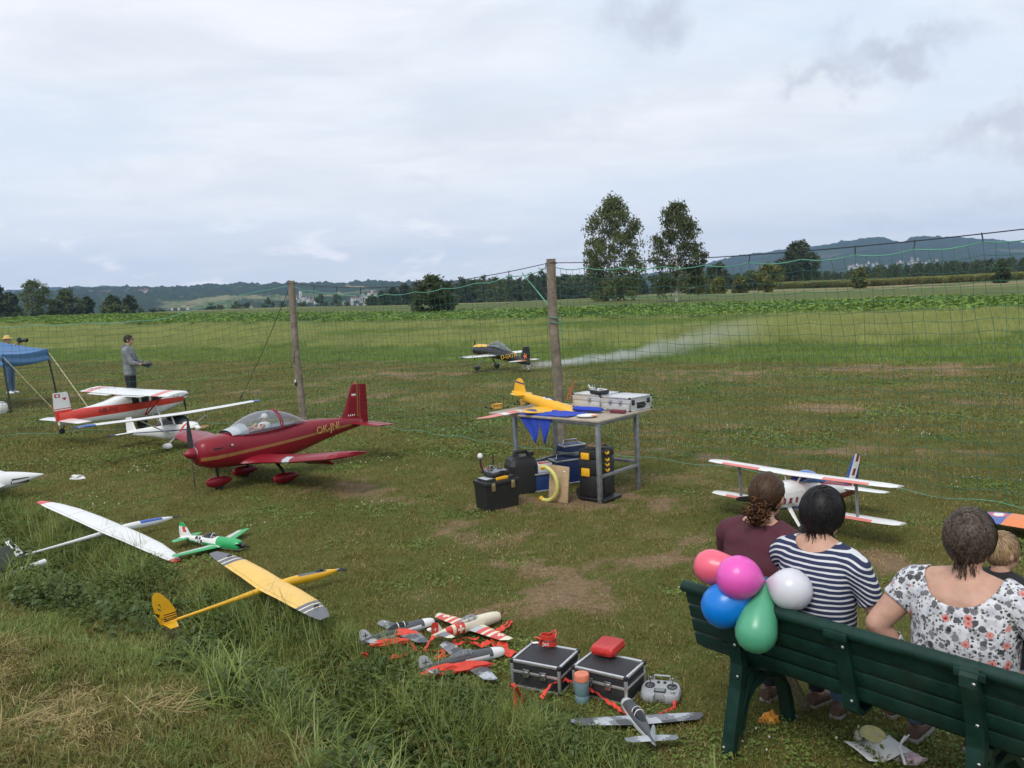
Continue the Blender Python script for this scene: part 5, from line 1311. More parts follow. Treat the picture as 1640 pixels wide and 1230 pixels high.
# white biplane with wine and blue trim beyond the bench
def biplane():
    WI = mat('paint_claret', (.22, .02, .035), .4, var=.06)
    r = thing('model_biplane', 'white biplane model with claret and blue trim standing beyond the seated pair', 'model airplane', (2.661, 7.861, 0), (0, -.09, 3.836), 'model airplanes on the lawn', .9622)
    st = [(.70, .36, .06, .06), (.66, .36, .11, .11), (.45, .355, .13, .13), (.1, .35, .125, .14), (-.3, .33, .10, .12), (-.7, .30, .06, .08), (-.98, .28, .02, .04)]
    def f(c, n):
        if abs(n.y) > .35 and .30 < c.x < .60 and .30 < c.z < .40:
            k = int((c.x + 1) / .05); w = (c.z - .30) / .10
            return 1 if k % 2 == 0 and abs(((c.x + 1) / .05) % 1 - .5) < .5 * (1 - w) + .0 else 0
        if c.x < -.35 and c.z < .30: return 1
        if n.z > .6 and c.x < -.1: return 1
        return 2 if .22 < c.z < .26 and c.x > 0 else 0
    finish(fus_mb(dense(st, 3), 18), 'fuselage', [PW, WI, PBLUE], r, xc(*[.30 + .025 * k for k in range(13)], -.35) + zc(.22, .26, .30, .333, .366, .40), f)
    canopy_mb(dense([(.22, .46, .05, .01), (.08, .47, .085, .09), (-.12, .455, .085, .10), (-.34, .42, .05, .02)], 2)).build('canopy', mat('canopy_blue', (.03, .13, .42), .12, coat=.6), r)
    for zz, xl, nm in ((.54, .28, 'upper_wing'), (.20, .20, 'lower_wing')):
        for s in (1, -1):
            secs = [(s * .0, xl, .30, zz), (s * .85, xl - .02, .28, zz + .012), (s * .97, xl - .05, .22, zz + .013), (s * 1.0, xl - .1, .14, zz + .013)]
            finish(wing_mb(secs, .85), nm, [PW, WI, PPINK], r, yc(-.78, -.5, -.34, .34, .5, .78) + xc(xl - .05, xl - .24), lambda c, n, xl=xl: (2 if n.z < -.2 else (0 if abs(c.y) > .78 or abs(c.y) < .34 else (2 if c.x > xl - .05 else (1 if c.x < xl - .24 else 0)))))
    for s in (1, -1):
        mb = MB(); mb.rings([[(.14, s * .62, .21), (.10, s * .62, .21), (.10, s * .63, .21), (.14, s * .63, .21)], [(.20, s * .62, .55), (.16, s * .62, .55), (.16, s * .63, .55), (.20, s * .63, .55)]]); mb.build('wing_strut', PMGREY, r, smooth=False)
        mb = MB(); mb.tube([(.22, s * .06, .47), (.2, s * .09, .545)], .009, 6); mb.tube([(.06, s * .06, .47), (.07, s * .09, .545)], .009, 6); mb.build('cabane_strut', PW, r)
        finish(wing_mb([(s * .02, -.66, .27, .33), (s * .38, -.72, .20, .33), (s * .43, -.77, .12, .33)], .6), 'tailplane', [PW, WI], r, yc(-.3, .3), None)
        mb = MB(); mb.tube([(.38, s * .08, .26), (.40, s * .22, .09)], [.03, .018], 8, flat=.4); mb.build('gear_leg', PW, r)
        wheel(r, (.40, s * .24, .06), .06, .035, PRUB, PMET)
    def fp(c, n):
        x, z = c.x, c.z; le = lerp(-.74, -.92, (z - .3) / .38)
        if x > le - .045: return 1
        w = le - x
        if z < .40 and w < .16: return 2
        if .09 < w < .15 and int((z - .3) / .07) % 2 == 0: return 2
        if w > .19: return 3
        return 0
    fin = fin_mb([(.28, -.70, .30), (.38, -.77, .27), (.55, -.86, .20), (.64, -.92, .14), (.66, -.95, .09)], .35)
    finish(fin, 'fin', [PW, PBLUE, WI, PNAVY], r, [sxz(-.785, .3, -.965, .68), sxz(-.83, .3, -1.01, .68), sxz(-.89, .3, -1.07, .68), sxz(-.93, .3, -1.11, .68)] + zc(.37, .40, .44, .51, .58), fp)
    mb = MB(); mb.tube([(-.9, 0, .26), (-.99, 0, .05)], .008, 5); mb.build('gear_leg', PMET, r); wheel(r, (-1.0, 0, .03), .03, .02, PRUB, PMET)
    spinner(r, .70, .36, .065, .11, PW); propeller(r, .74, .36, .26, PBLACK, 1.75, .12, 2)
biplane()

# orange and blue wing cut by the right edge
def orange_wing():
    p = at(1618, 829, .13)
    r = thing('model_airplane', 'orange and blue model wing tip with a white ring, at the right edge', 'model airplane', (p.x + .33, p.y - .32, .06), .78, 'model airplanes on the lawn')
    secs = [(0, .20, .42, .04), (.45, .20, .42, .05), (.62, .16, .36, .055), (.72, .08, .24, .055), (.76, 0, .12, .055)]
    def p_(c, n):
        d = math.hypot(c.x - .02, c.y - .56)
        if d < .05: return 2
        if d < .075: return 3
        if c.y > .48: return 1 if c.x < .14 else 4
        return 0
    finish(wing_mb(secs, .7), 'wing', [PORG, PBLUE, PW, PRED, PYEL], r, yc(*[.46 + .02 * k for k in range(13)]) + xc(*[-.08 + .02 * k for k in range(12)]), p_)
    finish(wing_mb([(-y, a, b, c) for y, a, b, c in secs], .7), 'wing', [PORG, PBLUE], r, yc(-.48), lambda c, n: 1 if c.y < -.48 else 0)
    mb = fus_mb(dense([(.75, .02, .02, .02), (.6, .03, .08, .07), (.2, .03, .09, .09), (-.3, .03, .06, .06), (-.8, .05, .02, .03)], 3), 14); mb.build('fuselage', PORG, r)
    finish(fin_mb([(.05, -.55, .3), (.25, -.68, .18)], .4), 'fin', [PBLUE], r)
orange_wing()
# ------------------------------------------------------------------ fence posts and safety nets
M_POST = mat('weathered_post', (0.20, 0.165, 0.125), .9, var=.35, scale=9, bump=.7, bscale=40)
M_WIRE = mat('dark_wire', (0.05, 0.05, 0.055), .5, .6)
M_NET = mat('net_cord', (0.022, 0.12, 0.080), .6, var=.2, scale=3)
M_EDGE = mat('net_edge_cord', (0.11, 0.32, 0.22), .6, var=.15, scale=3)
def post(base, top, r, label):
    b, tp = Vector(base), Vector(top)
    t = thing('fence_post', label, 'fence post', b, 0, 'posts of the safety net')
    mb = MB(); n = 12; rings = []
    rr = random.Random(int(base[0] * 100)); prof = [1 + rr.uniform(-.12, .12) for _ in range(n)]
    for k in range(13):
        u = k / 12; c = (tp - b) * u + Vector((.02 * math.sin(u * 5 + base[0]), .015 * math.sin(u * 3.3), -.25 if k == 0 else 0))
        rings.append([c + Vector((math.cos(2 * PI * i / n) * r * prof[i] * (1.12 - .16 * u), math.sin(2 * PI * i / n) * r * prof[i] * (1.12 - .16 * u), 0)) for i in range(n)])
    mb.rings(rings); mb.build('timber', M_POST, t, angle=50)
    m = MB()
    m.tube([Vector((math.cos(a) * (r + .006), math.sin(a) * (r + .006), (tp - b).z - .06 + .01 * math.sin(3 * a))) + Vector(((tp - b).x, (tp - b).y, 0)) for a in [2 * PI * i / 14 for i in range(14)]], .005, 5, loop=True); m.build('wire_loop', M_WIRE, t)
    return t
PL, PC = Vector((-4.23, 17.07, 0)), Vector((0.65, 12.22, 0)); PLt, PCt = Vector((-4.27, 17.07, 2.77)), Vector((0.644, 12.22, 2.775))
o = post(PL, PLt, .072, 'leaning grey timber post behind the wine red plane')
mb = MB(); mb.box((-.085, -.05, 1.28), (.05, .05, .22), 0, None, .008); mb.build('box_fitting', M_POST, o); mb = MB(); mb.box((-.075, -.06, .79), (.03, .03, .05)); mb.build('white_insulator', PW, o); mb = MB(); mb.box((-.07, -.06, .73), (.035, .035, .07)); mb.build('black_insulator', PBLACK, o)
o = post(PC, PCt, .066, 'brown timber post rising behind the workbench table')
mb = MB()
for z in (1.88, 1.95): mb.tube([(math.cos(a) * .082 - .0, math.sin(a) * .082, z + .01 * math.sin(2 * a)) for a in [2 * PI * i / 12 for i in range(12)]], .006, 5, loop=True)
mb.tube([(.07, -.05, 1.95), (.085, -.06, 1.85), (.07, -.06, 1.70), (.085, -.05, 1.62)], .005, 5); mb.build('tie_cord', M_EDGE, o)
PRt = Vector((5.53, 7.37, 2.77)); PWt = Vector((-11.4, 16.3, 2.30))
def net(name, label, A, B, top, cell, rows_to, shear, hooks, skip0=0.0, wire=True, wire_sag=.12, zt0=2.72, zt1=2.72, seed=0):
    """a hanging net of knotted cord between A and B; top(t) gives the height of its edge cord"""
    rng = random.Random(seed)
    t = thing(name, label, 'safety net', A, 0, 'safety nets along the runway')
    D = Vector((B.x - A.x, B.y - A.y, 0)); ln = D.length; d = D.normalized(); nrm = Vector((-d.y, d.x, 0))
    ncol = int(ln / cell); P = {}
    H0 = 2.6; nrow = int(H0 / cell)
    cords = MB()
    def pt(i, j):
        u = i / ncol; v = j / nrow; zt = top(u)
        z = zt * (1 - v) + .04 * v
        s = u * ln + shear(u) * (v - 0) * (1 - .3 * v) + .012 * math.sin(i * 1.7 + j)
        off = .10 * math.sin(PI * u) * v + .015 * math.sin(i * .9 + j * .6) + .10 * v * v * math.sin(3 * u + seed)
        z += .018 * math.sin(i * .8 + j * .5) * v - (.03 * abs(math.sin(PI * i / hooks)) * (1 - v))
        return d * max(.02, min(ln - .02, s)) + nrm * off + Vector((0, 0, max(.015, z)))
    for i in range(ncol + 1):
        if i / ncol < skip0: continue
        pl = [pt(i, j) for j in range(nrow + 1)]; cords.tube(pl, .0027, 3, cap=False)
    for j in range(1, nrow + 1):
        pl = [pt(i, j) for i in range(ncol + 1) if i / ncol >= skip0]; cords.tube(pl, .0029, 3, cap=False)
    cords.build('mesh_cord', M_NET, t, 'stuff', fix=False)
    e = MB(); e.tube([pt(i / 2, 0) for i in range(int(2 * ncol * skip0), 2 * ncol + 1)], .0065, 5); e.build('edge_cord', M_EDGE, t)
    e = MB(); e.tube([pt(i, nrow) for i in range(0, ncol + 1)], .004, 5); e.build('foot_cord', M_EDGE, t)
    if wire:
        def wz(u): return lerp(zt0, zt1, u) - wire_sag * 4 * u * (1 - u)
        w = MB(); w.tube([d * (ln * k / 24) + Vector((0, 0, wz(k / 24))) for k in range(25)], .006, 5); w.build('top_wire', M_WIRE, t)
        for i in range(0, ncol + 1, int(hooks)):
            u = i / ncol
            if u < max(.04, skip0): continue
            p = pt(i, 0); q = d * (ln * u) + Vector((0, 0, wz(u)))
            h = MB(); h.tube([q + Vector((0, 0, .012)), q.lerp(p, .5) + nrm * .008, p], .007, 5); h.build('hook', M_WIRE, t)
    return t
wsagm = .10
net('safety_net', 'green net right of the middle post, reaching the right edge', PC, Vector((5.53, 7.37, 0)), lambda u: 2.66 - .13 * 4 * u * (1 - u) + .02 * u, .122, 0, lambda u: .34 * smooth01(.15, .6, u), 5, 0, True, .10, 2.72, 2.74, 1)
net('safety_net', 'green net sagging between the two timber posts', PL, PC, lambda u: 2.66 - .26 * 4 * u * (1 - u) * (1.15 - .4 * u) - .0 * u, .125, 0, lambda u: .30 * smooth01(.35, .9, u), 6, 0, True, .20, 2.72, 2.73, 2)
net('safety_net', 'low slack green net left of the leaning post', PL, Vector((-11.4, 16.3, 0)), lambda u: 2.12 + .56 * (1 - smooth01(0, .42, u)) + .03 * u, .14, 0, lambda u: 0.0, 7, 0, False, 0, 2.7, 2.3, 3)
t = thing('net_guy_wire', 'dark guy wire from the leaning post top down to the grass', 'guy wire', PL)
mb = MB(); g = at(385, 640) - PL; mb.tube([Vector((-.04, 0, 2.70)), g * .5 + Vector((0, 0, 1.33)), g], .007, 5); mb.build('wire', M_WIRE, t)
mb = MB(); mb.tube([g + Vector((0, 0, -.05)), g + Vector((.03, 0, .12))], .012, 6); mb.build('peg', M_WIRE, t)
t = thing('corner_cord', 'pale green cord slanting from the top wire to the middle post', 'cord', PC)
mb = MB(); q = atd(836, 437, 12.75) - PC; mb.tube([q, q * .5 + Vector((0, 0, 1.02 + .02)), Vector((-.05, -.03, 2.06))] if False else [q, (q + Vector((-.06, -.04, 2.10))) * .5, Vector((-.06, -.04, 2.10))], .009, 5); mb.build('cord', M_EDGE, t)

# ------------------------------------------------------------------ blue canopy tent at the left edge
M_TENT = mat('tent_blue', (0.06, 0.17, 0.36), .6, var=.08, scale=3, bump=.25, bscale=8)
def tent():
    A = Vector((-12.41, 23.33, 0)); Bp = Vector((-12.28, 20.9, 0))
    d = (Bp - A).normalized(); n = Vector((-d.y, d.x, 0)); 
    if n.x > 0: n = -n
    t = thing('canopy_tent', 'low blue canopy tent cut by the left picture edge', 'tent', A, 0)
    Wd, Dp, ze, zv, zp = 3.4, 2.45, 1.42, 1.12, 1.95
    cs = [Vector((0, 0, 0)), d * Dp, d * Dp + n * Wd, n * Wd]
    splay = .16
    ctr = d * Dp / 2 + n * Wd / 2
    for c in cs:
        top = c + (c - ctr).normalized() * -splay
        mb = MB(); mb.tube([c + Vector((0, 0, 0)), Vector((top.x, top.y, ze))], .022, 6); mb.tube([c, c + Vector((0, 0, .02))], .05, 8); mb.build('leg', PBLACK, t)
    ev = [c + (c - ctr).normalized() * -splay * .8 for c in cs]
    mb = MB(); N_ = 10
    for k in range(4):
        a, b = ev[k], ev[(k + 1) % 4]
        rows = []
        for j in range(N_ + 1):
            v = j / N_; row = []
            for i in range(N_ + 1):
                u = i / N_; e = a.lerp(b, u); p = e.lerp(ctr, v)
                row.append((p.x, p.y, lerp(ze, zp, v ** 1.25) - .05 * math.sin(PI * u) * (1 - v)))
            rows.append(row)
        mb.rings(rows, closed=False, cap=False)
    mb.build('roof', M_TENT, t, angle=50)
    for k in range(4):
        a, b = ev[k], ev[(k + 1) % 4]; o_ = ((a + b) / 2 - ctr).normalized(); rows = []
        mb = MB()
        for j in range(9):
            v = j / 8; rows.append([tuple(a.lerp(b, i / 16) + o_ * (.012 + .035 * math.sin(v * 9 + i * .15) * v) + Vector((0, 0, lerp(ze, zv, v) - .05 * math.sin(PI * i / 16)))) for i in range(17)])
        mb.rings(rows, closed=False, cap=False); mb.build('valance', M_TENT, t, angle=60)
    for i, (px, py) in enumerate(((106, 634), (143, 655))):
        g = at(px, py) - A; mb = MB(); mb.tube([ev[0] + Vector((.02, 0, ze - .1)), g], .010, 5); mb.build('guy_rope', mat('rope_cream', (.50, .46, .30), .8), t)
    g = at(84, 654) - A; mb = MB(); mb.tube([ev[1] + Vector((0, 0, ze - .05)), g], .010, 5); r = mb.build('guy_rope', MATS['rope_cream'], t)
    mb = MB(); mb.tube([g + Vector((0, 0, -.05)), g + Vector((0, 0, .07))], .014, 6); mb.build('peg', PRED, r)
tent()
p = at(2, 662); t = thing('white_pot', 'small white rounded pot on the grass at the left edge by the tent', 'pot', p)
mb = MB(); mb.lathe([(.001, 0), (.11, 0), (.15, .08), (.16, .18), (.13, .24), (.10, .25), (.001, .25)], 16); mb.build('body', PW, t)
mb = MB(); mb.lathe([(.105, .25), (.11, .27), (.05, .29), (.001, .29)], 14); mb.build('lid', PLGREY, t)

# ------------------------------------------------------------------ exhaust smoke behind the taxiing model
def smoke():
    path = [(.30, 25.55, .16, .16), (.9, 25.6, .17, .22), (1.7, 25.8, .20, .26), (2.7, 26.2, .24, .30), (3.7, 26.8, .27, .40), (4.8, 27.6, .36, .60), (6.2, 28.8, .50, .85), (8.0, 30.4, .64, 1.05), (10.0, 32.5, .78, 1.05)]
    mb = MB(); mb.tube([(x, y, z) for x, y, z, r in path], [r * 1.05 for *_, r in path], 12)
    m = bpy.data.materials.new('smoke_trail'); m.use_nodes = True; t = m.node_tree; t.nodes.clear()
    pos = N(t, 'ShaderNodeNewGeometry').outputs['Position']; sep = N(t, 'ShaderNodeSeparateXYZ'); t.links.new(pos, sep.inputs[0])
    X = sep.outputs[0]
    fc = {}
    def curve(idx, lo, hi):
        c = t.nodes.new('ShaderNodeFloatCurve'); cv = c.mapping.curves[0]
        x0, x1 = path[0][0], path[-1][0]
        pts = [((p[0] - x0) / (x1 - x0), (p[idx] - lo) / (hi - lo)) for p in path]
        cv.points[0].location = pts[0]; cv.points[1].location = pts[-1]
        for q in pts[1:-1]: cv.points.new(*q)
        c.mapping.update()
        t.links.new(maprange(t, X, x0, x1, 0, 1, False), c.inputs['Value'])
        return math_n(t, 'ADD', math_n(t, 'MULTIPLY', c.outputs[0], hi - lo), lo)
    cy, cz, cr = curve(1, 25, 40), curve(2, 0, 3), curve(3, 0, 2)
    dy = math_n(t, 'SUBTRACT', sep.outputs[1], cy); dz = math_n(t, 'MULTIPLY', math_n(t, 'SUBTRACT', sep.outputs[2], cz), 1.7)
    dy = math_n(t, 'MULTIPLY', dy, .75)
    q = math_n(t, 'DIVIDE', math_n(t, 'SQRT', math_n(t, 'ADD', math_n(t, 'MULTIPLY', dy, dy), math_n(t, 'MULTIPLY', dz, dz))), cr)
    nz = noise_n(t, vmath(t, 'MULTIPLY', pos, (1.1, 1.1, 2.0)), 1.0, 6, .65, 1.0)
    fall = maprange(t, math_n(t, 'ADD', q, math_n(t, 'MULTIPLY', math_n(t, 'SUBTRACT', nz, .5), 2.4)), .95, .0)
    fade = N(t, 'ShaderNodeFloatCurve'); cv = fade.mapping.curves[0]; cv.points[0].location = (0, .95); cv.points[1].location = (1, 0)
    for q_ in ((.08, 1), (.2, .8), (.36, .30), (.5, .12), (.7, .055), (.88, .016)): cv.points.new(*q_)
    fade.mapping.update(); t.links.new(maprange(t, X, path[0][0], path[-1][0], 0, 1, False), fade.inputs['Value'])
    den = math_n(t, 'MULTIPLY', math_n(t, 'MULTIPLY', fall, fade.outputs[0]), 3.2)
    v = N(t, 'ShaderNodeVolumePrincipled'); v.inputs['Color'].default_value = (.93, .95, .98, 1); t.links.new(den, v.inputs['Density'])
    o = N(t, 'ShaderNodeOutputMaterial'); L(t, v, 0, o, 1)
    ob = mb.build('smoke', m, None, 'stuff', True); ob['label'] = 'white exhaust smoke drifting from the taxiing black model'
smoke()

# ------------------------------------------------------------------ workbench table under the middle post
M_GALV = mat('galvanised_steel', (.30, .31, .32), .5, .7, var=.2, scale=14)
M_PLY = mat('plywood', (.42, .30, .17), .75, var=.15, scale=18, bump=.15)
M_BOARD = mat('table_board', (.36, .30, .235), .7, var=.14, scale=12, bump=.1)
M_ALU = mat('aluminium_panel', (.66, .66, .65), .42, .35, var=.05, scale=30)
M_ALUE = mat('aluminium_edge', (.68, .68, .69), .3, .8, var=.06, scale=30)
M_BLUE = mat('cloth_blue', (.02, .055, .42), .85, var=.15, scale=30, bump=.3, bscale=60)
M_CASEB = mat('case_black', (.022, .022, .025), .6, var=.2, scale=60, bump=.2, bscale=200)
M_YLATCH = mat('plastic_yellow', (.80, .42, .02), .45, var=.06, scale=20)
M_NAVYBOX = mat('box_blue', (.015, .045, .17), .45, var=.1, scale=12)
M_GREYP = mat('plastic_grey', (.34, .35, .36), .45, var=.06, scale=30)
T0 = Vector((.90, 9.14, 0)); TA = math.atan2(.672, -.74)     # +x along the front edge to the left, +y away is -e2
E1 = Vector((-.74, .672, 0)); E2 = Vector((.672, .74, 0))
def TT(u, v, z=0): return T0 + E1 * u + E2 * v + Vector((0, 0, z))
MT = Matrix(((E2.x, E1.x, 0, 0), (E2.y, E1.y, 0, 0), (0, 0, 1, 0), (0, 0, 0, 1)))   # x = depth, y = along
t = thing('workbench_table', 'table with thin brown top on galvanised square tube legs in front of the post', 'table', T0, MT.to_euler().z)
mb = MB(); mb.box((.46, .75, .905), (1.04, 1.62, .022), 0, None, .004); mb.build('table_top', M_BOARD, t)
for (x, y) in ((0, 0), (0, 1.2), (.74, 0), (.74, 1.2)):
    mb = MB(); mb.box((x, y, .446), (.045, .045, .892), 0, None, .004); mb.build('leg', M_GALV, t)
for (c, d) in (((.37, 0, .29), (.69, .035, .035)), ((.37, 1.2, .29), (.69, .035, .035)), ((.74, .6, .33), (.035, 1.15, .035)), ((0, .6, .868), (.03, 1.15, .035)), ((.37, 0, .868), (.69, .03, .035))):
    mb = MB(); mb.box(c, d, 0, None, .003); mb.build('rail', M_GALV, t)
TAR = MT.to_euler().z
def alu_case(name, label, bl, br, depth, h, panel, edge, group, latches=2, handle=True, top=None, corner=PBLACK, z=0.0, split=.62):
    """hard case on its base edge bl-br (front), with metal edging, latches and a handle"""
    bl, br = Vector(bl), Vector(br); d = br - bl; w = math.hypot(d.x, d.y)
    t = thing(name, label, 'case', (bl.x, bl.y, z), math.atan2(d.y, d.x), group)
    e = .018
    zs = h * split
    mb = MB(); mb.box((w / 2, depth / 2, zs / 2), (w, depth, zs - .004), 0, None, .004); mb.build('body', panel, t)
    mb = MB(); mb.box((w / 2, depth / 2, (zs + h) / 2), (w, depth, h - zs - .004), 0, None, .004); mb.build('lid', top or panel, t)
    mb = MB()
    def ed(a, b, s=e):
        a, b = Vector(a), Vector(b); c = (a + b) / 2; L_ = (b - a)
        mb.box(c, (abs(L_.x) + s, abs(L_.y) + s, abs(L_.z) + s), 0, None, s * .25)
    for zz in (0.006, h - .004, zs):
        s = e if zz != zs else e * .9
        for (a, b) in (((0, 0, zz), (w, 0, zz)), ((0, depth, zz), (w, depth, zz))): ed(a, b, s)
        for (a, b) in (((0, e, zz), (0, depth - e, zz)), ((w, e, zz), (w, depth - e, zz))): ed(a, b, s - .002)
    for x in (0, w):
        for y in (0, depth): ed((x, y, e), (x, y, h - e), e * 1.05)
    mb.build('edge_trim', edge, t)
    for x in (0, w):
        for y in (0, depth):
            for zz in (.006, h - .006):
                c = MB(); c.box((x, y, zz), (e * 1.5, e * 1.5, e * 1.5), 0, None, e * .5); c.build('corner_cap', corner, t)
    for k in range(latches):
        x = w * ((k + .5) / latches * .72 + .14) if latches > 1 else w * .62
        l = MB(); l.box((x, -.012, zs + .012), (.042, .012, .03), 0, None, .003); l.box((x, -.014, zs - .014), (.036, .014, .016), 0, None, .003); l.box((x, -.02, zs + .002), (.026, .01, .026), 0, None, .003); l.build('latch', PMET, t)
    if handle:
        l = MB(); x = w * .5; l.tube([(x - .05, -.008, zs * .55), (x - .045, -.03, zs * .55), (x + .045, -.03, zs * .55), (x + .05, -.008, zs * .55)], .008, 6); l.build('handle', PBLACK, t)
    return t
a, b = at(919, 651.5, .92), at(1009, 659.5, .92); c = at(1043, 653, .92)
mid = a.lerp(b, .5); dp = (c - b).length
gp = 'things on the workbench table'
e = (b - a).normalized() * .012
alu_case('silver_case', 'silver aluminium case, left one of the pair on the table', a, mid - e, dp * .92, .165, M_ALU, M_ALUE, gp, 1, False, None, PBLACK, .918)
alu_case('silver_case', 'silver aluminium case, right one of the pair, at the table corner', mid + e, b, dp, .155, M_ALU, M_ALUE, gp, 2, False, None, PBLACK, .918)
t2 = bpy.data.objects['silver_case.001']
w_ = (b - mid - e).length
mb = MB(); mb.box((w_ + .006, dp * .5, .06), (.012, .13, .07), 0, None, .003); mb.tube([(w_ + .012, dp * .36, .075), (w_ + .035, dp * .36, .06), (w_ + .035, dp * .64, .06), (w_ + .012, dp * .64, .075)], .01, 6); mb.build('handle', PBLACK, t2)
for y in (.14, .86):
    mb = MB(); mb.box((w_ + .008, dp * y, .10), (.014, .04, .06), 0, None, .003); mb.build('latch', PBLACK, t2)

def transmitter(name, label, loc, rot, group, body, face, screen=True, antenna=True, strap=None, s=1.0):
    t = thing(name, label, 'remote control', loc, rot, group, s)
    poly = [(-.095, -.05), (-.10, .02), (-.085, .065), (-.05, .08), (.05, .08), (.085, .065), (.10, .02), (.095, -.05), (.075, -.072), (.03, -.075), (.025, -.055), (-.025, -.055), (-.03, -.075), (-.075, -.072)]
    def sc(k): return [(x * k, y * k) for x, y in poly]
    mb = MB(); mb.rings([[(x, y, 0) for x, y in sc(.9)], [(x, y, .012) for x, y in sc(1)], [(x, y, .034) for x, y in sc(1)], [(x, y, .046) for x, y in sc(.93)]]); mb.build('housing', body, t, angle=50)
    mb = MB(); mb.rings([[(x, y, .0465) for x, y in sc(.86)], [(x, y, .050) for x, y in sc(.82)]]); mb.build('face_plate', face, t)
    for sx in (-1, 1):
        g = MB(); g.lathe([(.026, .049), (.026, .053), (.019, .053), (.017, .050), (.001, .050)], 16, 0, Matrix.Translation((sx * .055, .015, 0))); o = g.build('gimbal', PBLACK, t)
        g = MB(); g.tube([(sx * .055, .015, .05), (sx * .055 + .004, .018, .085)], .0035, 6); g.lathe([(.005, .083), (.0065, .089), (.005, .095), (.001, .096)], 8, 0, Matrix.Translation((sx * .055 + .004, .018, 0))); g.build('stick', PMET, t)
        g = MB(); g.tube([(sx * .07, .072, .045), (sx * .072, .078, .068)], .003, 5); g.tube([(sx * .05, .074, .045), (sx * .05, .084, .065)], .003, 5); g.build('toggle_switch', PMET, t)
        g = MB(); g.lathe([(.008, .05), (.008, .056), (.001, .057)], 10, 0, Matrix.Translation((sx * .016, .045, 0))); g.build('knob', PBLACK, t)
    if screen:
        g = MB(); g.box((0, -.028, .0525), (.058, .034, .006), 0, None, .002); o = g.build('screen_frame', PBLACK, t); g = MB(); g.box((0, -.028, .0562), (.046, .024, .001)); g.build('screen', mat('lcd_grey', (.17, .20, .19), .2), o, smooth=False)
    g = MB(); g.tube([(-.04, .07, .046), (-.04, .078, .07), (.04, .078, .07), (.04, .07, .046)], .005, 6); g.build('carry_handle', face, t)
    if antenna:
        g = MB(); g.tube([(.0, .08, .03), (.0, .10, .04), (.08, .125, .05)], .005, 6); g.build('antenna', PBLACK, t)
    return t
transmitter('transmitter', 'grey radio transmitter with black screen block lying on the grass beside the right black case', at(1062, 1128) + Vector((.0, .06, .015)), (.12, 0, -.30), 'radio transmitters', M_GREYP, M_GREYP, True, False, None, 1.12)
p = at(1062, 1128); t = thing('red_lanyard', 'short red strap lying at the grass transmitter', 'strap', p)
mb = MB(); mb.tube([(.05, .02, .06), (.06, -.03, .05), (.05, -.07, .015), (.0, -.10, .012), (-.05, -.13, .012)], [.012, .01, .009, .009, .007], 6, flat=.3); mb.build('webbing', PRED, t)
mb = MB(); mb.box((.055, -.005, .065), (.025, .02, .02), 0, None, .004); mb.build('clip', PMET, t)
q = at(960, 632, .918 + .16); transmitter('transmitter', 'white radio transmitter with raised aerials on top of the silver cases', (q.x, q.y, .918 + .168), (0, 0, TAR + 1.2), 'radio transmitters', PBLACK, PW, False, True, None, 1.15)
r_ = bpy.data.objects['transmitter.001']; mb = MB(); mb.tube([(-.01, .08, .05), (-.01, .09, .10)], .004, 6); mb.tube([(.05, .07, .05), (.06, .09, .10)], .008, 6); mb.build('aerial', PW, r_)

# cloths, plate, battery, loose wing and the little yellow quads on the table
def cloth_blue():
    t = thing('blue_cloth', 'bright blue cloth under the yellow model, two corners hanging over the table edge', 'cloth', TT(.75, .05, .92), TAR, 'things on the workbench table')
    mb = MB(); rows = []
    for j in range(7):
        rows.append([(lerp(-.07, .28, j / 6), y, .004 + .008 * abs(math.sin(y * 14 + j)) + .004 * math.sin(j * 2.3)) for y in [lerp(-.36, .34, i / 16) for i in range(17)]])
    mb.rings(rows, closed=False, cap=False); mb.build('flat', M_BLUE, t, angle=70)
    for (y0, y1, drop, lean) in ((.04, .36, .30, .10), (-.14, .05, .30, -.01)):
        mb = MB(); rows = []
        for j in range(9):
            v = j / 8; wv = (1 - v) ** .8; ym = lerp((y0 + y1) / 2, (y0 + y1) / 2 - lean, v); hw = (y1 - y0) / 2 * wv + .004
            rows.append([(-.075 - .02 * math.sin(v * 2) + .016 * math.sin(i * 1.4 + v * 3) * v, ym + hw * (i / 4 - 1), .008 - v * drop - .03 * (1 - abs(i / 4 - 1)) * v) for i in range(9)])
        mb.rings(rows, closed=False, cap=False); mb.build('hanging_corner', M_BLUE, t, angle=70)
cloth_blue()
t = thing('folded_blue_cloth', 'rolled blue cloth in front of the silver cases', 'cloth', at(942, 658.5, .93), TAR + PI / 2 + .1, 'things on the workbench table')
mb = MB(); mb.rings([[(x, .055 * math.cos(2 * PI * k / 14) * (1 + .15 * math.sin(3 * k + x * 30)) * w, .03 * max(-.6, math.sin(2 * PI * k / 14)) * (1 + .2 * math.sin(5 * k + x * 40)) * w + .02) for k in range(14)] for x, w in [(-.20, .3), (-.18, .8), (-.1, 1.1), (0, .95), (.1, 1.15), (.17, 1), (.2, .4)]]); mb.build('roll', M_BLUE, t, angle=70)
t = thing('paper_plate', 'white paper plate with an orange rim piece near the front table corner', 'plate', at(940, 667.5, .92), 0, 'things on the workbench table')
mb = MB(); mb.lathe([(.001, .004), (.075, .004), (.09, .010), (.115, .018), (.112, .012), (.09, .004), (.07, .0)], 24); mb.build('plate', PW, t)
mb = MB(); mb.box((.10, -.05, .022), (.06, .03, .012), 0, Matrix.Rotation(-.4, 4, 'Z'), .004); mb.build('wedge', PORG, t)
t = thing('battery_pack', 'dark red battery pack with wires at the right table edge', 'battery', at(990, 661.5, .92), TAR + PI / 2 + .1, 'things on the workbench table')
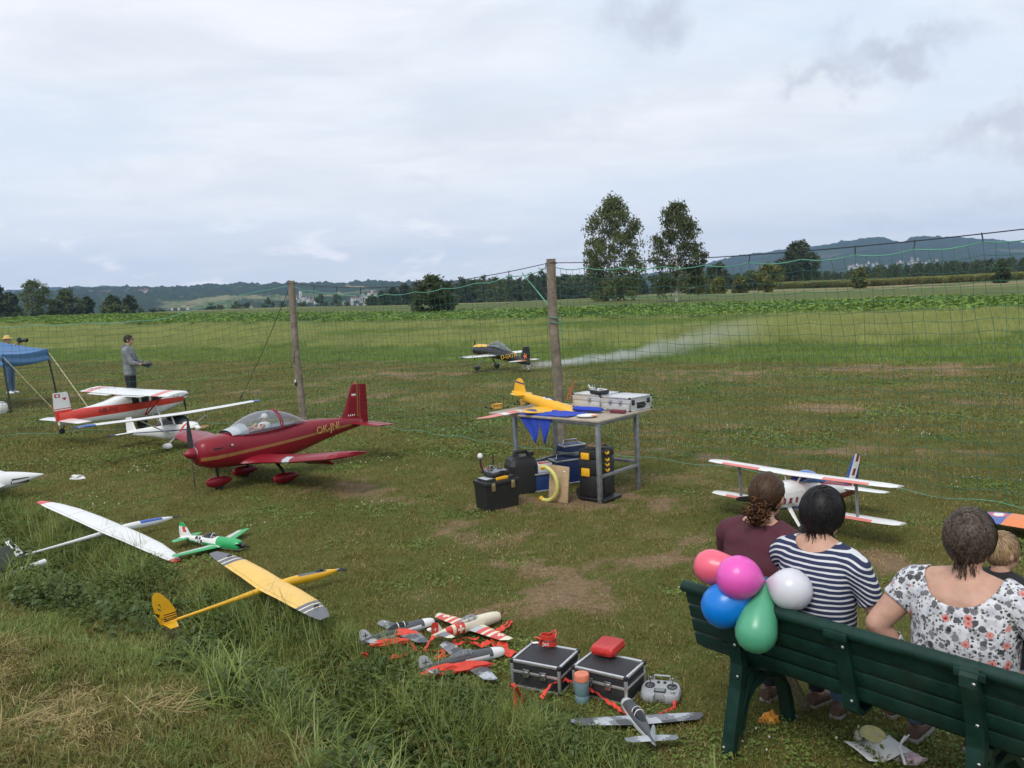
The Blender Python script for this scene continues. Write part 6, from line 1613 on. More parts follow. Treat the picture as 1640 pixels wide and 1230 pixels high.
mb = MB(); mb.box((0, 0, .02), (.19, .05, .036), 0, None, .006); mb.build('cells', mat('shrink_wine', (.16, .03, .05), .4), t)
mb = MB(); mb.tube([(.09, 0, .03), (.13, .02, .045), (.15, -.01, .03)], .005, 5); mb.tube([(.09, .01, .02), (.14, .03, .02), (.17, .02, .035)], .005, 5); mb.build('lead', PBLACK, t)
t = thing('loose_wing', 'pale red and white loose wing panel jutting past the left table end', 'model wing', at(800, 664.5, .945), 0, 'things on the workbench table')
wv = at(752, 671.5, .95) - at(852, 652, .94); t.rotation_euler = (.0, .0, math.atan2(wv.y, wv.x) - PI / 2)
finish(wing_mb([(-.37, .06, .13, 0), (-.2, .07, .14, 0), (.2, .06, .11, .0), (.36, .03, .06, .01), (.39, .01, .02, .012)], .9), 'panel', [PPINK, PW], t, yc(-.12, -.02, -.3), lambda c, n: 1 if -.12 < c.y < -.02 or c.y < -.3 else 0)
for i, (px, py) in enumerate(((796, 655), (838, 648))):
    t = thing('quad_frame', ['small yellow quad frame with wires at the left table end', 'small yellow quad frame behind the red and white wing panel'][i], 'model drone', at(px, py, .92), .4 + i, 'things on the workbench table')
    mb = MB(); mb.box((0, 0, .012), (.13, .05, .008), 0, None, .002); mb.box((0, 0, .062), (.13, .05, .006), 0, None, .002)
    for sx in (-.06, -.02, .02, .06):
        for sy in (-.022, .022): mb.box((sx, sy, .037), (.008, .006, .044))
    mb.build('frame', M_YLATCH, t, smooth=False)
    for sx in (-1, 1):
        for sy in (-1, 1):
            mb = MB(); mb.tube([(sx * .05, sy * .02, .012), (sx * .11, sy * .09, .016)], .006, 5); mb.lathe([(.013, .016), (.013, .035), (.004, .04), (.001, .045)], 8, 0, Matrix.Translation((sx * .11, sy * .09, 0))); a_ = mb.build('arm', PBLACK, t)
    mb = MB(); mb.tube([(-.03, .0, .065), (-.05, .02, .09), (-.08, .0, .08), (-.06, -.03, .07)], .004, 5); mb.build('wire', PBLACK, t)
t = thing('cable_bundle', 'thin red and black leads curling up beside the silver cases', 'cable', at(912, 641, .92), 0, 'things on the workbench table')
mb = MB(); mb.tube([(0, 0, 0), (.03, .02, .08), (.0, .05, .12), (.08, .06, .22)], .005, 5); mb.tube([(-.03, 0, 0), (-.02, .02, .06), (.02, .02, .1), (.05, .05, .16)], .005, 5); mb.build('lead', PRED, t)

# ------------------------------------------------------------------ boxes under and beside the table
def frame2(px0, py0, px1, py1):
    a, b = at(px0, py0), at(px1, py1); d = b - a
    return a, math.atan2(d.y, d.x), d.length
a, an, w = frame2(781, 821, 833, 809.5)
t = thing('tool_box', 'black plastic tool box with yellow handle, left of the table', 'tool box', a, an, 'boxes under the table')
D_ = .24
mb = MB(); mb.rings([[(.012, .012, 0), (w - .012, .012, 0), (w - .012, D_ - .012, 0), (.012, D_ - .012, 0)], [(0, 0, .27), (w, 0, .27), (w, D_, .27), (0, D_, .27)]]); mb.build('bin', PBLACK, t, smooth=False)
mb = MB(); mb.box((w / 2, D_ / 2, .295), (w + .02, D_ + .02, .045), 0, None, .008); mb.box((w / 2, D_ / 2, .325), (w - .05, D_ - .05, .03), 0, None, .008); mb.build('lid', PBLACK, t)
mb = MB(); mb.box((w * .52, .035, .335), (.16, .035, .035), 0, None, .008); mb.build('handle', M_YLATCH, t)
for x in (.2, .8):
    mb = MB(); mb.box((w * x, -.008, .26), (.045, .016, .085), 0, None, .004); mb.box((w * x, -.016, .275), (.03, .01, .05), 0, None, .003); mb.build('latch', mat('latch_brass', (.42, .34, .18), .4, .6), t)
mb = MB(); mb.box((.09, D_ * .5, .343), (.13, .15, .006), 0, None, .002); mb.build('clear_tray', PLGREY, t)
q = a + Vector((math.cos(an), math.sin(an), 0)) * w * .52 + Vector((-math.sin(an), math.cos(an), 0)) * .13
transmitter('transmitter', 'silver and black transmitter with switches on top of the black tool box', (q.x, q.y, .345), (0, 0, an + .15), 'radio transmitters', PBLACK, PMGREY, False, True, None, 1.3)
t = thing('mini_quad', 'small quad with a white ball on top on the black tool box', 'model drone', (q.x - .12, q.y + .10, .345), an, 'boxes under the table')
mb = MB(); mb.box((0, 0, .03), (.10, .05, .02), 0, None, .004); mb.tube([(-.03, 0, .03), (-.06, 0, .12), (-.055, .01, .19)], .01, 6); mb.tube([(.10, .02, .02), (.12, .02, .1), (.115, .01, .19), (.12, .02, .21)], .008, 6); mb.build('frame', PBLACK, t)
mb = MB(); mb.lathe([(.001, .18), (.024, .19), (.032, .21), (.024, .235), (.001, .245)], 12, 0, Matrix.Translation((-.055, .01, 0))); mb.build('ball', PW, t)
mb = MB(); mb.tube([(-.04, .01, .05), (-.02, .03, .11), (-.05, .02, .16)], .007, 5); mb.tube([(-.02, .0, .04), (.02, .02, .07), (.05, .0, .05)], .007, 5); mb.build('lead', PRED, t)
# black canister
a = at(810, 797); t = thing('fuel_canister', 'black plastic jerry can with moulded handle beside the tool box', 'canister', (.06, 9.86, 0), .35, 'boxes under the table')
mb = MB(); mb.rings([[(x * k, y * k, z) for x, y in ((-.17, -.10), (-.12, -.13), (.12, -.13), (.17, -.10), (.17, .10), (.12, .13), (-.12, .13), (-.17, .10))] for z, k in ((0, .95), (.02, 1), (.33, 1), (.40, .86), (.43, .6))]); mb.build('body', PBLACK, t, angle=18)
mb = MB(); mb.tube([(-.10, 0, .41), (-.07, 0, .475), (.07, 0, .475), (.11, 0, .41)], .022, 8); mb.build('handle', PBLACK, t)
mb = MB(); mb.lathe([(.035, .42), (.035, .465), (.001, .468)], 12, 0, Matrix.Translation((.13, .0, 0))); mb.build('cap', PBLACK, t)
# blue field boxes
for i, (px, py, w, h, an, lb) in enumerate(((858, 789, .34, .22, .35, 'low blue field box with open tray, behind the yellow hose'), (893, 778, .42, .30, .42, 'taller blue field box with metal edges, left of the black tool tower'), (905, 768, .30, .42, .42, 'tall dark blue box at the rear, half hidden by the black tool tower'))):
    a = at(px, py); t = thing('field_box', lb, 'box', a, an, 'boxes under the table')
    hh = h
    mb = MB(); mb.box((w / 2, .11, hh / 2), (w, .22, hh), 0, None, .006)
    mb.build('body', M_NAVYBOX, t)
    for z in (.01, hh - .01):
        mb = MB(); mb.box((w / 2, -.004, z), (w + .01, .02, .02), 0, None, .003); mb.box((0, .11, z), (.02, .21, .02), 0, None, .003); mb.box((w, .11, z), (.02, .21, .02), 0, None, .003); mb.build('edge_trim', M_ALUE, t)
    mb = MB(); mb.tube([(.05, .11, hh), (.06, .11, hh + .05), (w - .06, .11, hh + .05), (w - .05, .11, hh)], .009, 6); mb.build('handle', M_ALUE, t)
    if i == 0:
        mb = MB(); mb.box((w * .4, .10, hh + .05), (.2, .14, .11), 0, None, .01); mb.build('white_tub', PW, t)
        mb = MB(); mb.box((w * .35, .06, hh + .115), (.16, .05, .02), 0, Matrix.Rotation(.1, 4, 'Y'), .004); mb.build('red_lid', PRED, t)
t = thing('rusty_tin', 'small rusty tin at the foot of the middle post', 'tin', (.62, 11.75, 0), 0, 'boxes under the table')
mb = MB(); mb.lathe([(.001, 0), (.07, 0), (.07, .16), (.066, .16), (.066, .02), (.001, .02)], 14); mb.build('can', mat('rust', (.13, .06, .035), .9, var=.4, scale=20), t); mb = MB(); mb.lathe([(.073, .15), (.073, .165)], 14); mb.build('rim', PMET, t)
# plywood sheet with the yellow hose arc
a, an, w = frame2(879, 801, 909.5, 806.5)
t = thing('plywood_sheet', 'small plywood sheet leaning upright under the table', 'board', a, (-.12, 0, an), 'boxes under the table')
mb = MB(); mb.box((w / 2, 0, .20), (w, .016, .40), 0, None, .002); mb.build('sheet', M_PLY, t)
mb = MB(); mb.box((w * .78, -.010, .345), (.035, .003, .012)); mb.build('sticker', PW, t, smooth=False)
t = thing('yellow_hose', 'yellow hose bent into an arc in front of the plywood', 'hose', a + Vector((0, -.05, 0)), an, 'boxes under the table')
mb = MB(); mb.tube([(-.04 + .19 * math.sin(f) * 1.0, -.02, .20 - .19 * math.cos(f)) for f in [lerp(-.25, PI + .1, k / 18) for k in range(19)]], .022, 8); mb.build('tube', mat('hose_yellow', (.62, .58, .16), .5), t)
mb = MB(); mb.tube([(-.085, -.02, .016), (-.11, -.02, .03)], .027, 8); mb.tube([(-.04, -.02, .385), (-.07, -.02, .375)], .027, 8); mb.build('end_cap', PYEL, t)
# rolling tool tower
a, an, w = frame2(929, 801, 963, 806)
bq = at(988, 796); Dp = .30
t = thing('tool_tower', 'black rolling tool tower with yellow latches and drawer pulls behind the front table leg', 'tool box', a, an, 'boxes under the table')
w = .27
for (z0, z1) in ((.05, .29), (.295, .47), (.475, .575)):
    mb = MB(); mb.box((w / 2, Dp / 2, (z0 + z1) / 2), (w, Dp, z1 - z0), 0, None, .012); mb.build('module', PBLACK, t)
for z, hh in ((.325, .09), (.505, .075)):
    mb = MB(); mb.box((w * .36, -.010, z), (.11, .022, hh), 0, None, .008); mb.build('latch', M_YLATCH, t)
for z in (.34, .40, .455, .53):
    mb = MB(); mb.tube([(w + .006, Dp * .40, z + .012), (w + .012, Dp * .44, z - .008), (w + .012, Dp * .56, z - .008), (w + .006, Dp * .60, z + .012)], .012, 6); mb.build('drawer_pull', M_YLATCH, t)
    mb = MB(); mb.box((w + .001, Dp * .5, z + .028), (.006, Dp * .86, .004)); mb.build('drawer_gap', PDGREY, t, smooth=False)
mb = MB(); mb.box((w + .003, Dp * .5, .17), (.008, Dp * .42, .17), 0, None, .003); mb.build('recess_panel', PBLACK, t)
wheel(t, (-.015, .06, .075), .075, .04, PRUB, PMGREY)
bpy.data.objects[[o.name for o in t.children if o.name.startswith('wheel')][-1]].rotation_euler = (0, 0, 0)
mb = MB(); mb.box((w / 2 + .03, Dp / 2, .03), (w + .1, Dp + .02, .03), 0, None, .008); mb.build('base', PBLACK, t)
t = thing('brown_gloves', 'dry brown gloves and leads lying on the black tool tower', 'gloves', a + Vector((math.cos(an) * .13 - math.sin(an) * .15, math.sin(an) * .13 + math.cos(an) * .15, .578)), an, 'boxes under the table')
mb = MB()
for k in range(6): mb.tube([(-.08 + .03 * k, -.05, .012), (-.05 + .03 * k, .02, .045 + .01 * (k % 2)), (-.06 + .034 * k, .09, .015)], [.012, .016, .008], 6)
mb.build('fingers', mat('leather_tan', (.22, .16, .09), .85, var=.3), t)

# ------------------------------------------------------------------ black cases by the ditch and what lies on them
Z2 = .165
gc = 'black cases by the ditch'
for i, (fl, fr, br, lb, lat) in enumerate((((820, 1056), (895, 1070), (924, 1041), 'black case with aluminium edges, left of the pair, red strap on its lid', 2), ((919, 1067), (1002, 1086), (1027, 1059), 'black case with aluminium edges, right of the pair, red box on its lid', 2))):
    a, b, c = at(*fl, Z2), at(*fr, Z2), at(*br, Z2)
    alu_case('black_case', lb, a, b, (c - b).length, Z2, M_CASEB, M_ALUE, gc, lat, False, M_CASEB, PBLACK, 0, .60)
c1 = at(878, 1036, Z2); an = math.atan2((at(895, 1070, Z2) - at(820, 1056, Z2)).y, (at(895, 1070, Z2) - at(820, 1056, Z2)).x)
t = thing('red_neck_strap', 'rolled red neck strap with white print on the left black case', 'strap', (c1.x, c1.y, Z2 + .014), an + .2, 'things on the black cases')
for k, (rx, ry, z0, h) in enumerate(((.055, .035, 0, .035), (.048, .03, .03, .035))):
    mb = MB(); rings = []
    n = 20
    ro = [[(rx * q * math.cos(2 * PI * i / n), ry * q * math.sin(2 * PI * i / n), z) for q, z in ((1, z0), (1, z0 + h), (.9, z0 + h), (.9, z0))] for i in range(n)]
    mb.rings(ro, loop=True, cap=False); mb.build('webbing', PRED, t)
mb = MB(); mb.tube([(.0, .02, .06), (.04, .03, .085), (.055, .0, .075), (.05, -.02, .05)], .006, 5, flat=.5); mb.tube([(-.05, 0, .02), (-.07, -.02, .05), (-.03, -.035, .045), (-.05, -.03, .01)], .006, 5); mb.build('cord_loop', PRED, t)
mb = MB(); mb.tube([(-.06, -.01, .012), (-.09, -.015, .01), (-.105, -.0, .008)], .007, 6); mb.build('snap_hook', PMET, t)
text_part('lettering', 'Jeti', .032, PW, t, Matrix.Translation((-.004, -.0365, .017)) @ Matrix.Rotation(PI / 2, 4, 'X'), .001)
mb = MB(); mb.tube([(.052 * math.cos(f), .033 * math.sin(f), .033) for f in [2 * PI * i / 16 for i in range(16)]], .004, 5, loop=True); mb.build('black_band', PBLACK, t)
c2 = at(974, 1045, Z2); d = at(984, 1063, Z2) - at(950, 1057, Z2)
t = thing('red_plastic_box', 'flat red plastic box with rounded corners on the right black case', 'box', (c2.x, c2.y, Z2 + .012), math.atan2(d.y, d.x) - .05, 'things on the black cases')
def rrect(w, h, r, n=4): return [(sx * (w / 2 - r) + r * math.cos(a0 + PI / 2 * k / n), sy * (h / 2 - r) + r * math.sin(a0 + PI / 2 * k / n)) for sx, sy, a0 in ((1, 1, 0), (-1, 1, PI / 2), (-1, -1, PI), (1, -1, 1.5 * PI)) for k in range(n + 1)]
RB = mat('plastic_red', (.56, .035, .03), .4, var=.05, scale=14)
for nm, z0, z1, k0, k1 in (('base', 0, .022, .94, 1.0), ('lid', .025, .05, 1.0, .93)):
    mb = MB(); mb.rings([[(x * k0, y * k0, z0) for x, y in rrect(.145, .185, .018)], [(x, y, (z0 + z1) / 2) for x, y in rrect(.145, .185, .018)], [(x * k1, y * k1, z1) for x, y in rrect(.145, .185, .018)]]); mb.build(nm, RB, t, angle=60)
mb = MB(); mb.rings([[(x, y, .022) for x, y in rrect(.152, .192, .02)], [(x, y, .026) for x, y in rrect(.152, .192, .02)]]); mb.build('seam', RB, t)
mb = MB(); mb.box((0, -.097, .026), (.04, .008, .02), 0, None, .003); mb.build('clasp', RB, t)
p = at(933, 1125); t = thing('plastic_jar', 'clear blue tinted jar with orange lid standing before the right case', 'jar', (p.x, p.y, 0))
mb = MB(); mb.lathe([(.001, .002), (.038, .002), (.041, .01), (.041, .045), (.038, .05), (.041, .055), (.041, .12), (.037, .135), (.035, .14)], 20); mb.build('body', glass('jar_plastic', (.32, .48, .52), .42, .15), t)
mb = MB(); mb.lathe([(.001, .006), (.034, .006), (.034, .085), (.001, .085)], 16); mb.build('contents', mat('jar_contents', (.12, .26, .27), .5, var=.5, scale=50), t)
mb = MB(); mb.lathe([(.043, .135), (.043, .165), (.040, .17), (.001, .17)], 20); mb.build('lid', mat('lid_orange', (.68, .20, .11), .5), t)

# red pennant streamers
M_STREAM = mat('streamer_red', (.66, .055, .03), .6, var=.12, scale=14)
def ribbon(label, px, w, hs=None, zig=.0, base=(560, 960, .183), name='red_streamer'):
    X0, Y0, s = base
    P = [at(X0 + x * s, Y0 + y * s, (hs[i] if hs else .02)) for i, (x, y) in enumerate(px)]
    out = []
    for i in range(len(P) - 1):
        a = P[max(i - 1, 0)]; b = P[i]; c = P[i + 1]; d = P[min(i + 2, len(P) - 1)]
        for k in range(5):
            t_ = k / 5; out.append(b * (2 * t_ ** 3 - 3 * t_ ** 2 + 1) + (c - a) * .5 * (t_ ** 3 - 2 * t_ ** 2 + t_) + c * (-2 * t_ ** 3 + 3 * t_ ** 2) + (d - b) * .5 * (t_ ** 3 - t_ ** 2))
    out.append(P[-1]); o = out[0].copy()
    mb = MB(); L1 = []; L2 = []
    for i, p in enumerate(out):
        tg = (out[min(i + 1, len(out) - 1)] - out[max(i - 1, 0)]).normalized(); side = Vector((-tg.y, tg.x, 0)).normalized()
        tw = .5 * math.sin(i * .45 + len(out)); sd = side * math.cos(tw) + Vector((0, 0, 1)) * math.sin(tw)
        z = abs(math.sin(tw)) * w * .5 + .006 * math.sin(i * 1.7) + .006
        L1.append(p - o + sd * w / 2 + Vector((0, 0, z))); L2.append(p - o - sd * w / 2 + Vector((0, 0, z)))
    up = Vector((0, 0, .0015))
    mb.rings([[a + up, b + up, b - up, a - up] for a, b in zip(L1, L2)])
    t = mb.build(name, M_STREAM, None, angle=40); t.location = o
    tag(t, label, 'streamer', 'red streamers among the small models'); return t
ribbon('red streamer zigzagging left from under the leftmost grey model', [(600, 365), (535, 385), (570, 440), (560, 470), (470, 500), (350, 530)], .028)
ribbon('red streamer running from the cream tail along the grass to its wing', [(740, 330), (690, 400), (665, 465), (810, 455), (880, 405), (960, 360), (1130, 350)], .028, [.10, .07, .03, .02, .02, .03, .04])
ribbon('red streamer looped beyond the cream model wing tip', [(1290, 285), (1350, 240), (1400, 200), (1412, 225), (1350, 265), (1300, 300)], .022)
ribbon('red streamer lying behind the front grey model', [(745, 530), (830, 505), (900, 485), (930, 420), (1000, 385), (1090, 400)], .026)
ribbon('red streamer crumpled between the cream wing and the left black case', [(1100, 390), (1130, 420), (1200, 400), (1250, 370), (1270, 420), (1350, 400), (1370, 450), (1385, 500), (1450, 462)], .036)
ribbon('red streamer crossing diagonally in front of the cream model', [(770, 545), (800, 500), (850, 440), (930, 375)], .024)
B2 = (800, 1000, .2073)
ribbon('red streamer end sticking up in the tall grass left of the cases', [(190, 620), (150, 540), (115, 480), (95, 490), (120, 600), (125, 705)], .026, [.02, .10, .17, .15, .07, .0], base=B2)
ribbon('red streamer passing behind the jar from the left case', [(325, 585), (360, 520), (420, 465), (500, 440), (560, 455), (610, 480)], .022, [.04, .06, .07, .06, .05, .04], base=B2)
ribbon('red streamer from the jar to the nose of the front grey model', [(690, 505), (760, 550), (850, 615), (910, 655), (965, 705)], .022, [.05, .04, .04, .03, .03], base=B2)
ribbon('small red streamer scrap in the grass left of the small models', [(120, 500), (135, 480), (150, 505)], .025, [.06, .10, .07])
def wrap(label, px, w, h, base=(560, 960, .183)):
    X0, Y0, s = base; P = [at(X0 + x * s, Y0 + y * s, .05) for x, y in px]; o = P[0].copy()
    mb = MB(); rings = []
    n = 14
    for i in range(25):
        u = i / 24; k = u * (len(P) - 1); a = int(min(k, len(P) - 2)); p = P[a].lerp(P[a + 1], k - a) - o
        tg = (P[-1] - P[0]).normalized(); sd = Vector((-tg.y, tg.x, 0)); e = math.sin(PI * min(1, max(.02, u * 1.04))) ** .45
        rings.append([p + sd * (w * e * math.cos(2 * PI * j / n) * (1 + .22 * math.sin(j * 2.1 + i * .4))) + Vector((0, 0, h * e * math.sin(2 * PI * j / n) * (1 + .25 * math.sin(j * 1.7 + i * .55)))) for j in range(n)])
    mb.rings(rings); t = mb.build('red_cloth', M_STREAM, None, angle=45); t.location = o
    tag(t, label, 'cloth', 'red cloths wrapped along the grey models')
wrap('upper red cloth bundle along the leftmost grey model', [(220, 320), (420, 290), (640, 305)], .030, .028)
wrap('lower red cloth bundle beside the leftmost grey model', [(175, 400), (350, 375), (540, 355)], .024, .024)
wrap('red cloth bundle along the near side of the front grey model', [(615, 660), (820, 620), (1040, 590), (1275, 560)], .034, .034)

# ------------------------------------------------------------------ litter
M_PAPER = mat('paper_white', (.72, .72, .70), .8, var=.05, scale=20)
def crumple(name, label, cat, loc, r, m, sx=1, sy=1, sz=.5, seed=0, group=None):
    bm = bmesh.new(); bmesh.ops.create_icosphere(bm, subdivisions=3, radius=1)
    for v in bm.verts:
        n = mnoise.noise(v.co * 1.6 + Vector((seed, 0, 0))) + .6 * mnoise.noise(v.co * 3.7 + Vector((0, seed, 0)))
        v.co *= (1 + .55 * n); v.co = Vector((v.co.x * r * sx, v.co.y * r * sy, max(-.2, v.co.z) * r * sz))
    mb = MB(); mb.bm(bm); o = mb.build(name, m, None, angle=20); o.location = Vector(loc) + Vector((0, 0, r * sz * .2)); tag(o, label, cat, group); return o
crumple('crumpled_tissue', 'small white tissue on the lawn left of the wine red plane', 'tissue', at(124, 768), .075, M_PAPER, 1.3, .7, .8, 2)
gl = 'litter under the bench'
p = at(1412, 1205); t = thing('paper_bag', 'flat white paper bag with torn end under the bench', 'paper bag', p, .25, gl)
mb = MB(); mb.rings([[(x, y, .012 + .018 * math.sin(3 * x * 10) * math.cos(y * 9) + .012) for x, y in ((x0, y0) for x0 in [lerp(-.14, .12, i / 6) for i in range(7)])] for y0 in [lerp(-.09, .10, j / 5) for j in range(6)]], closed=False, cap=False); o = mb.build('sheet', M_PAPER, t, angle=30); md = o.modifiers.new('thick', 'SOLIDIFY'); md.thickness = .003
mb = MB(); mb.lathe([(.055, .04), (.062, .048), (.05, .054), (.038, .046)], 16, 0, Matrix.Translation((.02, .10, 0)) @ Matrix.Rotation(.25, 4, 'X')); mb.build('torn_rim', mat('paper_yellow', (.55, .50, .22), .8), t)
mb = MB(); mb.lathe([(.001, .036), (.05, .038)], 16, 0, Matrix.Translation((.02, .10, 0)) @ Matrix.Rotation(.25, 4, 'X')); mb.build('dark_window', GDARK, t)
crumple('bread_roll_end', 'pale bread piece left of the paper bag under the bench', 'bread', at(1378, 1184), .034, mat('bread', (.62, .58, .44), .9), .8, 1.2, .9, 5, gl)
p = at(1440, 1205); t = thing('wooden_fork', 'white disposable fork standing in the litter', 'fork', p + Vector((0, 0, .01)), 0, gl)
mb = MB(); mb.tube([at(1450, 1228, .02) - p, at(1440, 1198, .05) - p, at(1450, 1182, .07) - p], .006, 6, flat=.5); mb.tube([at(1440, 1198, .05) - p, at(1456, 1180, .07) - p], .004, 5); mb.build('handle', PW, t)
crumple('foil_wrapper', 'crumpled red and white sweet wrapper right of the fork', 'wrapper', at(1458, 1218), .05, mat('wrapper', (.55, .40, .42), .35, .0, var=.5, scale=22), 1.3, .8, .5, 8, gl)
crumple('foil_wrapper', 'small wine red wrapper left of the fork', 'wrapper', at(1428, 1203), .028, mat('wrapper_red', (.35, .05, .09), .4), 1.4, .6, .6, 9, gl)
crumple('orange_wrapper', 'orange wrapper behind the left bench leg', 'wrapper', at(1232, 1156), .05, mat('wrapper_orange', (.75, .30, .03), .5, var=.15), 1.0, .7, .9, 11, gl)
t = thing('wooden_stake', 'grey wooden stake leaning against the bench frame', 'stake', at(1291, 1139), 0)
q = at(1262, 1082, .33) - at(1291, 1139); mb = MB()
mb.rings([[Vector((sx * .014, sy * .008, 0)) + q * u for sx, sy in ((-1, -1), (1, -1), (1, 1), (-1, 1))] for u in (0, 1)]); mb.build('stick', mat('grey_wood', (.24, .20, .14), .9, var=.25), t, smooth=False)
mb = MB(); mb.rings([[Vector((.03 + sx * .008, sy * .008 + .02, 0)) + q * u for sx, sy in ((-1, -1), (1, -1), (1, 1), (-1, 1))] for u in (0, .95)]); mb.build('second_stick', MATS['grey_wood'], t, smooth=False)

# ------------------------------------------------------------------ green park bench seen from behind
M_BENCH = mat('bench_green', (.0065, .032, .023), .5, var=.25, scale=12, spec=.3, bump=.12, bscale=60, dirt=.12)
BB = Vector((.643, -.766, 0)); BN = Vector((.766, .643, 0)); BO = Vector((.84, 4.25, 0))
BR = math.atan2(BB.y, BB.x)
def bench():
    t = thing('park_bench', 'dark green slatted bench seen from behind, running out of the right edge', 'bench', BO, BR)
    Lb = 1.95
    def plank(name, y, z, w, th, tilt, x0=0, x1=Lb):
        mb = MB(); mb.box((0, 0, 0), (x1 - x0, th, w), 0, Matrix.Translation(((x0 + x1) / 2, y, z)) @ Matrix.Rotation(tilt, 4, 'X'), .007); return mb.build(name, M_BENCH, t)
    mb = MB(); mb.rings([[(x, -.012 + .034 * math.cos(f), .785 + .030 * math.sin(f)) for f in [2 * PI * k / 14 for k in range(14)]] for x in (0, Lb)]); mb.build('top_rail', M_BENCH, t)
    for (y, z) in ((.012, .725), (.034, .645), (.055, .565), (.078, .485)): plank('back_slat', y, z, .072, .026, .26)
    for k in range(5): plank('seat_slat', .145 + .078 * k, .435 + .004 * k, .024, .068, 0)
    def frame(x, name='support_frame'):
        mb = MB(); w = .034
        def strip(pts, d):
            rr = []
            for i, (y, z) in enumerate(pts):
                a = pts[max(i - 1, 0)]; b = pts[min(i + 1, len(pts) - 1)]; ty, tz = b[0] - a[0], b[1] - a[1]; l = math.hypot(ty, tz); ny, nz = -tz / l * d, ty / l * d
                rr.append([(x - w, y + ny, z + nz), (x + w, y + ny, z + nz), (x + w, y - ny, z - nz), (x - w, y - ny, z - nz)])
            mb.rings(rr)
        strip([(-.035, .79), (-.05, .765), (-.048, .73), (-.02, .66), (.015, .55), (.03, .45), (.012, .33), (-.025, .18), (-.055, .05), (-.062, .012)], .020)
        strip([(-.10, .008), (-.02, .008)], .010)
        strip([(-.01, .10), (.0, .18), (.05, .26), (.12, .315), (.22, .335), (.33, .31), (.40, .24), (.44, .12), (.455, .012)], .018)
        strip([(.01, .12), (.05, .25), (.085, .36), (.10, .42)], .016)
        strip([(.05, .405), (.25, .41), (.47, .425)], .016)
        strip([(.42, .008), (.50, .008)], .010)
        o = mb.build(name, M_BENCH, t, smooth=False)
        for (y, z) in ((-.045, .745), (-.006, .565), (.012, .40)):
            b = MB(); b.lathe([(.008, 0), (.008, .004), (.004, .007), (.001, .007)], 8, 0, Matrix.Translation((x + .02, y - .02, z)) @ Matrix.Rotation(PI / 2, 4, 'X')); b.build('bolt', PMET, o)
        return o
    frame(.29); frame(1.40)
    mb = MB(); rr = []
    for (y, z) in ((-.04, .76), (-.018, .70), (.012, .60), (.045, .48), (.058, .40), (.10, .365), (.25, .385), (.46, .40)):
        rr.append([(.82, y, z), (.89, y, z), (.89, y + .018, z + .016), (.82, y + .018, z + .016)])
    mb.rings(rr); o = mb.build('middle_brace', M_BENCH, t, smooth=False)
    mb = MB(); mb.box((.845, -.052, .772), (.11, .012, .035), 0, None, .004); mb.build('clamp_plate', M_BENCH, o)
    for z in (.45, .72):
        b = MB(); b.lathe([(.008, 0), (.008, .004), (.001, .008)], 8, 0, Matrix.Translation((.87, -.03 if z > .6 else .045, z)) @ Matrix.Rotation(PI / 2, 4, 'X')); b.build('bolt', PMET, o)
    mb = MB(); mb.box((1.40, -.055, .775), (.12, .012, .035), 0, None, .004); mb.build('clamp_plate', M_BENCH, t)
bench()

# ------------------------------------------------------------------ balloons tied to the bench
def balloon(label, c, tip, r, m, seed):
    c, tip = Vector(c), Vector(tip); d = (tip - c); ln = d.length; d.normalize()
    t = thing('balloon', label, 'balloon', c, d.to_track_quat('Z', 'Y').to_euler(), 'balloons tied to the bench end')
    k = ln / r
    prof = [(0.001, -r), (.35 * r, -.94 * r), (.66 * r, -.76 * r), (.88 * r, -.46 * r), (.985 * r, -.1 * r), (.97 * r, .2 * r), (.85 * r, lerp(.2 * r, ln, .28)), (.66 * r, lerp(.2 * r, ln, .5)), (.44 * r, lerp(.2 * r, ln, .68)), (.24 * r, lerp(.2 * r, ln, .84)), (.11 * r, lerp(.2 * r, ln, .94)), (.05 * r, ln * .985)]
    mb = MB(); mb.lathe(prof, 28); mb.build('skin', m, t, angle=180)
    mb = MB(); mb.lathe([(.05 * r, ln * .975), (.11 * r, ln * 1.0), (.07 * r, ln * 1.02), (.16 * r, ln * 1.06), (.001, ln * 1.06)], 12); mb.build('knot', m, t)
def bal_mat(name, c, tr=.25):
    m = mat(name, c, .34, var=.03, scale=8, coat=.15); b = m.node_tree.nodes['Principled BSDF']
    b.inputs['Subsurface Weight'].default_value = tr; b.inputs['Subsurface Radius'].default_value = (.06, .06, .06)
    return m
kn = atd(1226, 930, 3.93)
for lb, px, py, Y, r, m in (('coral red balloon, rearmost of the bunch on the left', 1140, 908, 4.07, .088, bal_mat('balloon_coral', (.80, .13, .20))), ('magenta pink balloon, topmost in front', 1183, 925, 3.90, .105, bal_mat('balloon_pink', (.76, .10, .46))),
                            ('bright blue balloon below the pink one', 1160, 970, 3.95, .110, bal_mat('balloon_blue', (.0, .19, .64))), ('pearl white balloon pointing right over the striped shirt', 1266, 944, 3.85, .100, bal_mat('balloon_white', (.66, .66, .70), .5)),
                            ('pearly green balloon hanging down the bench back', 1211, 1012, 3.82, .098, bal_mat('balloon_green', (.09, .37, .21), .35))):
    balloon(lb, atd(px, py, Y), kn, r, m, 0)
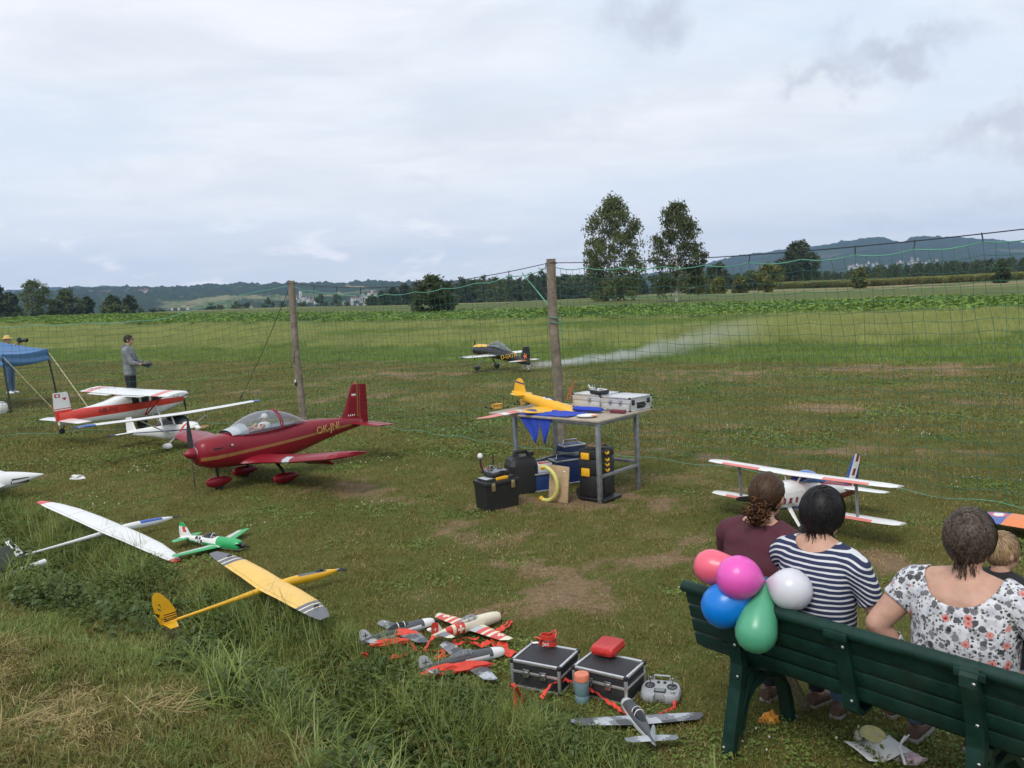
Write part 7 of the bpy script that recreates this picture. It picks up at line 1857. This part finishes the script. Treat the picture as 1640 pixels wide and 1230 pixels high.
# ------------------------------------------------------------------ people
def voxel_skin(mb, voxel=.009, it=7):
    """melt overlapping closed shapes into one continuous skin"""
    me = bpy.data.meshes.new('tmp'); me.from_pydata(mb.v, [], mb.f)
    bm = bmesh.new(); bm.from_mesh(me); bmesh.ops.recalc_face_normals(bm, faces=bm.faces); bm.to_mesh(me); bm.free()
    o = bpy.data.objects.new('tmp', me); COL.objects.link(o)
    r = o.modifiers.new('r', 'REMESH'); r.mode = 'VOXEL'; r.voxel_size = voxel
    s = o.modifiers.new('s', 'SMOOTH'); s.factor = .5; s.iterations = it
    dg = bpy.context.evaluated_depsgraph_get(); dg.update()
    out = bpy.data.meshes.new_from_object(o.evaluated_get(dg))
    bpy.data.objects.remove(o); bpy.data.meshes.remove(me)
    return out
def limb(mb, pts, rs, n=14, flat=1.0):
    """rounded tapered limb through its joints"""
    P = [Vector(p) for p in pts]; out = []; R_ = []
    d0 = (P[0] - P[1]).normalized(); d1 = (P[-1] - P[-2]).normalized()
    for k in (1.0, .8, .45): out.append(P[0] + d0 * rs[0] * k * .9); R_.append(rs[0] * math.sqrt(max(.02, 1 - k * k)))
    for i in range(len(P) - 1):
        m = 4
        for k in range(m):
            t = k / m; out.append(P[i].lerp(P[i + 1], t)); R_.append(lerp(rs[i], rs[i + 1], t))
    out.append(P[-1]); R_.append(rs[-1])
    for k in (.45, .8, 1.0): out.append(P[-1] + d1 * rs[-1] * k * .9); R_.append(rs[-1] * math.sqrt(max(.02, 1 - k * k)))
    mb.tube(out, R_, n, flat=flat)
def ball(mb, c, r, M=None, n=14):
    rx, ry, rz = r; rings = []
    for k in range(1, 10):
        a = PI * k / 10 - PI / 2; rings.append([(c[0] + rx * math.cos(a) * math.cos(2 * PI * i / n), c[1] + ry * math.cos(a) * math.sin(2 * PI * i / n), c[2] + rz * math.sin(a)) for i in range(n)])
    mb.rings(rings, 0, M)
def hand(mb, wrist, direc, palm_n, side, size=1.0, curl=.5):
    """palm, four unequal bent fingers and a thumb from the side of the palm"""
    w = Vector(wrist); d = Vector(direc).normalized(); n = Vector(palm_n); n = (n - d * n.dot(d)).normalized(); s = d.cross(n) * side
    L_ = .082 * size
    for k in range(4):
        o = (k - 1.5) * .019 * size; limb(mb, [w + s * o * .7, w + d * L_ + s * o], [.013 * size, .0115 * size], 8)
        ln = (.060, .072, .066, .052)[k] * size; a = w + d * L_ + s * o
        d1 = (d * math.cos(curl) + n * math.sin(curl)); d2 = (d * math.cos(curl * 2.2) + n * math.sin(curl * 2.2))
        limb(mb, [a, a + d1 * ln * .5, a + d1 * ln * .5 + d2 * ln * .5], [.0095 * size, .0088 * size, .0075 * size], 8)
    a = w + d * L_ * .25 + s * (-.030 * size); b = a + (d * .6 - s * .75 + n * .35).normalized() * .034 * size
    limb(mb, [w + d * .01, a, b, b + (d * .85 + n * .45).normalized() * .028 * size], [.014 * size, .0125 * size, .011 * size, .009 * size], 8)
def head_mb(mb, c, M, k=1.0):
    """skull, jaw, nose, lips, brow and ears about a head centre, face towards +y of M"""
    T = Matrix.Translation(c) @ M @ Matrix.Scale(k, 4)
    ball(mb, (0, -.008, .018), (.077, .097, .098), T, 18); ball(mb, (0, .022, -.055), (.056, .062, .062), T); ball(mb, (0, .05, -.088), (.028, .028, .022), T)
    ball(mb, (0, .088, -.015), (.013, .02, .022), T, 8); limb_pts = [(T @ Vector(p)) for p in ((0, .082, .02), (0, .103, -.022))]; limb(mb, limb_pts, [.008 * k, .012 * k], 8)
    ball(mb, (0, .082, -.058), (.024, .010, .007), T, 8); ball(mb, (0, .080, -.069), (.021, .010, .007), T, 8)
    for s in (-1, 1):
        ball(mb, (s * .030, .076, .028), (.022, .012, .008), T, 8); ball(mb, (s * .04, .06, -.03), (.026, .024, .024), T, 8)
        ball(mb, (s * .080, -.004, -.008), (.010, .020, .032), T, 10)
    return T
def eyes(parent, T):
    for s in (-1, 1):
        mb = MB(); ball(mb, (s * .031, .079, .010), (.012, .010, .010), T, 10); e = mb.build('eye', PW, parent)
        mb = MB(); ball(mb, (s * .031, .087, .010), (.0055, .004, .0055), T, 8); mb.build('iris', PDGREY, e)
def garment(name, body_me, parent, m, keep, off, cuts=(), wr=.004, wsc=9.0, seed=0, sm=6, thick=.004):
    """cloth that follows the body: the kept part of the skin, eased outwards and wrinkled"""
    bm = bmesh.new(); bm.from_mesh(body_me)
    for co, no in cuts: bmesh.ops.bisect_plane(bm, geom=bm.verts[:] + bm.edges[:] + bm.faces[:], plane_co=co, plane_no=no, dist=1e-6)
    bmesh.ops.delete(bm, geom=[f for f in bm.faces if not keep(f.calc_center_median())], context='FACES')
    bm.normal_update()
    for v in bm.verts:
        p = v.co; w = mnoise.noise(Vector((p.x * wsc, p.y * wsc, p.z * wsc * 1.5 + seed))) + .5 * mnoise.noise(Vector((p.x * wsc * 2.2 + seed, p.y * wsc * 2.2, p.z * wsc * 4.4)))
        v.co = p + v.normal * (off + wr * w)
    for _ in range(sm):
        new = {}
        for v in bm.verts:
            be = [e for e in v.link_edges if e.is_boundary]
            if len(be) == 2: new[v] = v.co * .4 + (be[0].other_vert(v).co + be[1].other_vert(v).co) * .3
        for v, c in new.items(): v.co = c
    me = bpy.data.meshes.new(name); bm.to_mesh(me); bm.free()
    me.materials.clear()
    o = link_obj(name, me, m, parent, None, True, 180)
    md = o.modifiers.new('cloth', 'SOLIDIFY'); md.thickness = thick; md.offset = -1
    return o
def hair_mat(name, dark, light):
    m = bpy.data.materials.new(name); m.use_nodes = True; t = m.node_tree; b = t.nodes['Principled BSDF']
    g = N(t, 'ShaderNodeNewGeometry'); t.links.new(mix_c(t, g.outputs['Random Per Island'], dark, light), b.inputs['Base Color'])
    b.inputs['Roughness'].default_value = .42; b.inputs['Specular IOR Level'].default_value = .18
    return m
def hair(parent, T, m, n, length, crown=(0, -.05, .12), keep=lambda p: True, tie=None, puff=1.0, width=.0045, seed=0, wave=.0, end=None, mess=1.0):
    """strands laid over the skull from the crown outwards, on a close cap of the same colour"""
    rng = random.Random(seed); mb = MB()
    rx, ry, rz = .081 * puff, .101 * puff, .102 * puff; c0 = Vector((0, -.008, .018)); cr = Vector(crown)
    def surf(p, k=1.0):
        q = p - c0; l = math.sqrt((q.x / rx) ** 2 + (q.y / ry) ** 2 + (q.z / rz) ** 2); return c0 + q / l * k
    # cap
    vs = []; N1, N2 = 22, 16; idx = {}
    for j in range(N2 + 1):
        for i in range(N1):
            a = PI * j / N2; f = 2 * PI * i / N1
            p = c0 + Vector((rx * math.sin(a) * math.cos(f), ry * math.sin(a) * math.sin(f), rz * math.cos(a))); vs.append(T @ p)
    fs = []
    for j in range(N2):
        for i in range(N1):
            q = (j * N1 + i, j * N1 + (i + 1) % N1, (j + 1) * N1 + (i + 1) % N1, (j + 1) * N1 + i)
            a = PI * (j + .5) / N2; f = 2 * PI * (i + .5) / N1
            p = c0 + Vector((rx * math.sin(a) * math.cos(f), ry * math.sin(a) * math.sin(f), rz * math.cos(a)))
            if keep(p): fs.append(q)
    mb.add(vs, fs)
    for s in range(n):
        z = rng.uniform(-1, 1); f = rng.random() * 2 * PI; q = math.sqrt(1 - z * z)
        p = c0 + Vector((rx * q * math.cos(f), ry * q * math.sin(f), rz * z))
        if not keep(p): continue
        ln = length * rng.uniform(.65, 1.2); pts = [p]; k = 1.0; steps = 6
        d = (p - cr)
        jit = Vector((rng.gauss(0, .34), rng.gauss(0, .34), rng.gauss(0, .2))) * mess
        for i in range(steps):
            nrm = (p - c0).normalized()
            if tie is not None: d = Vector(tie) - p
            else: d = (p - cr).normalized() + Vector((0, 0, -.55))
            d = d - nrm * d.dot(nrm)
            if d.length < 1e-4: d = Vector((0, 0, -1))
            d = d.normalized() + jit * (.5 if tie is None else .2)
            if end is not None and p.z < end: d = Vector((jit.x * .5, jit.y * .5 - .1, -1))
            p = p + d.normalized() * ln / steps
            k = 1.0 + .035 * math.sin(PI * (i + 1) / (steps + 1)) + .02 * rng.random() + wave * math.sin(i * 2.0 + s)
            q_ = surf(p, k); 
            if p.z > -.06 or (p - c0).length < (q_ - c0).length: p = q_
            pts.append(p)
            if tie is not None and (p - Vector(tie)).length < .03: break
        w = width * rng.uniform(.6, 1.3)
        L1 = []; L2 = []
        for i, p_ in enumerate(pts):
            tg = (pts[min(i + 1, len(pts) - 1)] - pts[max(0, i - 1)]); nr = (p_ - c0); sd = tg.cross(nr)
            sd = sd.normalized() if sd.length > 1e-8 else Vector((1, 0, 0)); ww = w * (1 - .75 * i / len(pts))
            L1.append(T @ (p_ + sd * ww)); L2.append(T @ (p_ - sd * ww))
        mb.rings([[a, b] for a, b in zip(L1, L2)], closed=False, cap=False)
    return mb.build('hair', m, parent, angle=180, fix=False)

H_BROWN = hair_mat('hair_brown', (.030, .016, .009), (.085, .046, .024)); H_CURL = hair_mat('hair_curl_brown', (.035, .016, .008), (.13, .058, .026))
H_BLACK = hair_mat('hair_black', (.006, .0055, .006), (.020, .018, .018)); H_GREY = hair_mat('hair_dark_grey', (.022, .015, .011), (.115, .085, .066)); H_BLOND = hair_mat('hair_blond', (.17, .105, .052), (.42, .29, .165))
H_MAN = hair_mat('hair_short_brown', (.03, .02, .014), (.09, .062, .042))
C_MAROON = mat('knit_maroon', (.085, .020, .032), .85, var=.10, scale=30, bump=.15, bscale=300)
C_DENIM = mat('denim_blue', (.075, .125, .22), .85, var=.2, scale=20, bump=.2, bscale=220)
C_DARK = mat('trousers_dark', (.018, .02, .026), .85, var=.15, scale=20, bump=.2, bscale=160)
C_BLACK = mat('shirt_black', (.014, .014, .016), .85, var=.1, scale=30)
C_GREY = mat('sweat_grey', (.21, .22, .235), .9, var=.08, scale=40, bump=.2, bscale=160)
C_SHOE = mat('shoe_brown', (.12, .07, .05), .6, var=.15, scale=30); C_SOLE = mat('shoe_sole', (.38, .36, .33), .7)
def stripe_mat():
    m = bpy.data.materials.new('jersey_stripes'); m.use_nodes = True; t = m.node_tree; b = t.nodes['Principled BSDF']
    v = N(t, 'ShaderNodeTexCoord').outputs['Object']; s = N(t, 'ShaderNodeSeparateXYZ'); t.links.new(v, s.inputs[0])
    z = math_n(t, 'ADD', s.outputs[2], math_n(t, 'MULTIPLY', noise_n(t, v, 7.0, 3, .5), .012))
    ax = math_n(t, 'MULTIPLY', maprange(t, math_n(t, 'ABSOLUTE', s.outputs[0]), .17, .30), .06)
    z = math_n(t, 'ADD', z, ax)
    w = math_n(t, 'FRACT', math_n(t, 'MULTIPLY', z, 1 / .0245))
    k = math_n(t, 'GREATER_THAN', w, .64)
    t.links.new(mix_c(t, k, (.020, .028, .075), (.62, .63, .65)), b.inputs['Base Color']); b.inputs['Roughness'].default_value = .85
    bn = N(t, 'ShaderNodeBump'); bn.inputs['Strength'].default_value = .2; bn.inputs['Distance'].default_value = .01; t.links.new(noise_n(t, v, 30, 4, .6), bn.inputs['Height']); L(t, bn, 0, b, 'Normal')
    return m
def floral_mat():
    m = bpy.data.materials.new('floral_print'); m.use_nodes = True; t = m.node_tree; b = t.nodes['Principled BSDF']
    v = N(t, 'ShaderNodeTexCoord').outputs['Object']
    wv = vmath(t, 'ADD', v, vmath(t, 'SCALE', noise_n(t, v, 40, 3, .6, 0, True)))
    for n in t.nodes:
        if n.bl_idname == 'ShaderNodeVectorMath' and n.operation == 'SCALE': n.inputs[3].default_value = .018
    def spots(scale, r0, r1, seedv, keepv):
        vo = N(t, 'ShaderNodeTexVoronoi'); vo.inputs['Scale'].default_value = scale; t.links.new(vmath(t, 'ADD', wv, seedv), vo.inputs['Vector'])
        sp = N(t, 'ShaderNodeSeparateColor'); t.links.new(vo.outputs['Color'], sp.inputs[0])
        return math_n(t, 'MULTIPLY', maprange(t, vo.outputs['Distance'], r1, r0), math_n(t, 'LESS_THAN', sp.outputs[0], keepv)), sp, vo
    c = mix_c(t, maprange(t, noise_n(t, v, 26, 4, .6), .45, .6), (.66, .66, .68), (.50, .50, .54))
    k, sp, _ = spots(56, .30, .44, (.3, .1, .7), .6); c = mix_c(t, k, c, (.20, .20, .17))
    k, sp, _ = spots(72, .30, .42, (1.3, .5, .2), .6); c = mix_c(t, k, c, (.035, .035, .04))
    k, sp, _ = spots(31, .40, .50, (2.3, .9, .4), .5); pet = mix_c(t, sp.outputs[1], (.035, .035, .04), (.26, .25, .27)); c = mix_c(t, k, c, pet)
    k, sp, vo = spots(24, .32, .46, (4.1, .2, 1.4), .2); c = mix_c(t, k, c, (.62, .25, .22)); k2 = math_n(t, 'MULTIPLY', k, maprange(t, vo.outputs['Distance'], .22, .12)); c = mix_c(t, k2, c, (.30, .02, .03))
    t.links.new(c, b.inputs['Base Color']); b.inputs['Roughness'].default_value = .85
    bn = N(t, 'ShaderNodeBump'); bn.inputs['Strength'].default_value = .15; bn.inputs['Distance'].default_value = .01; t.links.new(noise_n(t, v, 30, 4, .6), bn.inputs['Height']); L(t, bn, 0, b, 'Normal')
    return m
C_STRIPE, C_FLORAL = stripe_mat(), floral_mat()
def bl(px, py, z):
    p = at(px, py, z) - BO; return Vector((p.x * BB.x + p.y * BB.y, p.x * BN.x + p.y * BN.y, z))
def shoe(parent, foot, toe_dir, m=None, size=1.0):
    f = Vector(foot); d = Vector(toe_dir).normalized(); M = Matrix.Translation((f.x, f.y, 0)) @ Matrix.Rotation(math.atan2(d.y, d.x), 4, 'Z') @ Matrix.Scale(size, 4)
    mb = MB(); st = [(-.075, .05, .026, .035), (-.05, .055, .036, .045), (.0, .055, .038, .045), (.06, .045, .043, .032), (.12, .038, .042, .024), (.16, .034, .028, .016), (.172, .032, .01, .008)]
    r = fus_mb(dense(st, 2), 14); mb.v = r.v; mb.f = r.f; mb.m = r.m; mb.v = [tuple(M @ Vector(p)) for p in mb.v]; o = mb.build('shoe', m or C_SHOE, parent)
    mb = MB(); mb.prism([(-.08, -.03), (-.02, -.034), (.08, -.046), (.15, -.036), (.178, 0), (.15, .036), (.08, .046), (-.02, .034), (-.08, .03)], .0, .022, 0, M); mb.build('sole', C_SOLE, o)
    return o
def torso(mb, rings, n=20, e=2.4):
    rr = []
    for (z, y, w, d) in rings:
        rr.append([(w * math.copysign(abs(math.cos(a)) ** (2 / e), math.cos(a)), y + d * math.copysign(abs(math.sin(a)) ** (2 / e), math.sin(a)), z) for a in [2 * PI * k / n for k in range(n)]])
    mb.rings(rr)

def seated(label, s, hz, hy, sh, wide, deep, arms, feet, shirt, legs_m, neck_cut, sleeve, hem, hx=0.0, yaw=0.0, sh_y=None, knees=None, head_k=1.0, tilt=0.0, knee_r=1.0):
    """a person sitting on the bench; hz, hy head centre, sh shoulder height; arms/feet are joints in the bench's own axes"""
    t = thing('person', label, 'person', BO + BB * s, BR, 'spectators on the bench')
    mb = MB(); sy = sh_y if sh_y is not None else .24
    torso(mb, [(.42, .25, .13 * wide, .10), (.46, .24, .185 * wide, .135 * deep), (.54, .225, .195 * wide, .135 * deep), (.66, lerp(.22, sy, .35), .165 * wide, .112 * deep), (.78, lerp(.22, sy, .6), .168 * wide, .115 * deep), (.90, lerp(.22, sy, .85), .182 * wide, .115 * deep), (sh - .03, sy, .175 * wide, .098 * deep), (sh + .015, sy + .005, .12 * wide, .075 * deep), (sh + .045, sy + .012, .065, .06)])
    nb = Vector((hx * .2, sy + .005, sh)); hc = Vector((hx, hy, hz))
    limb(mb, [nb, nb.lerp(hc, .45) + Vector((0, -.01, 0)), hc + Vector((0, -.02, -.04))], [.062, .054, .054])
    for sd in (-1, 1):
        limb(mb, [(sd * .045 * wide, sy + .01, sh + .025), (sd * .17 * wide, sy, sh - .035)], [.05, .062 * wide], 14)
    M = Matrix.Rotation(yaw, 4, 'Z') @ Matrix.Rotation(tilt, 4, 'X')
    T = head_mb(mb, hc, M, head_k)
    for sd, (el, wr, hd) in zip((-1, 1), arms):
        shp = Vector((sd * .185 * wide, sy + .005, sh - .045))
        limb(mb, [shp, shp.lerp(Vector(el), .5), el], [.062 * wide, .052 * wide, .042 * wide]); el = Vector(el); wr = Vector(wr)
        limb(mb, [el, el.lerp(wr, .35), wr], [.042 * wide, .042 * wide, .027]); hand(mb, wr, wr - el + Vector(hd), Vector((0, 0, -1)), -sd)
    kn = knees or ((-.11, .64, .50), (.11, .64, .50))
    for sd, k, f in zip((-1, 1), kn, feet):
        hp = Vector((sd * .095 * wide, .25, .52)); k = Vector(k); f = Vector(f)
        limb(mb, [hp, hp.lerp(k, .5), k], [.092 * wide, .080 * wide, .060]); an = f + Vector((0, -.02, .085))
        limb(mb, [k, k.lerp(an, .3) , an], [.058, .056, .038]); limb(mb, [an, f + Vector((0, .0, .04)), f + Vector((0, .11, .03))], [.036, .032, .024])
    me = voxel_skin(mb, .0085, 6)
    body = link_obj('body', me, SKIN, t, None, True, 180); eyes(t, T)
    slv = sleeve
    def kshirt(c):
        if neck_cut(c): return False
        if c.z < hem or c.z > sh + .08: return False
        if abs(c.x) > .158 * wide + .012:          # an arm
            for sd, (el, wr, hd) in zip((-1, 1), arms):
                if c.x * sd <= 0: continue
                shp = Vector((sd * .185 * wide, sy + .005, sh - .045)); el = Vector(el); ax = el - shp; u = (c - shp).dot(ax) / ax.length_squared
                dist = (c - (shp + ax * max(0, min(1, u)))).length
                if u > slv and dist < .10: return False
                if u > 1.0: return False
        if c.y > sy + .17 and c.z < .80: return False
        return True
    garment('shirt', me, t, shirt, kshirt, .010, (), .009, 6.0, s * 10)
    def kleg(c): return c.z < hem + .05 and c.z > .10 and not (abs(c.x) > .26 * wide and c.y < .35) and not (c.z > .60 and c.y < .36 and knees is None) and not any((c - Vector(a[1])).length < .16 or (c - (Vector(a[0]) + Vector(a[1])) / 2).length < .11 for a in arms)
    garment('trousers', me, t, legs_m, kleg, .007, (), .004, 9.0, s * 7 + 3)
    for f, sd in zip(feet, (-1, 1)): shoe(t, f, (.1 * sd, 1), None, 1.0)
    return t, T, me
# ponytailed person in maroon at the bench end
f1 = bl(1235, 1105, .05); S1 = .24
t, T, me = seated('person in maroon T-shirt with brown hair in a curly ponytail, at the bench end', S1, 1.215, .375, 1.045, 1.06, 1.05,
    (((-.27, .40, .80), (-.14, .62, .68), (0, 0, -.1)), ((.27, .40, .80), (.12, .60, .66), (0, 0, -.1))), ((f1.x - S1, f1.y, 0), (f1.x - S1 + .22, f1.y + .12, 0)), C_MAROON, C_DARK,
    lambda c: c.z > 1.098 + .35 * (c.y - .31) and abs(c.x) < .10, .80, .50, hx=.0, sh_y=.315, tilt=-.12, yaw=.12)
hair(t, T, H_BROWN, 1500, .22, keep=lambda p: not (p.y > .055 and p.z < .075) and p.z > -.075 - .25 * min(0, p.y + .02) - (.0 if p.y < .03 else -.10) and not (abs(p.x) > .060 and p.z < .01 and p.y > -.045), tie=(.005, -.105, -.045), puff=1.04, seed=1)
rng = random.Random(4); mb = MB()
for k in range(110):
    c = Vector((.008 + rng.gauss(0, .026), -.128 + rng.gauss(0, .016), -.078 + rng.gauss(0, .026))); ax = Vector((rng.gauss(0, 1), rng.gauss(0, .6), rng.gauss(-.8, .8))).normalized(); u = ax.orthogonal().normalized(); w = ax.cross(u)
    r0 = rng.uniform(.008, .016); n_ = rng.uniform(.9, 1.8); ln = rng.uniform(.02, .05); ph = rng.random() * 6
    mb.tube([T @ (c + ax * ln * (i / 13 - .5) + u * r0 * math.cos(ph + n_ * 2 * PI * i / 13) + w * r0 * math.sin(ph + n_ * 2 * PI * i / 13)) for i in range(14)], .0042, 4)
ball(mb, (.006, -.118, -.068), (.036, .026, .040), T, 12)
mb.build('ponytail', H_CURL, t, angle=180, fix=False)
# striped shirt, short dark hair
f2 = bl(1347, 1130, .05); S2 = .60
e2 = bl(1388, 985, .79) - Vector((S2, 0, 0))
t, T, me = seated('person in a navy and white striped T-shirt with short black hair', S2, 1.20, .285, 1.035, .99, 1.0,
    (((-.23, .34, .79), (-.13, .56, .66), (0, 0, -.1)), ((.262, .27, .80), (.19, .50, .66), (0, 0, -.1))), ((f2.x - S2, f2.y, 0), (f2.x - S2 + .2, f2.y + .2, 0)), C_STRIPE, C_DENIM,
    lambda c: (c.x / .105) ** 2 + ((c.z - 1.10) / .060) ** 2 < 1 or c.z > 1.09, .82, .50, hx=.0, sh_y=.235, tilt=-.05, yaw=-.05, head_k=1.03)
hair(t, T, H_BLACK, 4800, .064, crown=(.0, -.055, .11), keep=lambda p: not (p.y > .065 and p.z < .06) and p.z > -.070 - (.05 * (1 - abs(p.x) / .07) if p.y < -.03 else -.04) and not (abs(p.x) > .066 and p.z < -.01 and p.y > -.03), puff=1.11, seed=2, end=-.075, width=.0045)
# floral top
f3 = bl(1470, 1165, .05); S3 = 1.27
el = bl(1400, 1000, .80); wr = bl(1478, 1032, .70); kn = bl(1458, 1008, .66)
t, T, me = seated('person in a white floral top with short greying dark hair, elbow out', S3, 1.215, .245, 1.02, 1.17, 1.12,
    (((el.x - S3 - .0, el.y + .02, .80), (-.24, .24, .60), (.1, 0, 0)), ((.34, .26, .80), (.22, .50, .66), (0, 0, -.1))), ((f3.x - S3, f3.y, 0), (f3.x - S3 + .25, f3.y + .08, 0)), C_FLORAL, C_DENIM,
    lambda c: (c.x / .155) ** 2 + ((c.z - 1.10) / .135) ** 2 < 1 if c.y < .27 else c.z > .99, .42, .55, hx=.01, sh_y=.225, tilt=-.04, yaw=-.12, head_k=1.0, knees=((-.20, .56, .64), (.16, .64, .52)))
hair(t, T, H_GREY, 5200, .066, crown=(.01, -.045, .115), keep=lambda p: not (p.y > .065 and p.z < .06) and p.z > -.070 - (.05 * (1 - abs(p.x) / .07) if p.y < -.03 else -.04) and not (abs(p.x) > .068 and p.z < -.005 and p.y > -.03), puff=1.12, seed=3, end=-.085, width=.0058, wave=.012, mess=.8)
# figures that stand
def standing(label, loc, rot, h, head_yaw, arms, shirt, legs_m, hairm, group=None, hem=.50, sleeve=1.2, build=1.0, spread=.09, kid=False, neck=1.53, cat='person', hood=False, name='person'):
    t = thing(name, label, cat, loc, rot, group); k = h / 1.80
    mb = MB()
    def v(x, y, z): return Vector((x * k * build, y * k, z * k))
    hs = 1.18 if kid else 1.0
    rings = [(.84, 0, .12, .09), (.90, 0, .168, .115), (.98, 0, .172, .118), (1.10, .0, .152, .10), (1.22, .005, .165, .11), (1.36, .0, .185, .118), (1.45, -.005, .17, .095), (1.49, -.005, .11, .07), (1.52, 0, .06, .055)]
    torso(mb, [(z * k, y * k, w * k * build, d * k) for z, y, w, d in rings])
    hc = v(0, .035, 1.665 if not kid else 1.66); limb(mb, [v(0, -.005, 1.47), hc + v(0, -.02, -.05)], [.062 * k, .054 * k])
    for sd in (-1, 1): limb(mb, [v(sd * .05, 0, 1.485), v(sd * .175, -.005, 1.425)], [.05 * k, .064 * k])
    T = head_mb(mb, hc, Matrix.Rotation(head_yaw, 4, 'Z'), k * hs * 1.0)
    A = []
    for sd, (e, w, hd) in zip((-1, 1), arms):
        sp = v(sd * .19, -.005, 1.415); e = v(*e); w = v(*w); A.append((sp, e, w))
        limb(mb, [sp, sp.lerp(e, .5), e], [.060 * k, .050 * k, .042 * k]); limb(mb, [e, e.lerp(w, .35), w], [.042 * k, .042 * k, .028 * k]); hand(mb, w, (w - e).normalized() + Vector(hd), Vector((0, 0, -1)), -sd, k, .7)
    for sd in (-1, 1):
        kn = v(sd * spread, .01, .48); an = v(sd * (spread + .015), -.02, .085)
        limb(mb, [v(sd * .09, 0, .90), v(sd * .092, .005, .7), kn], [.093 * k, .080 * k, .056 * k]); limb(mb, [kn, v(sd * (spread + .01), -.015, .35), an], [.055 * k, .056 * k, .036 * k]); limb(mb, [an, v(sd * (spread + .02), .0, .04), v(sd * (spread + .03), .11, .03)], [.036 * k, .032 * k, .024 * k])
        shoe(t, v(sd * (spread + .018), -.01, 0), (.15 * sd, 1, 0), C_SHOE if shirt is C_GREY else PW, k)
    me = voxel_skin(mb, .0095 * max(.7, k), 6); link_obj('body', me, SKIN, t, None, True, 180); eyes(t, T)
    def ks(c):
        if c.z < .86 * k or c.z > neck * k: return False
        for sp, e, w in A:
            if c.x * sp.x > 0:
                ax = e - sp; u = (c - sp).dot(ax) / ax.length_squared; dist = (c - (sp + ax * max(0, min(1, u)))).length
                bx = w - e; u2 = (c - e).dot(bx) / bx.length_squared; d2 = (c - (e + bx * max(0, min(1, u2)))).length
                if u2 > .02 and d2 < .07 * k and d2 < dist + .01 and u2 > (sleeve - 1): return False
        return True
    garment('sweater', me, t, shirt, ks, .016 * k, (), .009, 7.0, 3)
    def kt(c):
        if c.z > .93 * k or c.z < .075 * k: return False
        return not any((c - w).length < .17 * k or (c - (e + w) / 2).length < .10 * k for sp, e, w in A)
    garment('trousers', me, t, legs_m, kt, .012 * k, (), .006, 8.0, 5)
    return t, T
# pilot with a transmitter
ml = at(214, 659)
hold = ((-.22, .12, 1.14), (-.10, .34, 1.08), (.1, 0, 0)), ((.22, .12, 1.14), (.10, .34, 1.08), (-.1, 0, 0))
t, T = standing('man in a grey hooded sweater and dark trousers flying a model with a transmitter', ml, -PI / 2 + .12, 1.80, .0, hold, C_GREY, C_DARK, H_MAN, 'people at the runway', sleeve=1.55, build=1.06)
hair(t, T, H_MAN, 700, .05, keep=lambda p: not (p.y > .05 and p.z < .065) and p.z > -.05 and not (abs(p.x) > .06 and p.z < -.0 and p.y > -.03), puff=1.03, seed=5)
mb = MB()
for s_ in (-1, 1): ball(mb, (s_ * .033, .094, .012), (.024, .006, .017), T, 10); mb.tube([T @ Vector(p) for p in ((s_ * .055, .09, .018), (s_ * .082, .03, .016), (s_ * .084, -.02, .01))], .003, 5)
mb.build('sunglasses', GDARK, t)
mb = MB(); rr = []
for k_, (r1, z, y) in enumerate(((.075, 1.46, -.05), (.105, 1.475, -.075), (.11, 1.52, -.085), (.095, 1.555, -.07), (.07, 1.55, -.045))): rr.append([(r1 * math.cos(a), y + .055 * math.sin(a), z + .02 * math.sin(a)) for a in [2 * PI * i / 16 for i in range(16)]])
mb.rings(rr); mb.build('hood', C_GREY, t)
q = ml + Vector((.43, -.05, 1.055)); transmitter('transmitter', 'black radio transmitter held by the man in the grey sweater', q, (0, 0, -PI / 2 + .12 + PI), 'radio transmitters', PBLACK, PBLACK, False, True, None, 1.25)
# photographer behind the tent
pl = at(19, 630.5)
cam_arms = ((-.24, .16, 1.30), (-.12, .32, 1.52), (.1, .2, .3)), ((.24, .16, 1.30), (.12, .32, 1.52), (-.1, .2, .3))
t, T = standing('person in a straw hat and jeans aiming a camera behind the blue tent', pl, -PI / 2 - .05, 1.76, 0, cam_arms, mat('shirt_light_blue', (.16, .26, .46), .85), C_DENIM, H_MAN, 'people at the runway', sleeve=1.1)
mb = MB(); mb.lathe([(.17, .055), (.165, .06), (.10, .072), (.092, .115), (.075, .145), (.03, .155), (.001, .156)], 22, 0, T); mb.build('straw_hat', mat('straw', (.62, .44, .15), .8, var=.15, scale=60), t)
t2 = thing('camera', 'black camera with long lens held up by the person behind the tent', 'camera', pl + Vector((.40, 0, 1.60)), -.05, 'people at the runway')
mb = MB(); mb.box((0, 0, 0), (.09, .16, .12), 0, None, .015); mb.box((0, 0, .075), (.07, .07, .04), 0, None, .012); mb.build('camera_body', PBLACK, t2)
mb = MB(); mb.lathe([(.04, .04), (.045, .07), (.045, .17), (.058, .18), (.058, .24), (.05, .24), (.05, .2), (.001, .2)], 16, 0, None, 'x'); mb.build('lens', PBLACK, t2)
# child beyond the floral top
bp = bl(1604, 882, 1.06)
low = ((-.23, .03, 1.13), (-.21, .12, .87), (0, 0, 0)), ((.23, .03, 1.13), (.21, .12, .87), (0, 0, 0))
t, T = standing('child with short blond hair and a black shirt standing beyond the floral top', BO + BB * bp.x + BN * (bp.y - .02), BR - .25, 1.145, -.35, low, C_BLACK, C_DENIM, H_BLOND, 'spectators on the bench', kid=True, sleeve=.4 + 1.0)
hair(t, T, H_BLOND, 1700, .06, crown=(.01, -.05, .11), keep=lambda p: not (p.y > .06 and p.z < .055) and p.z > -.06 + (0 if p.y < -.02 else .03) and not (abs(p.x) > .062 and p.z < .0 and p.y > -.03), puff=1.04, seed=6, width=.004, mess=.35)
